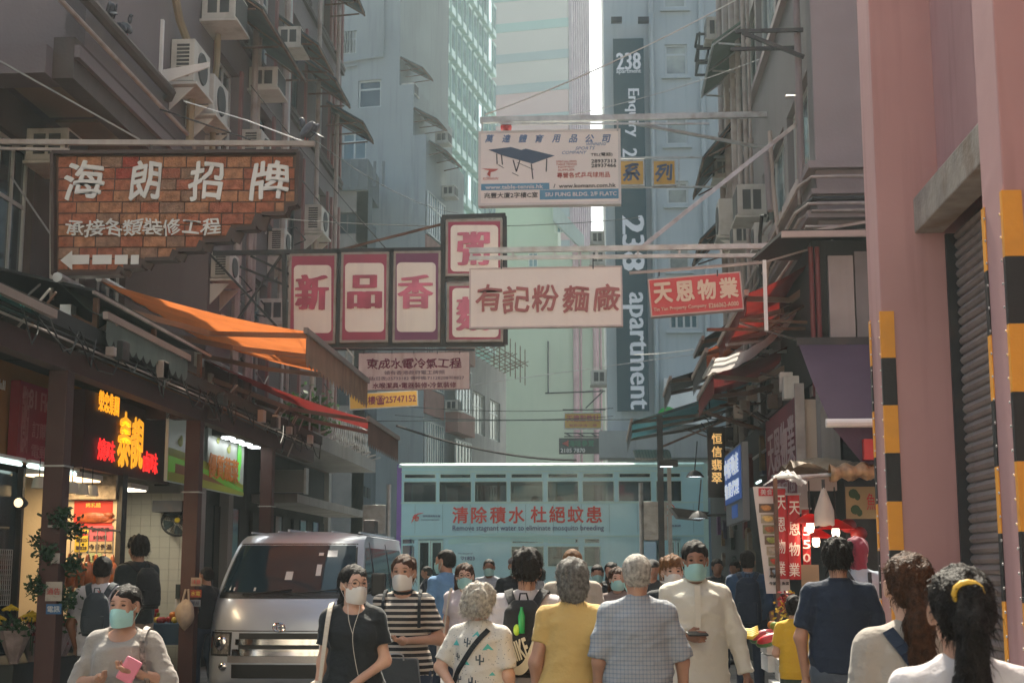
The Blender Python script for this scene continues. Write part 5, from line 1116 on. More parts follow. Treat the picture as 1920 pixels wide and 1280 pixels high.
while v < 508:
    h = 20.5; u = 110 - (row % 2)*18; r_ = rb(v+h)
    while u < r_:
        w_ = rn.uniform(30,46); ua, ub = max(u,110), min(u+w_, r_)
        if ub-ua > 8:
            a_, c_ = PY(ua+1,v+1,Yb), PY(ub-1,min(v+h-1,511),Yb); d = rn.uniform(.006,.014); b = MB()
            b.hexa([(a_.x,Yb-d,c_.z+rn.uniform(0,.004)),(c_.x,Yb-d,c_.z+rn.uniform(0,.004)),(c_.x,Yb-.001,c_.z),(a_.x,Yb-.001,c_.z),(a_.x,Yb-d,a_.z-rn.uniform(0,.004)),(c_.x,Yb-d,a_.z-rn.uniform(0,.004)),(c_.x,Yb-.001,a_.z),(a_.x,Yb-.001,a_.z)])
            b.build('brick', bmats[rn.choice([0,0,1,2,2,3,4 if v < 330 else 0])], t)
        u += w_+1.5
    v += h+.8; row += 1
M_lt = MK('pale_letter',(.62,.6,.58),.5,var=.06,bump=0)
for s, u, w_ in (('海',158,82),('朗',273,64),('招',387,70),('牌',505,78)): lettering(s, t, T(PY(u,340,Yb-.016)), M_lt, w_/F*Yb, 82/F*Yb, bold=.02, ext=.006, brush=.2)
lettering('承接各類裝修工程', t, T(PY(268,426,Yb-.016)), M_lt, 310/F*Yb, 38/F*Yb, bold=.014, brush=.3)
for ua, ub in ((130,168),(175,210),(217,240),(247,261)): a_, c_ = PY(ua,479,Yb), PY(ub,496,Yb); MB().box(a_.x,c_.x,Yb-.022,Yb-.015,c_.z,a_.z).build('arrow_dash', M_lt, t)
b = MB(); b.prism([PY(113,488,Yb-.022),PY(135,470,Yb-.022),PY(135,506,Yb-.022)],(0,.007,0)); b.build('arrow_head', M_lt, t)
s_ = thing('sign_pole', 'rusty pole from the left wall carrying the brick sign, pigeon at its tip', 'pole', PY(100,270,Yb))
beam(s_, PY(-40,266,Yb), PY(590,270,Yb), .05, m=M_pipe); beam(s_, PY(-40,278,Yb), PY(130,281,Yb), .03, m=M_pipe); beam(s_, PY(98,284,Yb), PY(97,562,Yb), .035, m=M_pipe, name='upright')
for u in (124,284,419,545): beam(s_, PY(u,272,Yb), PY(u,289,Yb), .02, m=M_fr, name='hanger')
b = MB(); b.tube([PY(345,190,15.5), PY(460,225,14.6), PY(575,268,Yb)], .007, 6); b.build('stay_wire', M_white, s_)
# table tennis sign
t, M, pt, bx, w_, h = sboard('s','white table tennis company sign hanging from the highest beam',897,246,1165,382,24,MK('tt_panel',(.86,.82,.76),.4,var=.04),.18,fm=M_white,fw=.045)
ib, ik, ir, iw = ink('blue',(.12,.22,.42)), ink('black',(.05,.05,.06)), ink('red',(.5,.1,.08)), ink('white',(.8,.8,.8))
for i, c_ in enumerate('萬達體育用品公司'): pt(c_, 918+i*31.3, 260, 17, 16, ib, bold=.02, shear=.25)
pt('WINNING',1118,270,38,6,ib,shear=.3); pt('SPORTS',1097,278,38,6,ib,shear=.3); pt('COMPANY',1077,286,48,6,ib,shear=.3)
pt('TEL(電話)',1128,290,42,8,ik,bold=.01); pt('28937313',1132,302,48,7,ik,bold=.02); pt('28937466',1132,310.5,48,7,ik,bold=.02)
for i, s in enumerate(('SPECIALIZED','TABLE TENNIS','EQUIPMENT','SUPPLIER')): pt(s,1062,303+i*5.2,40 if i < 2 else 32,3.6,ir)
pt('專營各式乒乓球用品',1094,328,102,11,ir,bold=.01)
bl = ink('band_blue',(.12,.33,.5)); bx('printed_band',902,345,1030,355,bl); bx('printed_band',1012,356,1160,372,bl)
pt('www.table-tennis.hk',964,350.5,112,8,iw,dy=-.001,bold=.02); pt('/  www.komann.com.hk',1096,348,120,8,ik,bold=.02); pt('兆豐大廈2字樓C室',958,366,104,11,ik,bold=.01); pt('SIU FUNG BLDG. 2/F FLATC',1089,364,138,8,iw,dy=-.001,bold=.02)
M_tt = ink('table_blue',(.05,.09,.16)); q = lambda u,v: M.inverted() @ PY(u,v,24)
def fl(nm, pts, m, y=-.002, d=.005): bb = MB(); bb.prism([V(q(u,v_).x,y,q(u,v_).z) for u,v_ in pts][::-1],(0,d,0)); return bb.build(nm, m, t, world=M)
fl('printed_table',[(916,281),(958,276),(998,287),(940,291)],M_tt); fl('printed_table',[(940,291),(986,279),(1040,292),(998,307)],M_tt,-.003)
for a_, c_ in (((996,307),(999,336)),((1025,298),(1024,322)),((931,288),(932,308)),((940,291),(942,309)),((962,300),(968,322)),((976,296),(968,322)),((960,324),(972,330)),((934,309),(944,315)),((970,305),(1000,318))):
    fl('printed_leg',[(a_[0]-1,a_[1]),(a_[0]+1.3,a_[1]),(c_[0]+1.3,c_[1]),(c_[0]-1,c_[1])],ik)
fl('printed_emblem',[(903,316),(935,317),(928,321),(920,323),(919,332),(913,327),(917,320)],ir); pt('KOMANN',920,335,30,5,ir,shear=.2)
s_ = thing('sign_beam', 'highest steel beam across the street, from the right tenement', 'beam', PY(1200,222,24))
beam(s_, PY(900,226,24), PY(1500,214,24), .09, .1); beam(s_, PY(935,232,23.9), PY(1330,232,23.9), .03); beam(s_, PY(1190,232,24), PY(1475,285,24.5), .05)
for u in (904,1158): beam(s_, PY(u,226,24), PY(u,246,24), .03, name='hanger')
ball = thing('red_ball', 'red round float tied on the highest sign beam', 'ball', PY(949,239,24.1)); b = MB(); b.ell(PY(949,239,24.1),(.1,.1,.1),14,10); b.build('ball', MK('red_gloss',(.55,.05,.06),.4,var=.1), ball, smooth=2)
# yellow pair
for i,(s,u0,u1) in enumerate((('系',1160,1209),('列',1223,1268))):
    t, M, pt, bx, w_, h = sboard('s',('left','right')[i]+' square yellow sign reading '+s+' with blue brushwork, right of the table tennis sign',u0,300,u1,348,30,MK('sign_yellow',(.68,.4,.07),.5,var=.06,streak=.2),.15,fm=M_steel,fw=.03,group='square yellow character signs')
    pt(s,(u0+u1)/2,324,34,36,ink('navy',(.08,.12,.22)),bold=.03,brush=.3)
s_ = thing('sign_beam','thin pair of bars holding the square yellow signs','beam',PY(1250,296,30)); beam(s_,PY(1140,297,30),PY(1380,294,30),.04); beam(s_,PY(1140,352,30.1),PY(1375,350,30.1),.04); beam(s_,PY(1273,296,30),PY(1273,352,30),.03,name='upright')
# porridge shop signs
Yp = 21; M_wp = MK('milky_panel',(.78,.73,.65),.4,var=.05,streak=.35,dcol=(.35,.3,.3)); M_mg = MK('magenta_panel',(.33,.04,.09),.5,var=.12,streak=.3,dcol=(.2,.05,.12)); M_pu2 = MK('purple_panel',(.17,.04,.11),.5,var=.1)
M_crim = MK('crimson_letter',(.42,.06,.12),.45,var=.35,scale=3,bump=0); M_crim2 = MK('pink_letter',(.55,.14,.22),.45,var=.3,scale=3,bump=0)
M_pf2 = MK('sign_frame_grey',(.3,.27,.24),.55,.3,var=.15,dirt=.6,dcol=(.12,.07,.04),dscale=5)
def rrect(u0,v0,u1,v1,r,Y,n=5):
    pts = []
    for cu, cv, a0 in ((u1-r,v0+r,-90),(u1-r,v1-r,0),(u0+r,v1-r,90),(u0+r,v0+r,180)):
        for k in range(n+1): a_ = math.radians(a0+90*k/n); pts.append(PY(cu+r*math.cos(a_), cv+r*math.sin(a_), Y))
    return pts[::-1]
def psign(s, label, u0,v0,u1,v1, iu0,iv0,iu1,iv1, cu,cv,cw,ch, mm, cm):
    t, M, pt, bx, w_, h = sboard('s',label,u0,v0,u1,v1,Yp,mm,.22,fm=M_pf2,fw=.035,group='white and pink porridge shop signs')
    b = MB(); b.prism([V(p.x,Yp-.001,p.z) for p in rrect(iu0,iv0,iu1,iv1,8,Yp)],(0,.006,0)); b.build('white_field', M_wp, t)
    pt(s,cu,cv,cw,ch,cm,dy=-.004,bold=.008,serif=.06,ext=.008)
psign('新','first of the tall white and pink signs, reading 新',543,476,628,643,551,497,621,624,585,548,66,70,M_mg,M_crim)
psign('品','second of the tall white and pink signs, reading 品',640,473,727,641,647,493,720,622,684,547,68,66,M_mg,M_crim)
psign('香','third of the tall white and pink signs, reading 香 on purple',738,471,825,641,744,492,817,622,779,547,70,66,M_pu2,M_crim2)
psign('粥','upper small square pink sign, reading 粥',836,412,942,516,845,422,934,509,888,466,64,66,M_mg,M_crim2)
psign('麵','lower small square pink sign, mostly hidden by the pale noodle factory sign',838,532,943,640,848,540,935,632,886,588,64,66,M_mg,M_crim2)
s_ = thing('sign_rack','dark steel rack behind the white and pink signs, braced to the left wall','rack',PY(700,470,Yp))
for a_, c_ in (((400,475),(836,468)),((470,650),(946,645)),((533,470),(535,650)),((634,468),(634,650)),((733,468),(733,648)),((831,408),(831,650)),((946,406),(948,646)),((829,408),(948,404)),((831,524),(946,522))): beam(s_, PY(*a_,Yp+.1), PY(*c_,Yp+.1), .07, m=M_dark)
for a_, c_ in (((395,478),(545,640)),((530,475),(445,600)),((450,500),(560,545)),((612,475),(830,420)),((470,480),(640,560))): beam(s_, PY(*a_,Yp+.25), PY(*c_,Yp+.25), .035, m=M_rust if a_[0]==612 else M_dark, name='brace')
for a_ in ((637,560),(640,600),(640,640)): beam(s_, PY(a_[0],a_[1],Yp+.2), PY(a_[0]+24,a_[1]+30,Yp+.2), .02, m=M_steel, name='wire')
# noodle factory
t, M, pt, bx, w_, h = sboard('s','plain pale pinkish noodle factory sign with five rose brush characters',880,502,1168,612,19,MK('cream_pink_panel',(.88,.80,.70),.5,var=.04,streak=.15,dcol=(.45,.35,.3)),.1,roll=-.004,fm=MK('cream_frame',(.6,.5,.46),.5,var=.1,dirt=.3,dscale=6),fw=.02)
M_rose = ink('rose',(.42,.14,.13))
for s,u,v_ in (('有',917,560),('記',968,562),('粉',1022,560),('麵',1080,561),('廠',1137,559)): pt(s,u,v_,52,54,M_rose,dy=-.002,bold=.02,brush=.18)
s_ = thing('sign_beam','double steel truss beam across the street above the noodle factory sign','beam',PY(1200,470,19))
beam(s_,PY(880,470,19),PY(1530,460,19),.07); beam(s_,PY(880,484,19),PY(1500,478,19),.05)
for k in range(8): u = 884+k*78; beam(s_,PY(u,470-k,19),PY(u,484-k*.6,19),.03,name='upright')
beam(s_,PY(1205,462,19),PY(1492,234,19.6),.055,name='strut')
for u in (940,1112): beam(s_,PY(u,482,19),PY(u,504,19),.016,m=M_dark,name='hanger')
# red property sign
t, M, pt, bx, w_, h = sboard('s','red property company sign with cream characters, tilted',1217,517,1393,586,16,MK('sign_red',(.55,.05,.06),.4,var=.05),.14,roll=-.075,fm=MK('sign_frame_pink',(.5,.36,.34),.5,.3,var=.1),fw=.014)
M_crm = ink('cream',(.72,.55,.42)); pp = lambda k: (1243+k*41, 549-k*3.1)
for k, s in enumerate('天恩物業'): o = pt(s,*pp(k),36,40,M_crm,dy=-.0,bold=.035)
for s,u,v_,w__ in (('Tin Yan Property Company',1275,577.5,100),('E266062-A000',1357,571,56)): pt(s,u,v_,w__,9,M_crm,dy=.0,bold=.01)
s_ = thing('sign_beam','pale arm and white post holding the red property sign','beam',PY(1300,500,16))
beam(s_,PY(1180,512,16),PY(1432,492,16),.03,m=M_pipe); beam(s_,PY(1433,488,16),PY(1437,620,16),.04,m=M_white,name='post'); beam(s_,PY(1432,492,16),PY(1560,455,16.2),.022,m=M_pipe); beam(s_,PY(1325,618,16.6),PY(1520,616,16.6),.035,m=M_rust); beam(s_,PY(1436,616,16.3),PY(1530,560,16.8),.025,m=M_rust,name='strut')
for u in (1236,1345): beam(s_,PY(u,506,16),PY(u,518,16),.014,m=M_dark,name='hanger')
# plumbing sign + yellow sign
t, M, pt, bx, w_, h = sboard('s','rust streaked white plumbing and air-conditioning sign above a yellow one',672,661,881,730,26,MK('rusty_white',(.88,.82,.7),.6,var=.08,streak=.75,dcol=(.3,.13,.05),dirt=.25,dscale=2),.05,roll=-.004,fm=M_pf2,fw=.012)
im, i2 = ink('maroon',(.2,.03,.06)), ink('grey',(.18,.13,.15)); pt('東成水電冷氣工程',776,681,182,22,im,bold=.018,brush=.25); pt('領有香港政府電工牌照',777,698,116,8,i2); pt('電話(日夜)25733182 傳呼機:71128208叫8827',776,709,192,8.5,i2); pt('水喉潔具•電器裝修•冷氣裝修',777,722,160,11,im,bold=.012)
t, M, pt, bx, w_, h = sboard('s','small yellow sign with a phone number half behind the awning edge',655,735,783,764,27,MK('sign_yellow',(0,0,0)),.08,roll=-.05,fm=M_steel,fw=.015); pt('二樓☎25747152',728,749,106,18,im,bold=.02)
s_ = thing('sign_beam','thin bar from which the plumbing sign hangs','beam',PY(776,656,26)); beam(s_,PY(560,655,26),PY(890,656,26),.04,m=M_dark)
for u in (682,735,776,820,862): beam(s_,PY(u,655,26),PY(u,663,26),.012,m=M_dark,name='hanger')
beam(s_,PY(640,690,26.2),PY(678,690,26.2),.05,m=M_dark,name='bracket')
for u in (650,662): beam(s_, PY(u,655,26.1), PY(u,740,26.9), .03, m=M_steel, name='upright')
# far signs
t, M, pt, bx, w_, h = sboard('s','small distant yellow sign of a religious society above the tram',1057,773,1129,804,60,MK('sign_yellow',(0,0,0)),.2,fm=M_steel,fw=.05); pt('天德聖教社',1093,784,62,13,ink('red',(0,0,0)),bold=.03); pt('聖教總壇二樓',1093,797,52,5,ink('red',(0,0,0)))
t, M, pt, bx, w_, h = sboard('s','small dark distant sign with an arrow and a phone number above the tram',1048,821,1138,850,58,MK('sign_darkgreen',(.03,.06,.06),.4,var=.1),.2,fm=M_dark,fw=.05); pt('海味參茸',1090,831,48,12,ink('green',(.03,.2,.12)),bold=.03); pt('2185 7870',1074,844,46,8,ink('white',(0,0,0)),bold=.02); pt('◄',1060,831,12,12,ink('red',(0,0,0))); pt('↘',1129,832,12,12,ink('white',(0,0,0)),bold=.04)
s_ = thing('sign_beam','thin bracket frame between the two distant signs','beam',PY(1095,812,59))
for a_, c_ in (((1055,768),(1140,768)),((1058,812),(1138,812)),((1058,818),(1138,818)),((1098,765),(1132,732)),((1022,737),(1140,733)),((1060,812),(1072,818)),((1084,812),(1096,818)),((1108,812),(1120,818))): beam(s_,PY(*a_,59),PY(*c_,59),.05,m=M_dark)
# ---------------------------------------------------------------- wires
def wire(label, a, b_, sag=.2, r=.008, m=None, n=12):
    bb = MB(); bb.tube([a.lerp(b_, k/n)-V(0,0,sag*4*(k/n)*(1-k/n)) for k in range(n+1)], r, 5); o = bb.build('overhead_wire', m or M_cable); tag(o, label, 'wire', 'overhead wires')
wire('bright wire slanting from the top right down to the highest beam', PY(1380,0,22), PY(910,215,24), .1, .012, M_white)
wire('faint wire just below the bright slanting one', PY(1500,80,24), PY(1020,225,24), .15, .008, M_steel); wire('wire from the pigeon pole down across the first pink signs', PY(470,160,20), PY(830,580,22), .1)
wire('wire crossing above the plumbing sign towards the grey block', PY(560,240,24), PY(860,400,40), .3); wire('nearly level upper wire in front of the pale green wall', PY(740,760,33), PY(1150,765,33), .1); wire('nearly level lower wire in front of the pale green wall', PY(740,778,33), PY(1150,780,33), .1)
wire('bright wire from the noodle sign to the far right awning', PY(880,722,26), PY(1330,660,26), -.0, .008, M_steel); wire('thick cable from the awning corner over the tram', PY(744,798,24.6), PY(1080,862,30), .15, .022); wire('fine wire low on the right from the blue-grey building', PY(1190,665,30), PY(1300,655,27), .02, .01, M_white)
wire('wire running beside the brick sign to the grey block', PY(560,330,16), PY(700,480,36), .1); wire('wire over the white and pink signs', PY(400,400,21), PY(1200,408,30), .2, .008); wire('tram contact wire above the tram roof', V(-40,37.9,5.6), V(40,37.9,5.6), .05, .015)
# ---------------------------------------------------------------- pigeons
def pigeon(p, ang, label, s=1):
    t = thing('pigeon', label, 'pigeon', p, ang, 'pigeons on the left'); W = T(p) @ Rz(ang) @ Matrix.Scale(s,4)
    d = MK('pigeon_grey',(.06,.065,.08),.6,var=.4,scale=20)
    b = MB(); rot = Matrix.Rotation(math.radians(-35),3,'X'); b.ell((0,0,.11),(.055,.12,.065),14,10,rot); b.ell((0,.075,.2),(.03,.03,.055),10,8); b.ell((0,.09,.245),(.026,.03,.025),10,8)
    b.prism([(-.035,-.07,.08),(.035,-.07,.08),(.045,-.19,.0),(-.045,-.19,.0)],(0,0,.015)); b.build('body', d, t, smooth=2, world=W)
    for sx in (-1,1):
        b = MB(); b.ell((sx*.048,-.02,.11),(.016,.12,.045),10,8,rot); b.build('wing', MK('pigeon_wing',(.1,.1,.12),.6,var=.3,scale=30), t, smooth=2, world=W); MB().tube([V(sx*.02,.02,.06),V(sx*.02,.02,0)], .006, 5).build('leg', MK('pigeon_leg',(.3,.06,.05),.6), t, world=W)
    b = MB(); b.lathe([(.008,0),(0,.025)],(0,.115,.243),6,'y'); b.build('beak', M_dark, t, world=W)
pigeon(PY(577,268,Yb)+V(0,0,.02), math.radians(60), 'pigeon perched at the tip of the brick sign pole', .95)
p = PX(235,62,-5.85); pigeon(V(-5.85,p.y,8.19), math.radians(-120), 'dark pigeon on the fat pipe at the upper left'); p = PX(203,18,-5.85); pigeon(V(-5.85,p.y+.1,8.19), math.radians(30), 'paler upright pigeon on the fat pipe behind the dark one')

# ---------------------------------------------------------------- bunched cables and stays, dangling ends
for i,(a_,c_) in enumerate((((0,115),(262,262)),((20,330),(150,520)),((300,205),(470,262)))): 
    o = MB().bar(PY(*a_,13.8+i*2), PY(*c_,14.2+i*2), .018).build('awning_arm_bar', M_dark if i == 2 else M_conc); tag(o, ['long grey bar under the ochre overhang','slanting tan bar left of the brick sign','thin bar below the nearer outdoor units'][i], 'bar')
# ---------------------------------------------------------------- tram
M_tram = MK('tram_paint',(.36,.66,.72),.35,var=.05,scale=.8,streak=.12,dcol=(.2,.35,.35),bump=.03,coat=.3); M_tram2 = MK('tram_trim',(.42,.66,.62),.4,var=.05,bump=.03); M_vio = MK('tram_violet',(.16,.08,.34),.4,var=.1,bump=.03)
M_tg = glass('tram_glass',(.3,.37,.38),.3,.04)
Yt = 36.0; pxm = F/Yt
t = thing('tram', 'pale turquoise double-deck tram with a Chinese health advert across its side', 'tram', (-1.3,37,0))
MT = T(PY(752,1000,Yt)); MT = T((PY(752,1000,Yt).x, Yt, 0)); L_ = 7.6
tx = lambda u: (PY(u,1000,Yt).x - MT.translation.x); tz = lambda v: PY(1000,v,Yt).z
hl = []
wins = [(755,818),(822,884),(889,951),(956,1019),(1026,1086),(1092,1153),(1160,1223),(1231,1280)]
for a_, c_ in wins: hl += [(tx(a_), tz(941), tx(c_)-tx(a_), tz(901)-tz(941)), (tx(a_)+.02, tz(896), tx(c_)-tx(a_)-.04, tz(887)-tz(896))]
lw = [(958,1020),(1026,1086),(1094,1126)]
for a_, c_ in lw: hl += [(tx(a_), tz(1062), tx(c_)-tx(a_), tz(1023)-tz(1062)), (tx(a_)+.02, tz(1018), tx(c_)-tx(a_)-.04, tz(1009)-tz(1018))]
doors = [(784,831),(1257,1276)]
for a_, c_ in doors: hl.append((tx(a_), .35, tx(c_)-tx(a_), tz(1010)-.35))
hl.append((tx(755), tz(1060), tx(777)-tx(755), tz(1022)-tz(1060))); hl.append((tx(755), tz(1018), tx(777)-tx(755), tz(1010)-tz(1018)))
hl.append((tx(1208),tz(1062),tx(1236)-tx(1208),tz(1012)-tz(1062)))
zt_ = tz(874)
wallh('body_side', M_tram, MT, L_, zt_-.32, hl, .05, t, z0=.32)
wallh('body_side', M_tram, MT @ T((0,1.9,0)), L_, zt_-.32, hl, .05, t, z0=.32)
MB().box(0,L_,.051,1.899,.5,.56).build('floor', M_dark, t, world=MT); MB().box(0,L_,.051,1.899,tz(1005),tz(1000)).build('upper_floor', M_dark, t, world=MT)
b = MB(); n = 8
for k in range(n):
    a0, a1 = math.pi*k/n, math.pi*(k+1)/n
    f_ = lambda a_: (.975-1.02*math.cos(a_), zt_+.14*math.sin(a_))
    (y0,z0),(y1,z1) = f_(a0), f_(a1); b.add([(-.08,y0,z0),(L_+.05,y0,z0),(L_+.05,y1,z1),(-.08,y1,z1)],[(0,1,2,3)])
b.box(-.08,L_+.05,-.045,-.0,zt_-.02,zt_+.04); b.build('roof', M_tram2, t, world=MT, smooth=0)
MB().box(-.1,L_+.06,.1,1.85,zt_-.1,zt_-.0).build('ceiling', M_white, t, world=MT)
MB().box(-.12,-.001,-.01,1.96,.32,zt_+.06).build('end_panel', M_vio, t, world=MT); MB().box(L_+.001,L_+.12,-.01,1.96,.32,zt_+.06).build('end_panel', M_tram2, t, world=MT)
MB().box(L_+.121,L_+.35,.2,1.7,1.0,zt_-.4).build('cab_front', MK('tram_grey_blue',(.18,.25,.32),.4,var=.1), t, world=MT, bevel=.04)
for z in (tz(883.5), tz(942), tz(1004.5)): MB().box(-.01,L_+.01,-.02,-.001,z-.015,z+.015).build('moulding', M_tram2, t, world=MT)
for h_ in hl[:16]+hl[16:22]:
    b = MB(); e = .02; b.box(h_[0],h_[0]+h_[2],-.012,.06,h_[1],h_[1]+e); b.box(h_[0],h_[0]+h_[2],-.012,.06,h_[1]+h_[3]-e,h_[1]+h_[3]); b.box(h_[0],h_[0]+e,-.012,.06,h_[1]+e,h_[1]+h_[3]-e); b.box(h_[0]+h_[2]-e,h_[0]+h_[2],-.012,.06,h_[1]+e,h_[1]+h_[3]-e)
    o = b.build('window', M_tram2, t, world=MT); MB().box(h_[0]+e,h_[0]+h_[2]-e,.02,.026,h_[1]+e,h_[1]+h_[3]-e).build('pane', M_tg, o, world=MT)
for a_, c_ in doors:
    for k in range(2):
        w2 = (tx(c_)-tx(a_))/2; x = tx(a_)+k*w2; b = MB(); b.box(x+.01,x+.05,-.01,.03,.36,tz(1012)); b.box(x+w2-.05,x+w2-.01,-.01,.03,.36,tz(1012)); b.box(x+.05,x+w2-.05,-.01,.03,.36,.7); b.box(x+.05,x+w2-.05,-.01,.03,tz(1012)-.06,tz(1012))
        o = b.build('door', M_tram2, t, world=MT); MB().box(x+.05,x+w2-.05,.005,.012,.7,tz(1012)-.06).build('pane', M_tg, o, world=MT)
for x in (1.2,2.0,4.6,5.4): 
    b = MB(); b.lathe([(.05,-.06),(.36,-.06),(.38,.0),(.38,.08)],(x,.35,.39),20,'y'); b.build('wheel', M_dark, t, world=MT)
M_seat = MK('tram_seat',(.12,.2,.15),.7,var=.1)
for i in range(8):
    for z in (tz(998), .58):
        x = .5+i*.88
        if z < 1 and not (2.7 < x < 5.2): continue
        for y in (.25,1.2): b = MB(); b.box(x,x+.42,y,y+.5,z+.4,z+.46); b.box(x+.38,x+.43,y,y+.5,z+.46,z+.85); b.build('seat', M_seat, t, world=MT)
for i in range(5): MB().tube([V(.9+i*1.5,.9,tz(1000)),V(.9+i*1.5,.9,zt_)], .018, 6).build('handrail', MK('rail_yellow',(.5,.4,.05),.4,var=0), t, world=MT)
for i in range(6): MB().box(.8+i*1.15,1.3+i*1.15,.85,.95,zt_-.13,zt_-.101).build('cabin_light', MK('cabin_light',(1,.9,.7),.5,emit=.4,ecol=(1,.85,.55),var=0,bump=0), t, world=MT)
M_tred = ink('tram_red',(.62,.08,.06)); M_tviol = ink('tram_text',(.08,.07,.2))
def tl(s,u,v,wpx,hpx,m,**k): return lettering(s,t,T(PY(u,v,Yt-.006)),m,wpx/pxm,hpx/pxm,**k)
for i, ch in enumerate('清除積水'): tl(ch,863+i*35.2,965,30,31,M_tred,bold=.022)
for i, ch in enumerate('杜絕蚊患'): tl(ch,1010+i*34.6,964,30,31,M_tred,bold=.022)
tl('Remove stagnant water to eliminate mosquito breeding',990,990.5,282,12.5,M_tviol,bold=.006); tl('食物環境衛生署',809,967,33,4,M_tviol); tl('Food and Environmental Hygiene Department',807,974,34,3,M_tviol); tl('♡1823',877,1046,26,7,M_tviol,bold=.01); tl('www.fehd.gov.hk',873,1037,28,3,M_tviol)
tl('fe',779,970,13,13,M_tred,bold=.02,shear=.3); b = MB(); b.tube([PY(771,980,Yt-.02),PY(775,972,Yt-.02),PY(783,963,Yt-.02),PY(794,961,Yt-.02)],[.004,.018,.018,.004],5); b.build('printed_swoosh', M_tred, t)
c = PY(1254,955,Yt-.012); b = MB(); b.lathe([(.13,0),(.16,0)],c,28,'y'); b.bar(c+V(-.1,0,.1),c+V(.1,0,-.1),.03,.005); b.ell(c,(.07,.004,.02),10,5); b.build('printed_symbol', M_tred, t); tl('蚊患熱線',1265,985,22,4,M_tviol)
M_tp = MK('tram_pale',(.36,.66,.64),.4,var=0,bump=0)
for i,(x0,x1,zc,a_) in enumerate(((.1,3.6,1.3,.35),(4.6,7.3,1.1,.3),(1.2,4.4,2.35,.18))):
    n=16; pts=[(x0+(x1-x0)*k/n,-.0025-.0006*i,zc+a_*math.sin(math.pi*k/n)) for k in range(n+1)]+[(x0+(x1-x0)*k/n,-.0025-.0006*i,zc-.12+a_*.4*math.sin(math.pi*k/n)) for k in range(n,-1,-1)]
    if i < 2 or True:
        b = MB(); b.add(pts,[tuple(range(len(pts)))]); 
        if i == 2: b.build('wave_patch', M_tp, t, world=MT)  # curved patch, slightly greener than the turquoise of the side
# ---------------------------------------------------------------- van
M_van = MK('van_paint',(.46,.51,.60),.32,.25,var=.03,bump=0,coat=.35); M_chr = MK('chrome',(.7,.68,.68),.12,1,var=.05,bump=0); M_rub = MK('rubber',(.02,.02,.02),.8,var=.1)
M_wsg = MK('windscreen',(.012,.028,.042),.06,.0,var=0,bump=0,spec=.3)
Yv, xc, ln = 17.0, -3.78, 4.7
t = thing('parked_van', 'silver panel van parked on the left, facing the camera', 'van', (xc,Yv+2.3,0))
hw = lambda z: .93 if z < 1.0 else .93-.13*((z-1.0)/1.03)**1.6
prof = [(.02,.22),(-.06,.32),(-.07,.5),(-.05,.66),(-.03,.78),(-.01,.92),(.03,1.06),(.10,1.2),(.19,1.32),(.36,1.5),(.58,1.72),(.80,1.90),(.95,1.98),(1.15,2.03)]
def fy(z):
    for (y0,z0),(y1,z1) in zip(prof, prof[1:]):
        if z0 <= z <= z1: return y0+(y1-y0)*(z-z0)/(z1-z0)
    return prof[0][0] if z < .22 else 1.15
def fs(s, z, off=0):   # s in -1..1 across the front
    w_ = hw(z); x = s*w_; cv = .34*abs(s)**4.5*(1 if z > .3 else .8)
    y = fy(z)+cv-off; return V(xc+x*(1-.02*abs(s)**6), Yv+y, z)
zs = [.22,.27,.32,.4,.5,.58,.66,.72,.78,.85,.92,.99,1.06,1.13,1.2,1.26,1.32,1.4,1.5,1.6,1.72,1.82,1.90,1.94,1.98,2.01,2.03]
def patch(name, z0, z1, s0, s1, m, off, parent=t, nz=10, ns=28, thick=None):
    b = MB(); b.grid(lambda i,j: fs(s0(z0+(z1-z0)*j)+(s1(z0+(z1-z0)*j)-s0(z0+(z1-z0)*j))*i, z0+(z1-z0)*j, off), ns, nz); return b.build(name, m, parent, smooth=2)
k_ = lambda v: (lambda z: v)
b = MB(); ss = [-1+2*i/40 for i in range(41)]
k0 = 0; b.v = [fs(s,z) for z in zs for s in ss]
for j in range(len(zs)-1):
    for i in range(40): a_ = j*41+i; b.f.append((a_,a_+1,a_+42,a_+41)); b.mi.append(0)
# sides, roof, back
def side_x(z): return hw(z)*.98
ys = [None,.9,1.4,2.2,3.2,4.0,4.6]
for sx in (-1,1):
    base = len(b.v); zl = zs
    for z in zl:
        fr_ = fs(sx,z); b.v.append(fr_)
        for y in (1.55,2.3,3.2,4.0,4.5): b.v.append(V(xc+sx*side_x(z), Yv+y, z))
        b.v.append(V(xc+sx*(side_x(z)-.1), Yv+ln, z))
    for j in range(len(zl)-1):
        for i in range(6): a_ = base+j*7+i; q = (a_,a_+1,a_+8,a_+7) if sx > 0 else (a_,a_+7,a_+8,a_+1); b.f.append(q); b.mi.append(0)
base = len(b.v)
for y in (1.15,1.55,2.3,3.2,4.0,4.5,4.7):
    for s in ss:
        w_ = side_x(2.03) if y > 1.2 else None
        z = 2.03+.06*(1-abs(s)**3)*(1 if y > 1.2 else .0)-.02*(y > 4.6)
        p = fs(s,2.03) if y == 1.15 else V(xc+s*side_x(2.03), Yv+y, z)
        b.v.append(p)
for j in range(6):
    for i in range(40): a_ = base+j*41+i; b.f.append((a_,a_+1,a_+42,a_+41)); b.mi.append(0)
b.quad((xc-.83,Yv+ln,.22),(xc+.83,Yv+ln,.22),(xc+.72,Yv+ln,2.03),(xc-.72,Yv+ln,2.03)); b.build('body', M_van, t, smooth=2)
ws = lambda sg: (lambda z: sg*(.93-.02*(z-1.3)))
patch('windscreen_seal', 1.305, 1.93, ws(-1.0), ws(1.0), M_black, .006); patch('windscreen', 1.335, 1.905, lambda z: -.895, lambda z: .895, M_wsg, .012)
patch('wiper_cowl', 1.262, 1.304, k_(-.93), k_(.93), M_black, .008, nz=3)
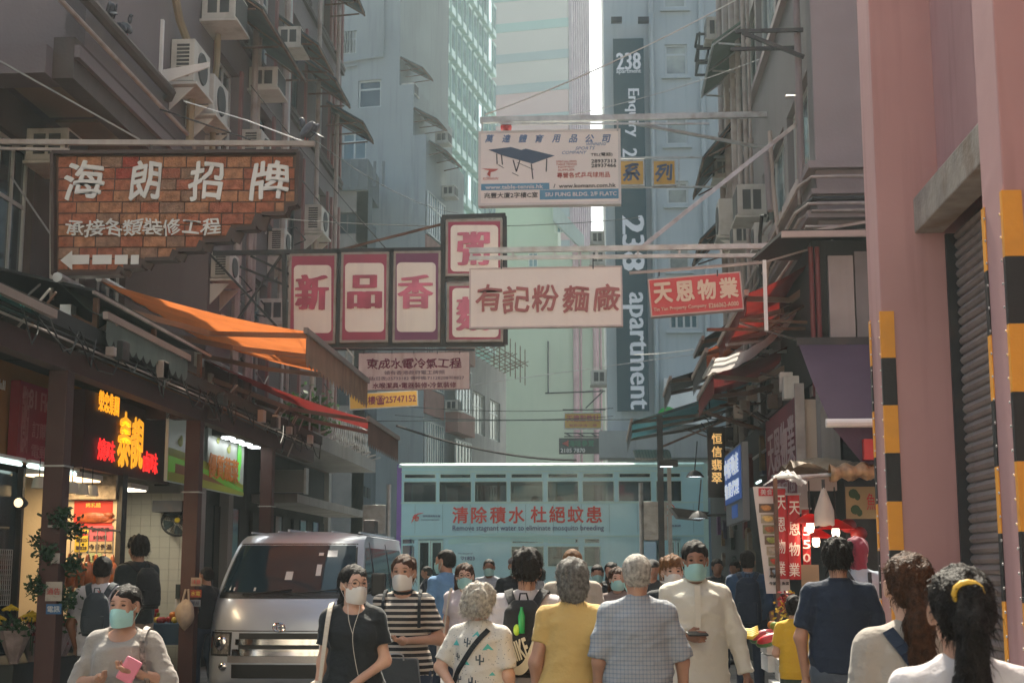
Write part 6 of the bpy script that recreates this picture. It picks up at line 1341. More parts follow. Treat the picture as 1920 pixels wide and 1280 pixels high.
for (s0,s1) in ((-.55,.1),(.0,.72)): b = MB(); b.tube([fs(s0,1.31,.03), fs((s0+s1)/2,1.335,.035), fs(s1,1.37,.03)], .008, 6); b.build('wiper', M_black, t)
# things seen behind the glass: pale papers at the foot of the windscreen
for (s,z,w_,h,c) in ((-.55,1.37,.16,.02,(.5,.5,.5)),(.58,1.8,.07,.04,(.55,.6,.62)),(.42,1.72,.035,.09,(.5,.55,.6)),(.02,1.53,.05,.05,(.5,.42,.1)),(.42,1.58,.035,.05,(.5,.55,.6))):
    b = MB(); b.add([fs(s-w_,z-h,.016),fs(s+w_,z-h,.016),fs(s+w_,z+h,.016),fs(s-w_,z+h,.016)],[(0,1,2,3)]); b.build('windscreen_sticker', MK('paper_st_%.2f' % c[0], c, .6, var=0, bump=0), t)
# bonnet shut line, grille, lamps, bumper
b = MB(); b.tube([fs(s/10,.885,.0) for s in range(-9,10)], .006, 5); b.build('shut_line', M_black, t)
patch('grille_opening', .79, .86, lambda z: -.52+.0*(z), k_(.52), M_black, .008, nz=4); patch('grille_bar', .725, .79, k_(-.56), k_(.56), M_chr, .022, nz=4); patch('grille_opening', .675, .725, k_(-.52), k_(.52), M_black, .008, nz=3); patch('grille_bar', .60, .675, k_(-.6), k_(.6), M_chr, .024, nz=4)
patch('bumper_band', .52, .60, k_(-.66), k_(.66), MK('bumper_grey',(.3,.29,.3),.35,.5,var=.05), .01, nz=3); patch('lower_intake', .34, .5, lambda z: -.6, lambda z: .6, M_black, .008, nz=5)
patch('bumper_lip', .24, .33, k_(-.8), k_(.8), M_van, .02, nz=3)
for sg in (-1,1):
    lo, hi = (.62,.955) if sg > 0 else (-.955,-.62)
    patch('headlamp_surround', .59, .87, k_(lo), k_(hi), M_black, .006, nz=6, ns=10)
    hl_ = patch('headlamp', .615, .85, k_(lo+.03), k_(hi-.03), MK('headlamp_glass',(.35,.34,.33),.15,.5,var=.5,scale=25,bump=.4,bscale=60), .014, nz=8, ns=12)
    c = fs(sg*.76,.735,.02); b = MB(); b.ell(c,(.085,.03,.085),16,10); b.build('reflector', M_chr, hl_, smooth=2); b = MB(); b.add([fs(sg*.93,.68,.02),fs(sg*.955,.68,.02),fs(sg*.955,.81,.02),fs(sg*.93,.81,.02)],[(0,1,2,3) if sg > 0 else (3,2,1,0)]); b.build('indicator', MK('amber',(.35,.08,.03),.3,var=.1), hl_)
    c = fs(sg*.72,.47,.0); b = MB(); b.ell(c,(.06,.03,.05),12,8); b.build('fog_lamp', M_chr, t, smooth=2)
    for yw in (.75,3.75):
        wl = thing('x','',''); col.objects.unlink(wl); bpy.data.objects.remove(wl)
        w0 = MB().lathe([(0,0),(.2,.0),(.24,.03),(.31,.02),(.33,.06),(.33,.2),(.28,.22)] if sg < 0 else [(0,.22),(.2,.22),(.24,.19),(.31,.2),(.33,.16),(.33,.02),(.28,0)], (xc+sg*.93-(.0 if sg < 0 else .22)+(.0 if sg>0 else 0),Yv+yw,.33), 22, 'x'); wo = w0.build('wheel', M_rub, t, smooth=1)
        MB().lathe([(0,.02),(.06,.0),(.18,.03),(.19,.05)], (xc+sg*.94,Yv+yw,.33), 18, 'x').build('rim', M_steel, wo)
    # side windows on the side of the body
    for (y0,y1) in ((.75,1.5),(1.62,2.9),(3.0,4.35)):
        b = MB(); b.grid(lambda i,j,y0=y0,y1=y1: V(xc+sg*(side_x(1.3+.6*j)+.006), Yv+(y0+(y1-y0)*i if y0 > 1 else max(y0+(y1-y0)*i, fy(1.3+.6*j)+.42)), 1.3+.58*j), 6, 5); b.build('side_window', M_wsg, t, smooth=2)
    p = V(xc+sg*1.08, Yv+.62, 1.42); b = MB(); b.box(p.x-.09,p.x+.09,p.y-.05,p.y+.05,p.z-.14,p.z+.14); mm = b.build('mirror', M_black, t, bevel=.03); MB().bar(V(xc+sg*.88,Yv+.72,1.3),p,.04).build('mirror_arm', M_black, mm)
b = MB(); c = fs(0,.93,.015)
for (rx,rz,dx) in ((.072,.05,0),(.026,.045,0)): b.tube([c+V(rx*math.cos(a_*.2618),-.012,rz*math.sin(a_*.2618)) for a_ in range(25)], .007, 6)
b.tube([c+V(.05*math.cos(a_*.2618),-.012,.02+.02*math.sin(a_*.2618)) for a_ in range(25)], .006, 6); b.build('emblem', M_chr, t)
b = MB(); b.bar((xc-.2,Yv+1.3,2.1),(xc-.2,Yv+4.5,2.1),.03); b.build('roof_rib', M_van, t)
b = MB()
for i in range(5): b.bar((xc-.7+.35*i,Yv+1.4,2.075+.012*(i in (1,2,3))),(xc-.7+.35*i,Yv+4.5,2.075+.012*(i in (1,2,3))),.03,.02)
o = b.build('roof_groove', M_van, t)
b = MB(); b.box(xc+.45,xc+.62,Yv+3.2,Yv+3.5,2.09,2.3); b.build('roof_box', M_dark, t, bevel=.02)

for sg in (-1,1):
    for y in (1.56,2.95):
        b = MB(); b.tube([V(xc+sg*(side_x(z)+.003), Yv+y, z) for z in (.35,.8,1.1,1.3,1.6,1.95)], .005, 5); b.build('door_line', M_black, t)
    b = MB(); b.bar(V(xc+sg*.945,Yv+1.4,1.1), V(xc+sg*.945,Yv+1.25,1.1), .03); b.build('door_handle', M_chr, t)
# rivet rows and panel seams on the tram side
b = MB()
for k in range(11): x = .35+k*.7; b.box(x-.004,x+.004,-.003,-.0005,tz(998),tz(945))
o = b.build('panel_seam', MK('seam',(.16,.3,.32),.6,var=0,bump=0), bpy.data.objects['tram'], world=MT); o['kind'] = 'stuff'
b = MB()
for k in range(60): b.ell((.1+k*.125,-.004,tz(1001)),(.008,.004,.008),6,3); b.ell((.1+k*.125,-.004,tz(880)),(.008,.004,.008),6,3)
o = b.build('rivet', M_tram2, bpy.data.objects['tram'], world=MT); o['kind'] = 'stuff'
from mathutils.bvhtree import BVHTree
# ---------------------------------------------------------------- people: bodies and clothes grown as smooth surfaces
def _cone(P, a, b, r1, r2, fy_=1):
    a = np.array(a, float); b = np.array(b, float); ab = b-a; h = np.clip(((P-a)@ab)/max(ab@ab,1e-9), 0, 1)
    q = P-a-h[...,None]*ab
    if fy_ != 1: q = q*np.array([1,1/fy_,1])
    return np.sqrt((q**2).sum(-1))-(r1+(r2-r1)*h)
def _ell(P, c, r, R=None):
    q = P-np.array(c, float)
    if R is not None: q = q@R
    r = np.array(r, float); k = np.sqrt(((q/r)**2).sum(-1)); k2 = np.sqrt(((q/r**2)**2).sum(-1)); return k*(k-1)/np.maximum(k2,1e-6)
def _col(P, keys, e=0):
    keys = np.array(keys, float); z = P[...,2]; k = keys[np.argsort(keys[:,0])]
    cx, cy_, a, b = (np.interp(z, k[:,0], k[:,i]) for i in (1,2,3,4)); a = a+e; b = b+e
    d = (np.sqrt(((P[...,0]-cx)/a)**2+((P[...,1]-cy_)/b)**2)-1)*np.minimum(a,b)
    return np.maximum(d, np.maximum(k[0,0]-z, z-k[-1,0]))
def sdf_mesh(prims, h, k=.03, noise_=None, cuts=(), lo=None, hi=None):
    """prims: callables with .bb boxes -> smooth union -> surface net"""
    bl = np.min([p[1] for p in prims], 0)-2.5*h; bh = np.max([p[2] for p in prims], 0)+2.5*h
    n = np.ceil((bh-bl)/h).astype(int)+1
    D = np.full(n, 1.0, np.float32); ax = [bl[i]+h*np.arange(n[i]) for i in range(3)]
    for f, a, b in prims:
        i0 = np.maximum(((np.array(a)-k*1.3-2*h-bl)/h).astype(int), 0); i1 = np.minimum(((np.array(b)+k*1.3+2*h-bl)/h).astype(int)+1, n)
        sl_ = tuple(slice(i0[j], i1[j]) for j in range(3)); P = np.stack(np.meshgrid(*[ax[j][sl_[j]] for j in range(3)], indexing='ij'), -1)
        d = f(P); o = D[sl_]; hh = np.maximum(k-np.abs(o-d), 0)/k; D[sl_] = np.minimum(o, d)-hh*hh*k*.25
    if noise_ or cuts:
        P = np.stack(np.meshgrid(*ax, indexing='ij'), -1)
        if noise_: D += noise_(P)
        for c in cuts: D = np.maximum(D, -c(P))
    D[0]=D[-1]=1; D[:,0]=D[:,-1]=1; D[:,:,0]=D[:,:,-1]=1
    S = D < 0; C = np.zeros([x-1 for x in D.shape], int); offs = [(i,j,l) for i in (0,1) for j in (0,1) for l in (0,1)]
    sub = lambda A,o: A[o[0]:A.shape[0]-1+o[0], o[1]:A.shape[1]-1+o[1], o[2]:A.shape[2]-1+o[2]]
    for o in offs: C += sub(S,o)
    act = (C > 0)&(C < 8); idx = np.full(act.shape, -1); ii = np.argwhere(act); idx[act] = np.arange(len(ii))
    acc = np.zeros((len(ii),3)); cnt = np.zeros(len(ii))
    for o in offs:
        for a in range(3):
            if o[a]: continue
            o2 = list(o); o2[a] = 1
            d0 = D[ii[:,0]+o[0], ii[:,1]+o[1], ii[:,2]+o[2]]; d1 = D[ii[:,0]+o2[0], ii[:,1]+o2[1], ii[:,2]+o2[2]]
            m = (d0 < 0) != (d1 < 0); tt = np.where(m, d0/np.where(m, d0-d1, 1), 0); p = np.tile(np.array(o, float), (len(ii),1)); p[:,a] += tt
            acc += p*m[:,None]; cnt += m
    V_ = (ii+acc/cnt[:,None])*h+bl; F_ = []
    for a in range(3):
        b_, c_ = (a+1)%3, (a+2)%3
        s0 = [slice(None)]*3; s1 = [slice(None)]*3; s0[a] = slice(0,-1); s1[a] = slice(1,None)
        e = S[tuple(s0)] != S[tuple(s1)]; pos = S[tuple(s0)]
        q = np.argwhere(e); q = q[(q[:,b_] > 0)&(q[:,c_] > 0)&(q[:,b_] < idx.shape[b_])&(q[:,c_] < idx.shape[c_])]
        def g(db, dc): w_ = q.copy(); w_[:,b_] -= db; w_[:,c_] -= dc; return idx[w_[:,0],w_[:,1],w_[:,2]]
        fl_ = pos[q[:,0],q[:,1],q[:,2]]; Q = np.stack([g(1,1),g(0,1),g(0,0),g(1,0)],1); Q[~fl_] = Q[~fl_][:,::-1]
        Q = Q[(Q >= 0).all(1)]; F_.append(Q)
    return V_, np.concatenate(F_)
def pc(a, b, r1, r2, fy_=1):
    a, b = np.array(a,float), np.array(b,float); r = max(r1,r2); return (lambda P: _cone(P,a,b,r1,r2,fy_), np.minimum(a,b)-r, np.maximum(a,b)+r)
def pe(c, r, R=None): c = np.array(c,float); m = max(r) if R is not None else np.array(r); return (lambda P: _ell(P,c,r,R), c-m, c+m)
def pk(keys, e=0): K = np.array(keys,float); m = K[:,3:5].max(0)+e; return (lambda P: _col(P,keys,e), np.array([K[:,1].min()-m[0],K[:,2].min()-m[1],K[:,0].min()]), np.array([K[:,1].max()+m[0],K[:,2].max()+m[1],K[:,0].max()]))
def _folds_old(amp, seed=0, dirs=((9,4,14),(-6,11,17),(13,-7,6),(3,15,-23),(31,12,18),(-26,17,30))):
    rs = np.random.RandomState(seed); ph = rs.rand(len(dirs))*6.28; return lambda P: amp*sum(np.sin(P@np.array(d)+p+1.5*np.sin(P[...,2]*7+p)) for d, p in zip(dirs, ph))/len(dirs)
def folds(amp, seed=0):
    rs = np.random.RandomState(seed); D_ = rs.randn(7,3)*np.array([9,7,11]); ph = rs.rand(7)*6.28
    def f(P):
        o = 0
        for i in range(7):
            q = np.sin(P@D_[i]+ph[i]+1.8*np.sin(P@D_[(i+2)%7]*.6+ph[i]))
            o = o + (q*.5 if i < 3 else -(1-np.abs(q))**3*.9+.2)
        return amp*o/3
    return f
def pcc(a, b, r1, r2):
    a, b = np.array(a,float), np.array(b,float); d = (b-a)/np.linalg.norm(b-a); b2 = b+d*.05; r = max(r1,r2); r2b = r2+(r2-r1)*.05/max(np.linalg.norm(b-a),.05)
    return (lambda P: np.maximum(_cone(P,a,b2,r1,r2b), (P-b)@d), np.minimum(a,b)-r, np.maximum(a,b)+r)
def np_mesh(name, parts, mats, parent=None, M=None, sm=True):
    """parts: list of (V, F, material index)"""
    Vs = np.concatenate([p[0] for p in parts]); off = 0; tot = []; mi = []
    me = bpy.data.meshes.new(name); me.vertices.add(len(Vs)); me.vertices.foreach_set('co', Vs.astype(np.float32).ravel())
    loops = []; sizes = []
    for v_, f_, m in parts: f_ = np.asarray(f_); loops.append((f_+off).ravel()); sizes.append(np.full(len(f_), f_.shape[1])); mi.append(np.full(len(f_), m)); off += len(v_)
    loops = np.concatenate(loops); sizes = np.concatenate(sizes); mi = np.concatenate(mi)
    if len(loops) == 0: print('EMPTY', name)
    me.loops.add(len(loops)); me.loops.foreach_set('vertex_index', loops.astype(np.int32)); me.polygons.add(len(sizes)); st = np.concatenate([[0],np.cumsum(sizes)[:-1]])
    me.polygons.foreach_set('loop_start', st.astype(np.int32)); me.polygons.foreach_set('material_index', mi.astype(np.int32)); me.polygons.foreach_set('use_smooth', np.full(len(sizes), sm))
    for m in mats: me.materials.append(m)
    me.update(calc_edges=True); me.validate(); return put(name, me, M or Matrix.Identity(4), parent)
def skin(n, c): 
    m = mat('skin_'+n, c, .5, var=.1, scale=9, bump=.08, bscale=120, spec=.4); b = m.node_tree.nodes['Principled BSDF']; b.inputs['Subsurface Weight'].default_value = .12; b.inputs['Subsurface Radius'].default_value = (.02,.008,.004); b.inputs['Subsurface Scale'].default_value = .6; return m
SK = {'l': skin('light',(.55,.33,.24)), 'm': skin('mid',(.42,.23,.155)), 'd': skin('tan',(.27,.135,.085)), 'dd': skin('deep',(.16,.08,.05))}
def hairm(n, c, t_=.25): return mat('hair_'+n, c, .6, var=.5, scale=45, bump=.7, bscale=110, trans=t_, spec=.3)
HR = {'k': hairm('black',(.018,.014,.012)), 'b': hairm('brown',(.07,.03,.014),.3), 'w': hairm('white',(.5,.47,.42),.3), 'g': hairm('grey',(.2,.19,.175),.3), 'o': hairm('ginger',(.2,.09,.03),.3), 'dk': hairm('dark_grey',(.035,.033,.032))}
def cloth(n, c, tr=.08, **k): k.setdefault('bump',.55); m = mat('cloth_'+n, c, .85, var=.06, scale=3, bscale=22, trans=tr, **k); b = m.node_tree.nodes['Principled BSDF']; b.inputs['Sheen Weight'].default_value = .2; b.inputs['Sheen Roughness'].default_value = .35; return m
def eyeparts(p, HM, blink=0):
    out = []
    for sx in (-1,1):
        b = MB(); b.ell((sx*.031,.083,.012),(.0125,.008,.0065),10,6); o = b.build('eye', mat('eye',(.03,.02,.018),.15,var=0,bump=0), p, world=HM, smooth=2)
        b = MB(); b.tube([V(sx*.016,.094,.034),V(sx*.03,.094,.037),V(sx*.047,.084,.032)], [.001,.0024,.001], 5); b.build('eyebrow', HR['k'], p, world=HM)
def person(label, u, vt, Y, face, H, sk='m', fem=0, wide=1.0, gz=0, armL=None, armR=None, top=None, sleeve=.5, top_hem=.86, loose=.018, bot=None, skirt=0, hair='short', hc='k', mask=None, turn=0, tilt=0,
           res=.014, hands=True, glasses=0, stride=.08, lean=0, neck_open=.0, collar=None, seed=0, detail=1, cat='person', fat=0, child=0, topbits=None, longshirt=0):
    x = (PY(u, 1068, Y)).x; s = H/1.7
    root = thing('person', label, cat, (x, Y, gz), math.radians(face)); MW = wm(root) @ Matrix.Scale(s, 4)
    sw = (.15 if fem else .17)*wide; hip = (.10 if fem else .092)*wide; ch = (.142 if fem else .158)*wide; wst = (.12 if fem else .145)*wide+fat; hp = (.17 if fem else .162)*wide+fat*.7; dp = .105*math.sqrt(wide)+fat*.6
    zs_ = 1.365
    lw_ = lean
    tk = [(.86,0,0,hp,.115+fat*.5),(.95,0,0,hp,.12+fat*.6),(1.06,0,.0,wst+.012,.105+fat),(1.16,0,.0,wst,.1+fat*.9),(1.27,0,.005,ch,dp+.012),(1.35,0,0,ch,dp-.005),(1.42,0,-.01,.09*wide,.065)]
    def arm(a, sd_):
        if a is None: a = ((.06,-.02,-.27),(.075,.06,-.5))
        e, h_ = a; sh = np.array([sd_*sw,-.005,zs_]); E_ = sh+np.array([sd_*e[0],e[1],e[2]]); Hh = sh+np.array([sd_*h_[0],h_[1],h_[2]]); return sh, E_, Hh
    AL, AR = arm(armL,-1), arm(armR,1)
    body = [pk(tk), pc((0,-.01,1.40),(-sw*.95,-.005,zs_),.052,.046), pc((0,-.01,1.40),(sw*.95,-.005,zs_),.052,.046), pc((0,-.015,1.36),(0,-.005,1.5),.055,.05)]
    if fem: body += [pe((-.07,.07,1.26),(.06,.055,.06)), pe((.07,.07,1.26),(.06,.055,.06))]
    fa = 1+fat*3
    for sh, E_, Hh in (AL,AR): body += [pc(sh,E_,.05*fa*(.9 if fem else 1),.037*fa), pc(E_,Hh,.038*fa,.025)]
    F_L, F_R = (-hip,stride,.07), (hip,-stride,.07)
    for sd_, ft in ((-1,F_L),(1,F_R)):
        kn = ((sd_*hip+ft[0])/2, ft[1]*.5+.035, .5); body += [pc((sd_*hip,0,.88),kn,.085*wide,.056), pc(kn,(ft[0],ft[1]-.02,.1),.055,.038)]
    V1, F1 = sdf_mesh(body, res, .035); parts = [(V1,F1,0)]
    # hands: palm, four bent fingers of unequal length, a thumb from the side
    if hands:
        for sd_, (sh,E_,Hh) in ((-1,AL),(1,AR)):
            d = Hh-E_; d /= np.linalg.norm(d); up = np.array([0,1,0.]) if abs(d[1]) < .8 else np.array([0,0,1.]); sdv = np.cross(d, up)*sd_; sdv /= np.linalg.norm(sdv); nm = np.cross(sdv,d)*sd_
            pr = [pc(Hh-d*.03,Hh+d*.01,.025,.024), pe(Hh+d*.045,(.034,.034,.034)), pc(Hh+d*.02+up*.012,Hh+d*.07+up*.02,.02,.017), pc(Hh+d*.02-up*.012,Hh+d*.07-up*.02,.02,.017)]
            for i, L in enumerate((.062,.07,.066,.052)):
                o = up*(.028-.019*i); a = Hh+d*.075+o; inn = -sdv; b_ = a+d*L*.5+inn*.008; c_ = b_+d*L*.38+inn*.028; pr += [pc(a-d*.015,b_,.0095,.0088), pc(b_,c_,.0088,.0075)]
            tb = Hh+d*.02+up*.03; tm = tb+d*.03+up*.02-sdv*.008; pr += [pc(tb,tm,.0125,.0105), pc(tm,tm+d*.032-sdv*.01,.0105,.0085)]
            hv, hf = sdf_mesh(pr, .0052 if detail else .008, .008); parts.append((hv,hf,0))
    # head
    R = Matrix.Rotation(math.radians(turn),4,'Z') @ Matrix.Rotation(math.radians(tilt),4,'X'); HMl = T((0,.012,1.575)) @ R @ Matrix.Scale(1.06,4)
    hd = [pe((0,-.012,.035),(.073,.092,.08)), pe((0,.012,-.03),(.062,.075,.075)), pe((0,.045,-.075),(.032,.032,.028)), pc((0,.084,.012),(0,.1,-.022),.009,.014), pe((0,.065,.02),(.055,.03,.045)), pe((-.036,.062,-.018),(.022,.024,.022)), pe((.036,.062,-.018),(.022,.024,.022)), pe((0,.08,-.05),(.024,.016,.012)),
          pe((-.077,-.008,-.002),(.011,.019,.032)), pe((.077,-.008,-.002),(.011,.019,.032)), pc((0,-.012,-.03),(0,-.03,-.14),.052,.052)]
    hv, hf = sdf_mesh(hd, .0075 if detail else .012, .018, cuts=[lambda P: _ell(P,(-.031,.1,.012),(.018,.02,.012)), lambda P: _ell(P,(.031,.1,.012),(.018,.02,.012))])
    hm = np.array(HMl); hv = hv@hm[:3,:3].T+hm[:3,3]; parts.append((hv,hf,0))
    np_mesh('body', parts, [SK[sk]], root, MW)
    HW = MW @ HMl
    if abs(((face+turn+180)%360)-180) > 60 and detail: eyeparts(root, HW)
    # hair
    fr_cut = lambda P: _ell(P,(0,.115,-.03),(.066,.06,.1)); low = lambda P: P[...,2]+.06
    HM_ = HR.get(hc); hp_ = []; hcuts = [fr_cut]; amp = .005; k_h = .02; strands = 1000; sl_len = (.012,.026); hres = .008 if detail else .012
    if hair == 'short': hp_ = [pe((0,-.02,.05),(.084,.103,.082)), pe((0,-.05,-.01),(.078,.07,.07))]; hcuts += [lambda P: P[...,2]+.065, lambda P: _ell(P,(0,.06,-.075),(.2,.07,.085))]; strands = 500
    elif hair == 'crop': hp_ = [pe((0,-.018,.045),(.079,.098,.079)), pe((0,-.045,-.0),(.074,.068,.065))]; hcuts += [lambda P: P[...,2]+.055, lambda P: _ell(P,(0,.06,-.075),(.2,.07,.085))]; sl_len = (.006,.014); amp = .002
    elif hair == 'fluffy': hp_ = [pe((0,-.025,.045),(.108,.118,.1)), pe((0,-.06,-.015),(.105,.085,.075))]; hcuts += [lambda P: P[...,2]+.08]; amp = .009; strands = 1400; sl_len = (.02,.045)
    elif hair == 'bob': hp_ = [pe((0,-.022,.045),(.095,.112,.092)), pe((0,-.05,-.03),(.092,.08,.085)), pe((0,-.055,-.08),(.07,.055,.05))]; amp = .005; strands = 1200
    elif hair == 'mop': hp_ = [pe((0,-.015,.06),(.09,.108,.085)), pe((0,-.045,.0),(.083,.075,.065)), pe((0,.06,.085),(.07,.045,.035))]; hcuts = [lambda P: _ell(P,(0,.115,-.045),(.066,.06,.1)), lambda P: P[...,2]+.06, lambda P: _ell(P,(0,.06,-.075),(.2,.07,.085))]; amp = .008; strands = 900; sl_len = (.02,.045)
    elif hair in ('pony','lowpony'): 
        hp_ = [pe((0,-.022,.045),(.083,.105,.082)), pe((0,-.055,-.005),(.078,.066,.07))]; hcuts += [lambda P: np.maximum(P[...,2]+.07, -.088-P[...,1])]
        if hair == 'pony': hp_ += [pc((0,-.115,.05),(0,-.15,-.02),.032,.036), pc((0,-.15,-.02),(0,-.125,-.2),.038,.046), pc((0,-.125,-.2),(0,-.12,-.42),.046,.02)]
        else: hp_ += [pc((0,-.115,-.03),(0,-.13,-.12),.03,.046), pc((0,-.13,-.12),(.005,-.14,-.3),.05,.045), pc((.005,-.14,-.3),(0,-.13,-.46),.045,.015)]
        strands = 1600; sl_len = (.012,.035)
    elif hair == 'bun': hp_ = [pe((0,-.022,.045),(.082,.104,.081)), pe((0,-.05,-.005),(.077,.066,.07)), pe((0,-.12,-.01),(.04,.035,.04))]; hcuts += [lambda P: P[...,2]+.07]
    elif hair == 'long': hp_ = [pe((0,-.022,.045),(.09,.108,.085)), pc((-.045,-.05,0),(-.06,-.04,-.26),.05,.04), pc((.045,-.05,0),(.06,-.04,-.26),.05,.04), pc((0,-.06,0),(0,-.07,-.26),.06,.05)]; amp = .006; strands = 600
    elif hair == 'hijab': hp_ = [pe((0,-.015,.035),(.092,.11,.095)), pe((0,-.02,-.045),(.078,.09,.07)), pc((0,-.02,-.08),(0,-.02,-.1),.06,.075)]; hcuts = [lambda P: _ell(P,(0,.12,-.01),(.055,.06,.07))]; amp = .004; strands = 0
    elif hair == 'cap': hp_ = [pe((0,-.01,.06),(.088,.105,.065)), pc((0,.08,.045),(0,.14,.03),.05,.045,.8)]; hcuts = [lambda P: P[...,2]-.03]; amp = 0; strands = 0
    if hp_:
        nz = (lambda P: amp*(np.sin(P@np.array([70,30,35])+seed+2*np.sin(P@np.array([20,31,9])))+np.sin(P@np.array([-55,82,28])+2)+np.sin(P@np.array([130,-90,30])))/1.6) if amp else None
        v_, f_ = sdf_mesh(hp_, hres, k_h, noise_=nz, cuts=hcuts); prt = [(v_,f_,0)]
        if strands:
            rs = np.random.RandomState(seed+5); n_s = strands if detail else strands//4; pi = rs.randint(0,len(v_),n_s); b0 = v_[pi]; ctr = np.array([0,-.02,.02]); o = b0-ctr; o /= np.linalg.norm(o,axis=1)[:,None]
            Ls = rs.uniform(*sl_len,n_s)[:,None]*rs.choice([.6,1,1,1.7],n_s)[:,None]; tg = np.cross(o, rs.randn(n_s,3)); tg /= np.linalg.norm(tg,axis=1)[:,None]; dn = np.array([0,-.3,-1.])
            wv = np.cross(o,tg)*.0013*(1 if detail else 2)/s; m1 = b0+o*Ls*.22+tg*Ls*.3+dn*Ls*.25; m2 = m1+(dn*.8+o*.05+tg*.25)*Ls*.7
            sv = np.stack([b0-wv-o*.004,b0+wv-o*.004,m1-wv,m1+wv,m2],1).reshape(-1,3); q = np.arange(n_s)[:,None]*5
            prt.append((sv,np.concatenate([q+0,q+1,q+3,q+2],1),0)); prt.append((sv,np.concatenate([q+2,q+3,q+4],1),0))
        mh = {'hijab': cloth('maroon_knit',(.15,.015,.035)), 'cap': cloth('cap_'+hc,{'k':(.02,.02,.022),'g':(.16,.16,.17)}.get(hc,(.02,.02,.02)))}.get(hair, HM_)
        np_mesh('hair' if hair not in ('hijab','cap') else {'hijab':'headscarf','cap':'cap'}[hair], prt, [mh], root, HW)
        if hair == 'cap': person_hair = sdf_mesh([pe((0,-.03,.01),(.079,.09,.06))], .012, .02, cuts=[fr_cut, lambda P: P[...,2]+.05]); np_mesh('hair', [(*person_hair,0)], [HR['k']], root, HW)
    # mask
    if mask:
        mm = mat('mask_'+mask, {'teal':(.36,.62,.6),'white':(.68,.64,.6),'blue':(.3,.5,.6)}[mask], .8, var=.04, bump=.15, bscale=60, trans=.1)
        def mk_(a, q):
            th = (a-.5)*2*1.25; zz = -.018-.085*q; rr_x = .07+.004*math.sin(q*math.pi); c_ = math.cos(th)
            yy = .0+.105*c_*(1 if q < .55 else 1-.22*(q-.55)) + .02*max(0,c_)**6*math.sin(math.pi*min(1,q*.8+.2)); pl = .002*math.sin(q*math.pi*(9 if mask != 'white' else 3))
            return V(math.sin(th)*rr_x*(1-.1*q**3), yy+pl, zz-.012*max(0,c_)**2*(q)+.012*max(0,c_)**4*(1-q))
        b = MB(); b.grid(mk_, 18, 12); o = b.build('face_mask', mm, root, world=HW, smooth=2)
        for sx in (-1,1): b = MB(); b.tube([mk_(0 if sx < 0 else 1,.05), V(sx*.08,.0,.01), V(sx*.086,-.022,-.01), mk_(0 if sx < 0 else 1,.95)], .0016, 5); b.build('ear_loop', mm, o, world=HW)
    if glasses:
        b = MB()
        for sx in (-1,1): b.tube([V(sx*.034+.026*math.cos(a_*.3927),.105,.01+.023*math.sin(a_*.3927)) for a_ in range(17)], .0016, 5); b.tube([V(sx*.06,.1,.015),V(sx*.078,.05,.012),V(sx*.08,-.01,.01)], .0015, 5)
        b.tube([V(-.01,.108,.015),V(.01,.108,.015)], .0016, 5); b.build('glasses', mat('spectacle_frame',(.06,.04,.035),.3,.4,var=0,bump=0), root, world=HW)
    # top
    if top is not None:
        e = loose+.006; hem = top_hem; tk2 = [(hem,0,0,hp+e+.006,.125+e+fat*.6)]+[(z,cx,cy_,a+e+(.014 if z < 1.2 else .004),b+e+(.008 if z < 1.2 else 0)) for z,cx,cy_,a,b in tk if z > hem+.02 and z < 1.4]+[(1.425,0,-.008,.085,.07),(1.45,0,-.005,.065,.06)]
        if longshirt: tk2 = [(hem,0,.01,hp+.085,.19),(.75,0,.01,hp+.06,.16)]+tk2[1:]
        cl = [pk(tk2), pc((0,-.01,1.405),(-sw*.95,-.005,zs_),.062+e*.4,.054+e*.4), pc((0,-.01,1.405),(sw*.95,-.005,zs_),.062+e*.4,.054+e*.4)]
        if fem: cl += [pe((-.07,.07,1.26),(.06+e,.055+e,.06+e)), pe((.07,.07,1.26),(.06+e,.055+e,.06+e))]
        for sh, E_, Hh in (AL,AR):
            if sleeve > 0: d_ = min(sleeve,1.0); cl.append((pcc if sleeve <= 1 else pc)(sh,sh+(E_-sh)*d_,.051*fa+e*.5,(.046*fa+e*(.75 if sleeve <= 1 else .5))))
            if sleeve > 1: d_ = sleeve-1; cl.append(pcc(E_,E_+(Hh-E_)*d_,.044*fa+e*.6,.036+e*.5))
        no = neck_open
        ct = [lambda P: _ell(P,(0,.05+no*.4,1.475-no*.3),(.062+no*.8,.07+no,.05+no))]
        v_, f_ = sdf_mesh(cl, res, .028, noise_=folds(.017,seed), cuts=ct)
        np_mesh('shirt' if not longshirt else 'tunic', [(v_,f_,0)], [top], root, MW)
        if collar is not None:
            b = MB(); b.tube([V(.063*math.cos(a_*.5236)*1.02,-.008+.062*math.sin(a_*.5236),1.452-.02*max(0,math.sin(a_*.5236))) for a_ in range(13)], .013, 6); b.build('collar', collar, root, world=MW, smooth=2)
    # trousers / skirt / shoes
    bt = bot or cloth('navy_denim',(.03,.045,.08))
    if skirt: cl = [pk([(.45,0,0,hp+.07,.19),(.7,0,0,hp+.04,.15),(1.0,0,0,wst+.02,.125)])]
    else:
        cl = [pk([(.8,0,0,hp+.008,.125),(.9,0,0,hp+.014,.13+fat*.5),(1.0,0,0,wst+.03,.12+fat)])]
        for sd_, ft in ((-1,F_L),(1,F_R)): kn = ((sd_*hip+ft[0])/2, ft[1]*.5+.035, .5); cl += [pc((sd_*hip,0,.86),kn,.098*wide,.072), pc(kn,(ft[0],ft[1]-.02,.13),.07,.06)]
    v_, f_ = sdf_mesh(cl, max(res,.014), .03, noise_=folds(.009,seed+3)); np_mesh('skirt' if skirt else 'trousers', [(v_,f_,0)], [bt], root, MW)
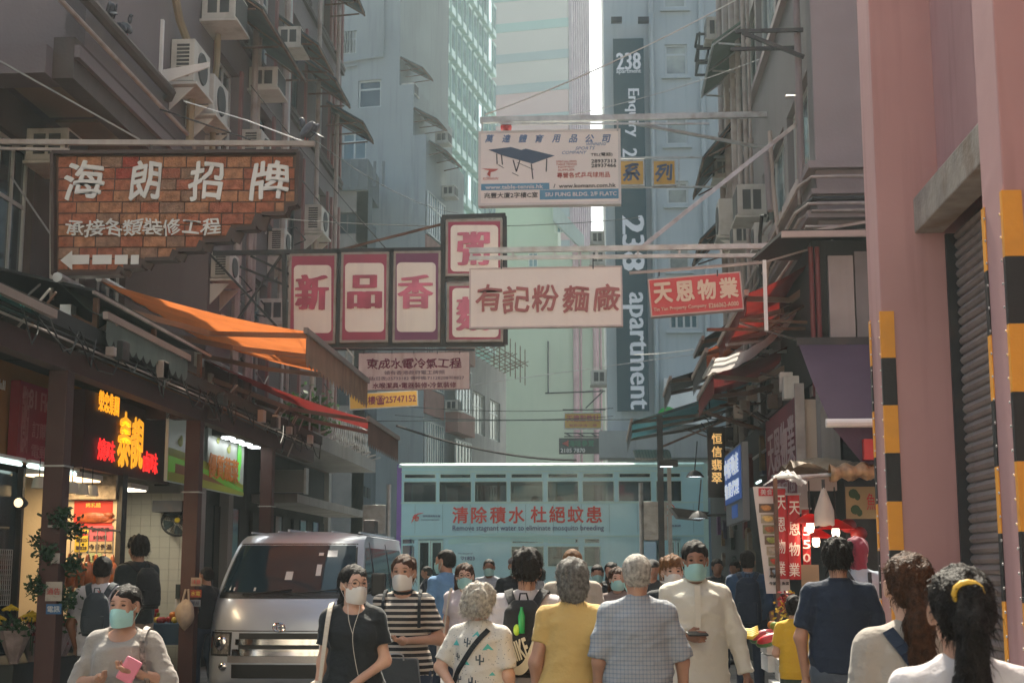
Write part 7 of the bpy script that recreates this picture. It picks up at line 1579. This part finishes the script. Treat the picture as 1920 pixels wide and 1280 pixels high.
    for ft in (F_L,F_R): v_, f_ = sdf_mesh([pc((ft[0],ft[1]-.05,.045),(ft[0],ft[1]+.13,.035),.042,.036), pc((ft[0],ft[1]-.03,.06),(ft[0],ft[1]-.03,.1),.042,.04)], .014, .02); np_mesh('shoe', [(v_,f_,0)], [mat('shoe_dark',(.05,.045,.045),.6)], root, MW)
    root['_'] = 1; del root['_']
    return root, MW, HW, (AL, AR)
def strap(parent, MW, pts, w_, m, name='strap', th=.006):
    b = MB(); n = len(pts); P_ = [Vector(p) for p in pts]
    for i in range(n-1):
        d = (P_[i+1]-P_[i]).normalized(); nrm = Vector((P_[i].x*.4, P_[i].y, .15)).normalized(); sd_ = d.cross(nrm).normalized()*w_/2
        b.slab(P_[i]-sd_, P_[i+1]-sd_, P_[i+1]+sd_, P_[i]+sd_, th)
    return b.build(name, m, parent, world=MW)
def strap_on(root, MW, pts, w_, m, side=-1, name='bag_strap', th=.007):
    sh = [c for c in root.children if c.name.split('.')[0] in ('shirt','tunic')][0]; me = sh.data
    bv = BVHTree.FromPolygons([v.co for v in me.vertices], [tuple(p.vertices) for p in me.polygons]); out = []
    for p in catmull([(x,0,z) for x, z in pts], 5):
        h = bv.ray_cast(Vector((p.x, side*.6, p.z)), Vector((0,-side,0)))
        if h[0] is not None: out.append(h[0]+Vector((0,side*.006,.004)))
    b = MB()
    for i in range(len(out)-1):
        d = (out[i+1]-out[i]).normalized(); sd_ = d.cross(Vector((0,side,.1))).normalized()*w_/2; b.slab(out[i]-sd_, out[i+1]-sd_, out[i+1]+sd_, out[i]+sd_, th*(1 if side > 0 else -1))
    return b.build(name, m, root, world=MW)
def catmull(pts, n=6):
    P_ = [Vector(p) for p in pts]; P_ = [P_[0]]+P_+[P_[-1]]; out = []
    for i in range(1, len(P_)-2):
        for k in range(n): t_ = k/n; a,b,c,d = P_[i-1:i+3]; out.append(.5*((2*b)+(c-a)*t_+(2*a-5*b+4*c-d)*t_*t_+(3*b-a-3*c+d)*t_**3))
    return out+[P_[-2]]
def pattern(name, kind, c1, c2, sc_=1, tr=.08):
    """woven / printed cloth pattern in the garment's own coordinates"""
    if name in MATS: return MATS[name]
    m = mat(name, c1, .85, var=0, bump=.3, bscale=45, trans=tr); n = m.node_tree.nodes; l = m.node_tree.links
    tc = n.new('ShaderNodeTexCoord'); sp = n.new('ShaderNodeSeparateXYZ'); l.new(tc.outputs['Object'], sp.inputs[0])
    def band(o, per, duty, ph=0):
        a = n.new('ShaderNodeMath'); a.operation = 'MULTIPLY_ADD'; a.inputs[1].default_value = 1/per; a.inputs[2].default_value = 40+ph; l.new(o, a.inputs[0])
        f = n.new('ShaderNodeMath'); f.operation = 'FRACT'; l.new(a.outputs[0], f.inputs[0]); g_ = n.new('ShaderNodeMath'); g_.operation = 'LESS_THAN'; g_.inputs[1].default_value = duty; l.new(f.outputs[0], g_.inputs[0]); return g_.outputs[0]
    if kind == 'stripe': fac = band(sp.outputs[2], .041*sc_, .42)
    elif kind == 'plaid':
        a = band(sp.outputs[2], .024, .28); b_ = band(sp.outputs[0], .021, .25); mx = n.new('ShaderNodeMath'); mx.operation = 'ADD'; l.new(a, mx.inputs[0]); l.new(b_, mx.inputs[1]); m2 = n.new('ShaderNodeMath'); m2.operation = 'MULTIPLY'; m2.inputs[1].default_value = .5; l.new(mx.outputs[0], m2.inputs[0]); fac = m2.outputs[0]
    else:
        v = n.new('ShaderNodeTexVoronoi'); v.inputs['Scale'].default_value = 45; l.new(tc.outputs['Object'], v.inputs[0]); g_ = n.new('ShaderNodeMath'); g_.operation = 'LESS_THAN'; g_.inputs[1].default_value = .16; l.new(v.outputs['Distance'], g_.inputs[0]); fac = g_.outputs[0]
    x = n.new('ShaderNodeMix'); x.data_type = 'RGBA'; l.new(fac, x.inputs[0]); x.inputs[6].default_value = (*c1,1); x.inputs[7].default_value = (*c2,1)
    l.new(x.outputs[2], n['Principled BSDF'].inputs['Base Color'])
    for q in n:
        if q.type == 'BSDF_TRANSLUCENT': l.new(x.outputs[2], q.inputs[0])
    return m
def decal(root, MW, polys, m, name='print', side=-1, child='shirt', off=.004):
    sh = [c for c in root.children if c.name.split('.')[0] == child][0]; me = sh.data
    bv = BVHTree.FromPolygons([v.co for v in me.vertices], [tuple(p.vertices) for p in me.polygons]); b = MB()
    for pl in polys:
        pts = []
        for x, z in pl:
            h = bv.ray_cast(Vector((x, side*.6, z)), Vector((0,-side,0)))
            if h[0] is None: break
            pts.append(h[0]+Vector((0, side*off, 0)))
        else: b.add(pts, [tuple(range(len(pts)))])
    if b.v: return b.build(name, m, sh, world=MW)
def backpack(label, MW, m, root, w_=.15, z0=.98, z1=1.4, d=.13, straps=True, m2=None):
    t = thing('backpack', label, 'backpack', MW @ Vector((0,-.2,z0)))
    zc = (z0+z1)/2; h = (z1-z0)/2
    v_, f_ = sdf_mesh([pk([(z0,0,-.2,w_*.85,d*.5),(z0+.08,0,-.215,w_,d*.62),(zc,0,-.215,w_*.98,d*.6),(z1-.06,0,-.2,w_*.8,d*.45),(z1,0,-.185,w_*.45,d*.25)])], .011, .03, noise_=folds(.003,4))
    np_mesh('bag_body', [(v_,f_,0)], [m], t, MW)
    b = MB(); b.box(-w_*.72,w_*.72,-.2-d*.72,-.2-d*.5,z0+.03,zc-.01); b.build('pocket', m2 or m, t, world=MW, bevel=.02)
    b = MB(); b.tube([V(-.03,-.17,z1-.01),V(-.02,-.19,z1+.04),V(.02,-.19,z1+.04),V(.03,-.17,z1-.01)], .006, 6); b.build('grab_handle', m, t, world=MW)
    if straps:
        for sx in (-1,1): strap(t, MW, catmull([(sx*.07,-.16,z1-.03),(sx*.1,-.1,1.43),(sx*.12,.0,1.462),(sx*.125,.1,1.38),(sx*.13,.145,1.25),(sx*.15,.08,1.1),(sx*.14,-.12,1.03)],4), .055, m, th=.01)
    return t
def cs(name, c, **k): return cloth(name, c, **k)
DOWN = ((.06,-.02,-.27),(.075,.07,-.51))
BK = cs('black',(.014,.018,.022)); NV = cs('navy',(.012,.022,.045)); WH = cs('white_tee',(.62,.58,.6),tr=.2); BG = cs('beige_tee',(.36,.32,.28),tr=.15)
# --- the near crowd, camera-facing
r, W, HW, A = person('woman in grey scoop-neck top and teal mask holding a pink phone, nearest on the left', 238, 0, 7.6, 178, 1.515, 'm', 1, 1.1, armL=((.12,.05,-.22),(-.02,.2,-.16)), armR=((.09,.04,-.24),(-.09,.22,-.2)), top=cs('marl_grey',(.30,.27,.245)), sleeve=1.25, hair='bun', mask='teal', fat=.03, res=.012, neck_open=.045, seed=1, turn=-4)
t = thing('phone', 'pink phone case held by the woman in the grey top', 'phone', W @ Vector((-.1,.24,1.22))); p = W @ Vector(A[0][2]+np.array([.02,.05,.01])); MB().box(-.045,.045,-.012,.012,-.055,.07).build('case', mat('pink_case',(.65,.2,.27),.5,var=.05), t, world=T(p) @ Rz(.5) @ Matrix.Rotation(.5,4,'Y'), bevel=.012)
t = thing('handbag', 'floral dark and red handbag on the shoulder of the woman in grey', 'handbag', W @ Vector((-.24,.02,.85)))
b = MB(); b.ell((-.28,.04,.93),(.085,.14,.13),16,10); b.build('bag', mat('floral_bag',(.12,.03,.04),.4,var=.9,scale=22), t, world=W, smooth=2)
strap(t, W, catmull([(-.25,.12,1.02),(-.2,.17,1.2),(-.155,.12,1.38),(-.15,0,1.46),(-.17,-.12,1.36),(-.24,-.1,1.04)],5), .03, mat('patterned_strap',(.13,.1,.08),.6,var=.9,scale=60), th=.006)
r, W, HW, A = person('woman in black with round glasses, white mask and earphones, before the van', 665, 0, 8.9, 184, 1.625, 'l', 1, .98, armL=((.06,.03,-.27),(-.13,.2,-.41)), armR=((.05,-.03,-.28),(.09,-.02,-.53)), top=BK, sleeve=.62, hair='lowpony', hc='k', mask='white', turn=28, glasses=1, res=.012, neck_open=.03, loose=.026, seed=2)
b = MB(); b.tube(catmull([(-.045,.09,1.5),(-.045,.11,1.42),(-.01,.155,1.27),(-.03,.16,1.1),(-.08,.16,.9)],5), .0022, 5); b.tube(catmull([(.03,.1,1.46),(.02,.13,1.36),(-.01,.156,1.27)],5), .0022, 5); o = b.build('earphone_cord', None or mat('white_cord',(.6,.55,.48),.5,var=0,bump=0), None, world=W); tag(o, 'white earphone cord down the black t-shirt', 'earphones')
t = thing('tote_bag', 'cream tote bag on the shoulder of the woman in the black t-shirt', 'bag', W @ Vector((.22,0,.8))); TB = cs('cream_canvas',(.6,.53,.44))
strap(t, W, catmull([(.2,.12,.95),(.17,.155,1.2),(.15,.13,1.38),(.145,.0,1.465),(.16,-.13,1.35),(.22,-.13,.95)],5), .032, TB)
b = MB(); b.prism([(.16,.0,.95),(.27,.0,.95),(.3,.0,.58),(.18,0,.58)],(0,.06,0)); b.prism([(.2,-.16,.97),(.2,.16,.97),(.25,.18,.6),(.25,-.18,.6)],(.05,0,0)); b.build('bag', TB, t, world=W)
r, W, HW, A = person('woman in a black and cream striped t-shirt with a white mask beside the van', 757, 0, 10.2, 180, 1.70, 'm', 1, 1.06, armL=((.1,-.01,-.25),(-.1,.2,-.25)), top=pattern('striped_jersey','stripe',(.018,.016,.018),(.52,.45,.38)), sleeve=.75, hair='bun', hc='b', mask='white', res=.012, collar=BK, fat=.01, turn=-6, neck_open=.02, seed=3)
t = thing('shopping_bag', 'slate and black carrier bag held by the woman in stripes', 'bag', W @ Vector((0,.25,.75))); b = MB(); b.prism([(-.17,.2,.72),(.2,.2,.72),(.17,.22,1.0),(-.14,.22,1.0)],(0,.09,0)); b.build('upper_band', cs('slate',(.06,.065,.07)), t, world=W, bevel=.01); b = MB(); b.prism([(-.22,.19,.35),(.24,.19,.35),(.2,.2,.72),(-.17,.2,.72)],(0,.1,0)); b.build('bag', BK, t, world=W, bevel=.01)
b = MB(); b.tube(catmull([(-.05,.32,.99),(-.04,.33,1.03),(.04,.33,1.03),(.05,.32,.99)],4), .006, 5); b.build('handle', M_steel, t, world=W)
for sx in (-1,1): strap(r, W, catmull([(sx*.13,.13,1.2),(sx*.13,.125,1.36),(sx*.125,.0,1.462),(sx*.13,-.12,1.33)],5), .022, BK, name='bag_strap')
b = MB(); hnd = A[0][2]; o = b.lathe([(.03,-.008),(.033,0),(.03,.008)], (0,0,0), 14).build('watch', mat('gold_watch',(.5,.4,.25),.3,.8), r, world=W @ T(A[0][2]-np.array([-.035,.03,.0])) @ Matrix.Rotation(math.pi/2,4,'Y'))
r, W, HW, A = person('tall man in a cream long tunic and teal mask looking at a phone', 1303, 0, 10.2, 181, 1.79, 'd', 0, 1.0, armR=((.07,-.02,-.27),(-.1,.22,-.27)), armL=((.09,0,-.27),(.15,.05,-.53)), top=cs('cream_tunic',(.74,.70,.6),tr=.2), sleeve=1.95, top_hem=.5, longshirt=1, bot=cs('cream_trousers',(.58,.52,.42)), hair='short', mask='teal', res=.012, loose=.03, tilt=-4, seed=4)
b = MB(); b.box(-.02,.02,.158,.166,1.13,1.42); b.build('button_placket', cs('cream_tunic',(.60,.54,.43)), r, world=W, bevel=.002)
b = MB(); b.tube([V(.06*math.cos(a_*.5236),-.006+.062*math.sin(a_*.5236),1.462-.012*max(0,math.sin(a_*.5236))) for a_ in range(13)], .012, 6); b.build('stand_collar', cs('cream_tunic',(0,0,0)), r, world=W, smooth=2)
t = thing('phone', 'dark phone in the right hand of the man in the tunic', 'phone', W @ Vector((.08,.25,1.15))); p = W @ Vector(A[1][2]+np.array([-.05,.1,.02])); MB().box(-.07,.07,-.035,.035,-.006,.006).build('handset', M_black, t, world=T(p) @ Rz(.3) @ Matrix.Rotation(.3,4,'X'), bevel=.004)
b = MB(); b.lathe([(.03,-.01),(.033,0),(.03,.01)], (0,0,0), 12).build('watch', M_steel, r, world=W @ T(A[0][2]+np.array([0,0,.03])))
r, W, HW, A = person('young man with curly ginger hair and white mask behind the man in the tunic', 1260, 0, 12.0, 180, 1.70, 'l', 0, .95, top=BK, sleeve=1.9, hair='mop', hc='o', mask='white', turn=8, seed=6, res=.014)
# --- the near crowd, backs
r, W, HW, A = person('fluffy white-haired old woman in cactus print shirt, hand behind her back', 900, 0, 8.9, -14, 1.50, 'l', 1, 1.05, armL=((.11,-.06,-.22),(-.04,-.17,-.37)), top=pattern('dotted_print','dots',(.60,.57,.52),(.2,.22,.22)), sleeve=.85, hair='fluffy', hc='w', fat=.015, res=.012, loose=.024, seed=7, turn=-8)
TL = ink('print_teal',(.08,.42,.4)); DG = ink('print_dark',(.04,.06,.08)); tri = lambda x,z,s: [(x-s,z),(x+s,z),(x,z+s*1.25)]
def cact(x,z,s): return [[(x-.006*s,z),(x+.006*s,z),(x+.006*s,z+.07*s),(x-.006*s,z+.07*s)],[(x+.006*s,z+.02*s),(x+.028*s,z+.02*s),(x+.028*s,z+.05*s),(x+.02*s,z+.05*s),(x+.02*s,z+.03*s),(x+.006*s,z+.03*s)],[(x-.006*s,z+.03*s),(x-.028*s,z+.03*s),(x-.028*s,z+.062*s),(x-.02*s,z+.062*s),(x-.02*s,z+.04*s),(x-.006*s,z+.04*s)]]
decal(r, W, [tri(.08,.97,.05),tri(-.06,1.17,.04),tri(.1,1.27,.035),tri(-.13,1.3,.03),tri(-.1,.93,.03),tri(.02,1.36,.03),tri(.13,1.1,.02)], TL); decal(r, W, sum([cact(*q) for q in ((-.04,1.29,.9),(.0,1.02,1),(-.11,1.05,.9),(.05,1.17,1),(.0,.88,1),(.1,.86,.9),(-.12,1.2,.7))],[]), DG); decal(r, W, [tri(.08,.972,.014),tri(-.06,1.172,.012)], DG, off=.006)
strap_on(r, W, [(-.16,1.02),(-.1,1.14),(.0,1.28),(.09,1.4)], .035, BK); b = MB(); b.ell((-.24,0,.93),(.06,.1,.09),14,8); o = b.build('shoulder_bag', BK, None, world=W, smooth=2); tag(o, 'small black shoulder bag of the old woman in the print shirt', 'bag')
b = MB(); b.lathe([(.028,-.006),(.031,0),(.028,.006)],(0,0,0),12).build('bracelet', mat('red_gold',(.4,.15,.06),.3,.6), r, world=W @ T(A[0][2]+np.array([.0,.02,.03])))
r, W, HW, A = person('young man in a white t-shirt with thick black hair and a big black backpack', 988, 0, 9.3, -4, 1.715, 'm', 0, 1.0, armL=((.09,-.02,-.27),(.06,.1,-.5)), top=WH, sleeve=.7, hair='mop', res=.012, seed=8)
BP = cs('backpack_black',(.012,.013,.015)); t = backpack('black backpack with a large white swoosh and letters, green bottle in its net', W, BP, r, w_=.145, z0=.93, z1=1.40)
PW = ink('offwhite',(.62,.58,.47)); yb = -.31
def flat(nm, pts, m, y=yb, par=t, MWx=W): b = MB(); b.prism([V(x,y,z) for x,z in pts],(0,.006,0)); return b.build(nm, m, par, world=MWx)
sw_ = catmull([(.085,0,1.2),(.075,0,1.08),(.05,0,1.0),(.01,0,.955),(-.04,0,.955),(-.075,0,.99),(-.09,0,1.05),(-.075,0,1.015),(-.045,0,1.0),(-.01,0,1.01),(.03,0,1.06),(.085,0,1.2)],4)
flat('printed_swoosh', [(p.x,p.z) for p in sw_], PW)
lettering('NIKE', t, W @ T((-.015,yb,1.1)) @ Matrix.Rotation(math.radians(-22),4,'Y'), PW, .13,.12,bold=.03,shear=.2); lo = thing('drink_bottle','green bottle with a lime label in the backpack net','bottle',W @ Vector((0,-.3,1.25))); b = MB(); b.lathe([(0,0),(.02,0),(.022,.1),(.01,.14),(.01,.16),(0,.16)],(-.0,-.285,1.2),12); b.build('bottle', mat('green_plastic',(.03,.35,.1),.25,var=.1), lo, world=W, smooth=2); b = MB(); b.ell((-.03,-.285,1.22),(.022,.02,.035),10,8); b.build('label', mat('lime_label',(.4,.6,.05),.4,var=0), lo, world=W, smooth=2)
r, W, HW, A = person('woman in a plain yellow t-shirt with grey bobbed hair seen from behind', 1072, 0, 8.5, 2, 1.655, 'm', 1, 1.0, armL=((.07,-.02,-.27),(.06,.05,-.52)), armR=((.07,-.02,-.27),(.09,.06,-.53)), top=cs('yellow_tee',(.66,.45,.16),tr=.2), sleeve=.6, hair='bob', hc='g', fat=.012, res=.012, turn=6, seed=9, skirt=0)
r, W, HW, A = person('old man with cropped white hair and blue-grey checked shirt, from behind', 1194, 0, 8.3, 0, 1.685, 'm', 0, .96, armR=((.09,.02,-.27),(.1,.06,-.52)), top=pattern('blue_check','plaid',(.36,.38,.41),(.2,.24,.3),tr=.15), sleeve=.95, hair='crop', hc='w', res=.012, loose=.028, top_hem=.8, seed=10)
b = MB(); b.tube(catmull([(-.078,.04,1.57),(-.06,.08,1.5),(0,.1,1.47)],4), .004, 5); b.build('mask_loop', mat('mask_teal',(.36,.62,.6)), r, world=W)
r, W, HW, A = person('man in a navy polo shirt seen from behind, near the fruit stall', 1572, 0, 9.2, 3, 1.65, 'm', 0, 1.08, gz=.13, armL=((.08,-.01,-.28),(.04,.06,-.53)), armR=((.08,.03,-.27),(.0,.2,-.42)), top=cs('navy_polo',(.014,.025,.05)), sleeve=.8, hair='mop', res=.012, collar=cs('navy_polo',(0,0,0)), bot=cs('washed_denim',(.08,.1,.13)), turn=-10, seed=12)
r, W, HW, A = person('boy in a yellow t-shirt and green trousers at the fruit stall', 1487, 0, 11.3, -6, 1.27, 'l', 0, .86, gz=.13, armL=((.05,.05,-.25),(-.02,.22,-.3)), armR=((.05,.05,-.25),(-.02,.22,-.3)), top=cs('bright_yellow',(.72,.42,.03),tr=.15), sleeve=.7, hair='short', bot=cs('green_trousers',(.05,.075,.055)), seed=13)
r, W, HW, A = person('person in a maroon headscarf and light blue shirt with black cross straps', 1607, 0, 12.0, -5, 1.73, 'm', 1, 1.1, gz=.13, top=cs('light_blue_shirt',(.28,.36,.42),tr=.12), sleeve=1.2, hair='hijab', seed=14)
strap_on(r, W, [(-.09,1.42),(-.02,1.3),(.12,1.1)], .04, BK); strap_on(r, W, [(.09,1.42),(.09,1.3),(.12,1.1)], .03, BK)
b = MB(); b.ell((.14,-.2,1.08),(.1,.06,.1),12,8); o = b.build('shoulder_bag', BK, None, world=W, smooth=2); tag(o, 'black bag slung on the back of the person in the maroon headscarf', 'bag')
r, W, HW, A = person('woman in a beige t-shirt with a long low brown ponytail, second nearest on the right', 1702, 0, 5.3, 4, 1.655, 'l', 1, 1.0, gz=0, top=BG, sleeve=.62, hair='lowpony', hc='b', res=.011, seed=15)
strap_on(r, W, [(-.1,1.42),(-.04,1.32),(.04,1.2),(.13,1.02)], .045, NV)
r, W, HW, A = person('woman in white t-shirt with long black ponytail and yellow hair tie, nearest of all', 1798, 0, 3.9, -3, 1.605, 'm', 1, 1.02, top=WH, sleeve=.6, hair='pony', hc='k', res=.011, seed=16)
b = MB(); b.tube([V(.036*math.cos(a_*.5236),-.118-.01*math.sin(a_*.5236),.052+.03*math.sin(a_*.5236)) for a_ in range(13)], .008, 7); b.build('hair_tie', mat('yellow_tie',(.7,.42,.05),.5,var=.1), r, world=HW, smooth=2)
# --- left shoppers
r, W, HW, A = person('man in a white and green-cuffed jersey with a dark backpack at the roast meat shop', 193, 0, 13.0, 6, 1.72, 'd', 0, 1.05, top=cs('white_jersey',(.55,.54,.6),tr=.12), sleeve=.75, hair='crop', top_hem=.82, armL=((.09,.0,-.27),(.06,.12,-.48)), bot=BK, seed=17)
backpack('dark slate backpack on the man in the white jersey', W, cs('slate_bag',(.03,.04,.05)), r, w_=.13, z0=1.0, z1=1.38); decal(r, W, [[(-.02,1.4),(-.01,1.4),(.02,1.36),(.01,1.36)],[(.01,1.4),(.02,1.4),(-.01,1.36),(-.02,1.36)]], ink('red',(0,0,0)))
b = MB(); e_ = A[0]; q = e_[0]+(e_[1]-e_[0])*.74; b.tube([q+np.array([.06*math.cos(a_*.5236),.06*math.sin(a_*.5236),0]) for a_ in range(13)], .008, 6); b.build('green_cuff', mat('green_cuff',(.03,.25,.08),.7), r, world=W)
r, W, HW, A = person('man in a dark slate t-shirt with a black backpack looking into the roast meat shop', 258, 0, 15.0, 48, 1.81, 'm', 0, 1.0, gz=.13, top=cs('dark_slate_tee',(.02,.028,.033)), sleeve=.75, hair='mop', armR=((.06,.02,-.27),(.0,.2,-.38)), bot=cs('khaki',(.3,.24,.19)), seed=18)
backpack('black backpack of the man in dark slate', W, BP, r, w_=.14, z0=1.0, z1=1.4)
person('dark-haired person half hidden behind the second red post', 388, 0, 17.4, 60, 1.5, 'm', 0, .95, gz=.13, top=BK, sleeve=.8, hair='crop', seed=19, detail=0, res=.018)
# --- middle distance
r, W, HW, A = person('man in a sky blue shirt turned to the left beside the tram door', 836, 0, 16.0, 50, 1.82, 'm', 0, 1.02, top=cs('sky_blue_shirt',(.13,.27,.46),tr=.12), sleeve=.95, hair='crop', mask='teal', turn=12, armR=((.06,0,-.27),(.02,.12,-.48)), bot=NV, seed=20, res=.015, collar=cs('sky_blue_shirt',(0,0,0)))
r, W, HW, A = person('woman in a white t-shirt with glasses and long dark hair, left of the white-haired woman', 872, 0, 14.0, 172, 1.655, 'l', 1, .95, top=cs('white_pink_tee',(.6,.52,.54),tr=.15), sleeve=.6, hair='long', hc='b', mask='teal', glasses=1, turn=14, bot=NV, seed=21)
t = thing('tote_bag', 'pale canvas tote beside the woman in the white t-shirt and glasses', 'bag', W @ Vector((.2,0,.8))); b = MB(); b.prism([(.16,-.14,.62),(.2,.16,.62),(.2,.14,.98),(.16,-.12,.98)],(.05,0,0)); b.build('bag', TB, t, world=W); strap(t, W, catmull([(.2,.1,.95),(.16,.12,1.25),(.14,0,1.465),(.18,-.1,.95)],4), .02, TB)
person('balding man in a pale checked shirt and teal mask far in front of the tram', 917, 0, 22, 180, 1.76, 'd', 0, 1, top=pattern('pale_check','plaid',(.4,.43,.47),(.25,.28,.33)), sleeve=.8, hair='crop', mask='teal', seed=22, res=.018, detail=0)
person('man in a black t-shirt and grey cap just behind the backpack wearer', 966, 0, 19, 190, 1.77, 'm', 0, 1.05, top=BK, sleeve=.9, hair='cap', hc='g', mask='teal', seed=23, res=.018, detail=0)
person('person with reddish brown hair in a beige shirt behind the grey-haired woman', 1074, 0, 13, -5, 1.78, 'm', 0, 1.1, top=cs('stone_shirt',(.42,.36,.29),tr=.12), sleeve=.85, hair='crop', hc='o', seed=24, res=.016)
person('man in a black V-neck top and teal mask framed between the yellow and checked shirts', 1120, 0, 20, 182, 1.66, 'm', 0, 1, top=BK, sleeve=.9, hair='short', mask='teal', seed=25, res=.018, detail=0, neck_open=.03)
person('woman with long loose brown hair and a mask just left of the old man', 1158, 0, 15, 170, 1.62, 'l', 1, .95, top=cs('taupe_top',(.2,.15,.13)), sleeve=1.2, hair='long', hc='b', mask='teal', turn=15, seed=26, res=.016)
person('person with long black hair standing in front of the tram right of centre', 1146, 0, 21, 160, 1.70, 'm', 1, .95, top=BK, sleeve=1.4, hair='long', seed=27, res=.018, detail=0)
person('man in a black cap and dark jacket beside the road sign post', 1223, 0, 17.5, 165, 1.72, 'm', 0, 1.05, top=cs('charcoal',(.025,.027,.03)), sleeve=1.6, hair='cap', hc='k', seed=28, res=.018, detail=0)
r, W, HW, A = person('person in a blue hooded jacket with a dark backpack near the right shops', 1402, 0, 17, -8, 1.68, 'm', 0, 1.15, gz=.13, top=cs('blue_hoodie',(.03,.07,.14)), sleeve=1.3, hair='short', seed=29, res=.016, bot=NV, longshirt=0, detail=0, collar=cs('grey_hood',(.25,.25,.28)))
backpack('wide dark navy backpack on the person in the blue hooded jacket', W, NV, r, w_=.16, z0=.85, z1=1.4)
person('shadowed person facing out of the right shops', 1345, 0, 21, 185, 1.62, 'd', 0, 1, gz=.13, top=BK, sleeve=1.4, hair='short', seed=30, res=.018, detail=0)
person('shadowed person by the hanging bags in the right shops', 1378, 0, 23, 150, 1.6, 'd', 1, 1, gz=.13, top=NV, sleeve=1.4, hair='long', seed=31, res=.018, detail=0)
person('small dark figure crossing in front of the tram door', 800, 0, 30, 100, 1.66, 'm', 0, 1, top=NV, sleeve=1.2, hair='short', seed=32, res=.02, detail=0)
person('person in a pale top crossing in front of the tram centre', 1012, 0, 29, 75, 1.62, 'm', 1, 1, top=cs('pale_top',(.4,.4,.42)), sleeve=.8, hair='bob', seed=33, res=.02, detail=0)
# passengers upstairs
for i,(u,lab) in enumerate(((1003,'passenger seated upstairs in the tram, fourth window'),(1048,'masked passenger seated upstairs in the tram, fifth window'))):
    p = PY(u,960,37.0); person(lab, u, 0, 37.0, 120, 1.6, 'm', i, 1, gz=tz(1000)-.62, top=NV if i == 0 else BK, sleeve=1, hair='short' if i == 0 else 'bob', mask=None if i == 0 else 'white', seed=35+i, res=.022, detail=0, hands=False)
# ---------------------------------------------------------------- air
hz = MB().box(-95,95,-14,190,-1.5,80); o = hz.build('haze', M_white); o['kind'] = 'stuff'; o.data.materials.clear()
m = bpy.data.materials.new('haze_air'); m.use_nodes = True; n = m.node_tree.nodes; n.remove(n['Principled BSDF']); v = n.new('ShaderNodeVolumePrincipled')
v.inputs['Color'].default_value = (.76,.92,.97,1); v.inputs['Density'].default_value = .0007; v.inputs['Anisotropy'].default_value = .5; m.node_tree.links.new(v.outputs[0], n['Material Output'].inputs['Volume']); o.data.materials.append(m)
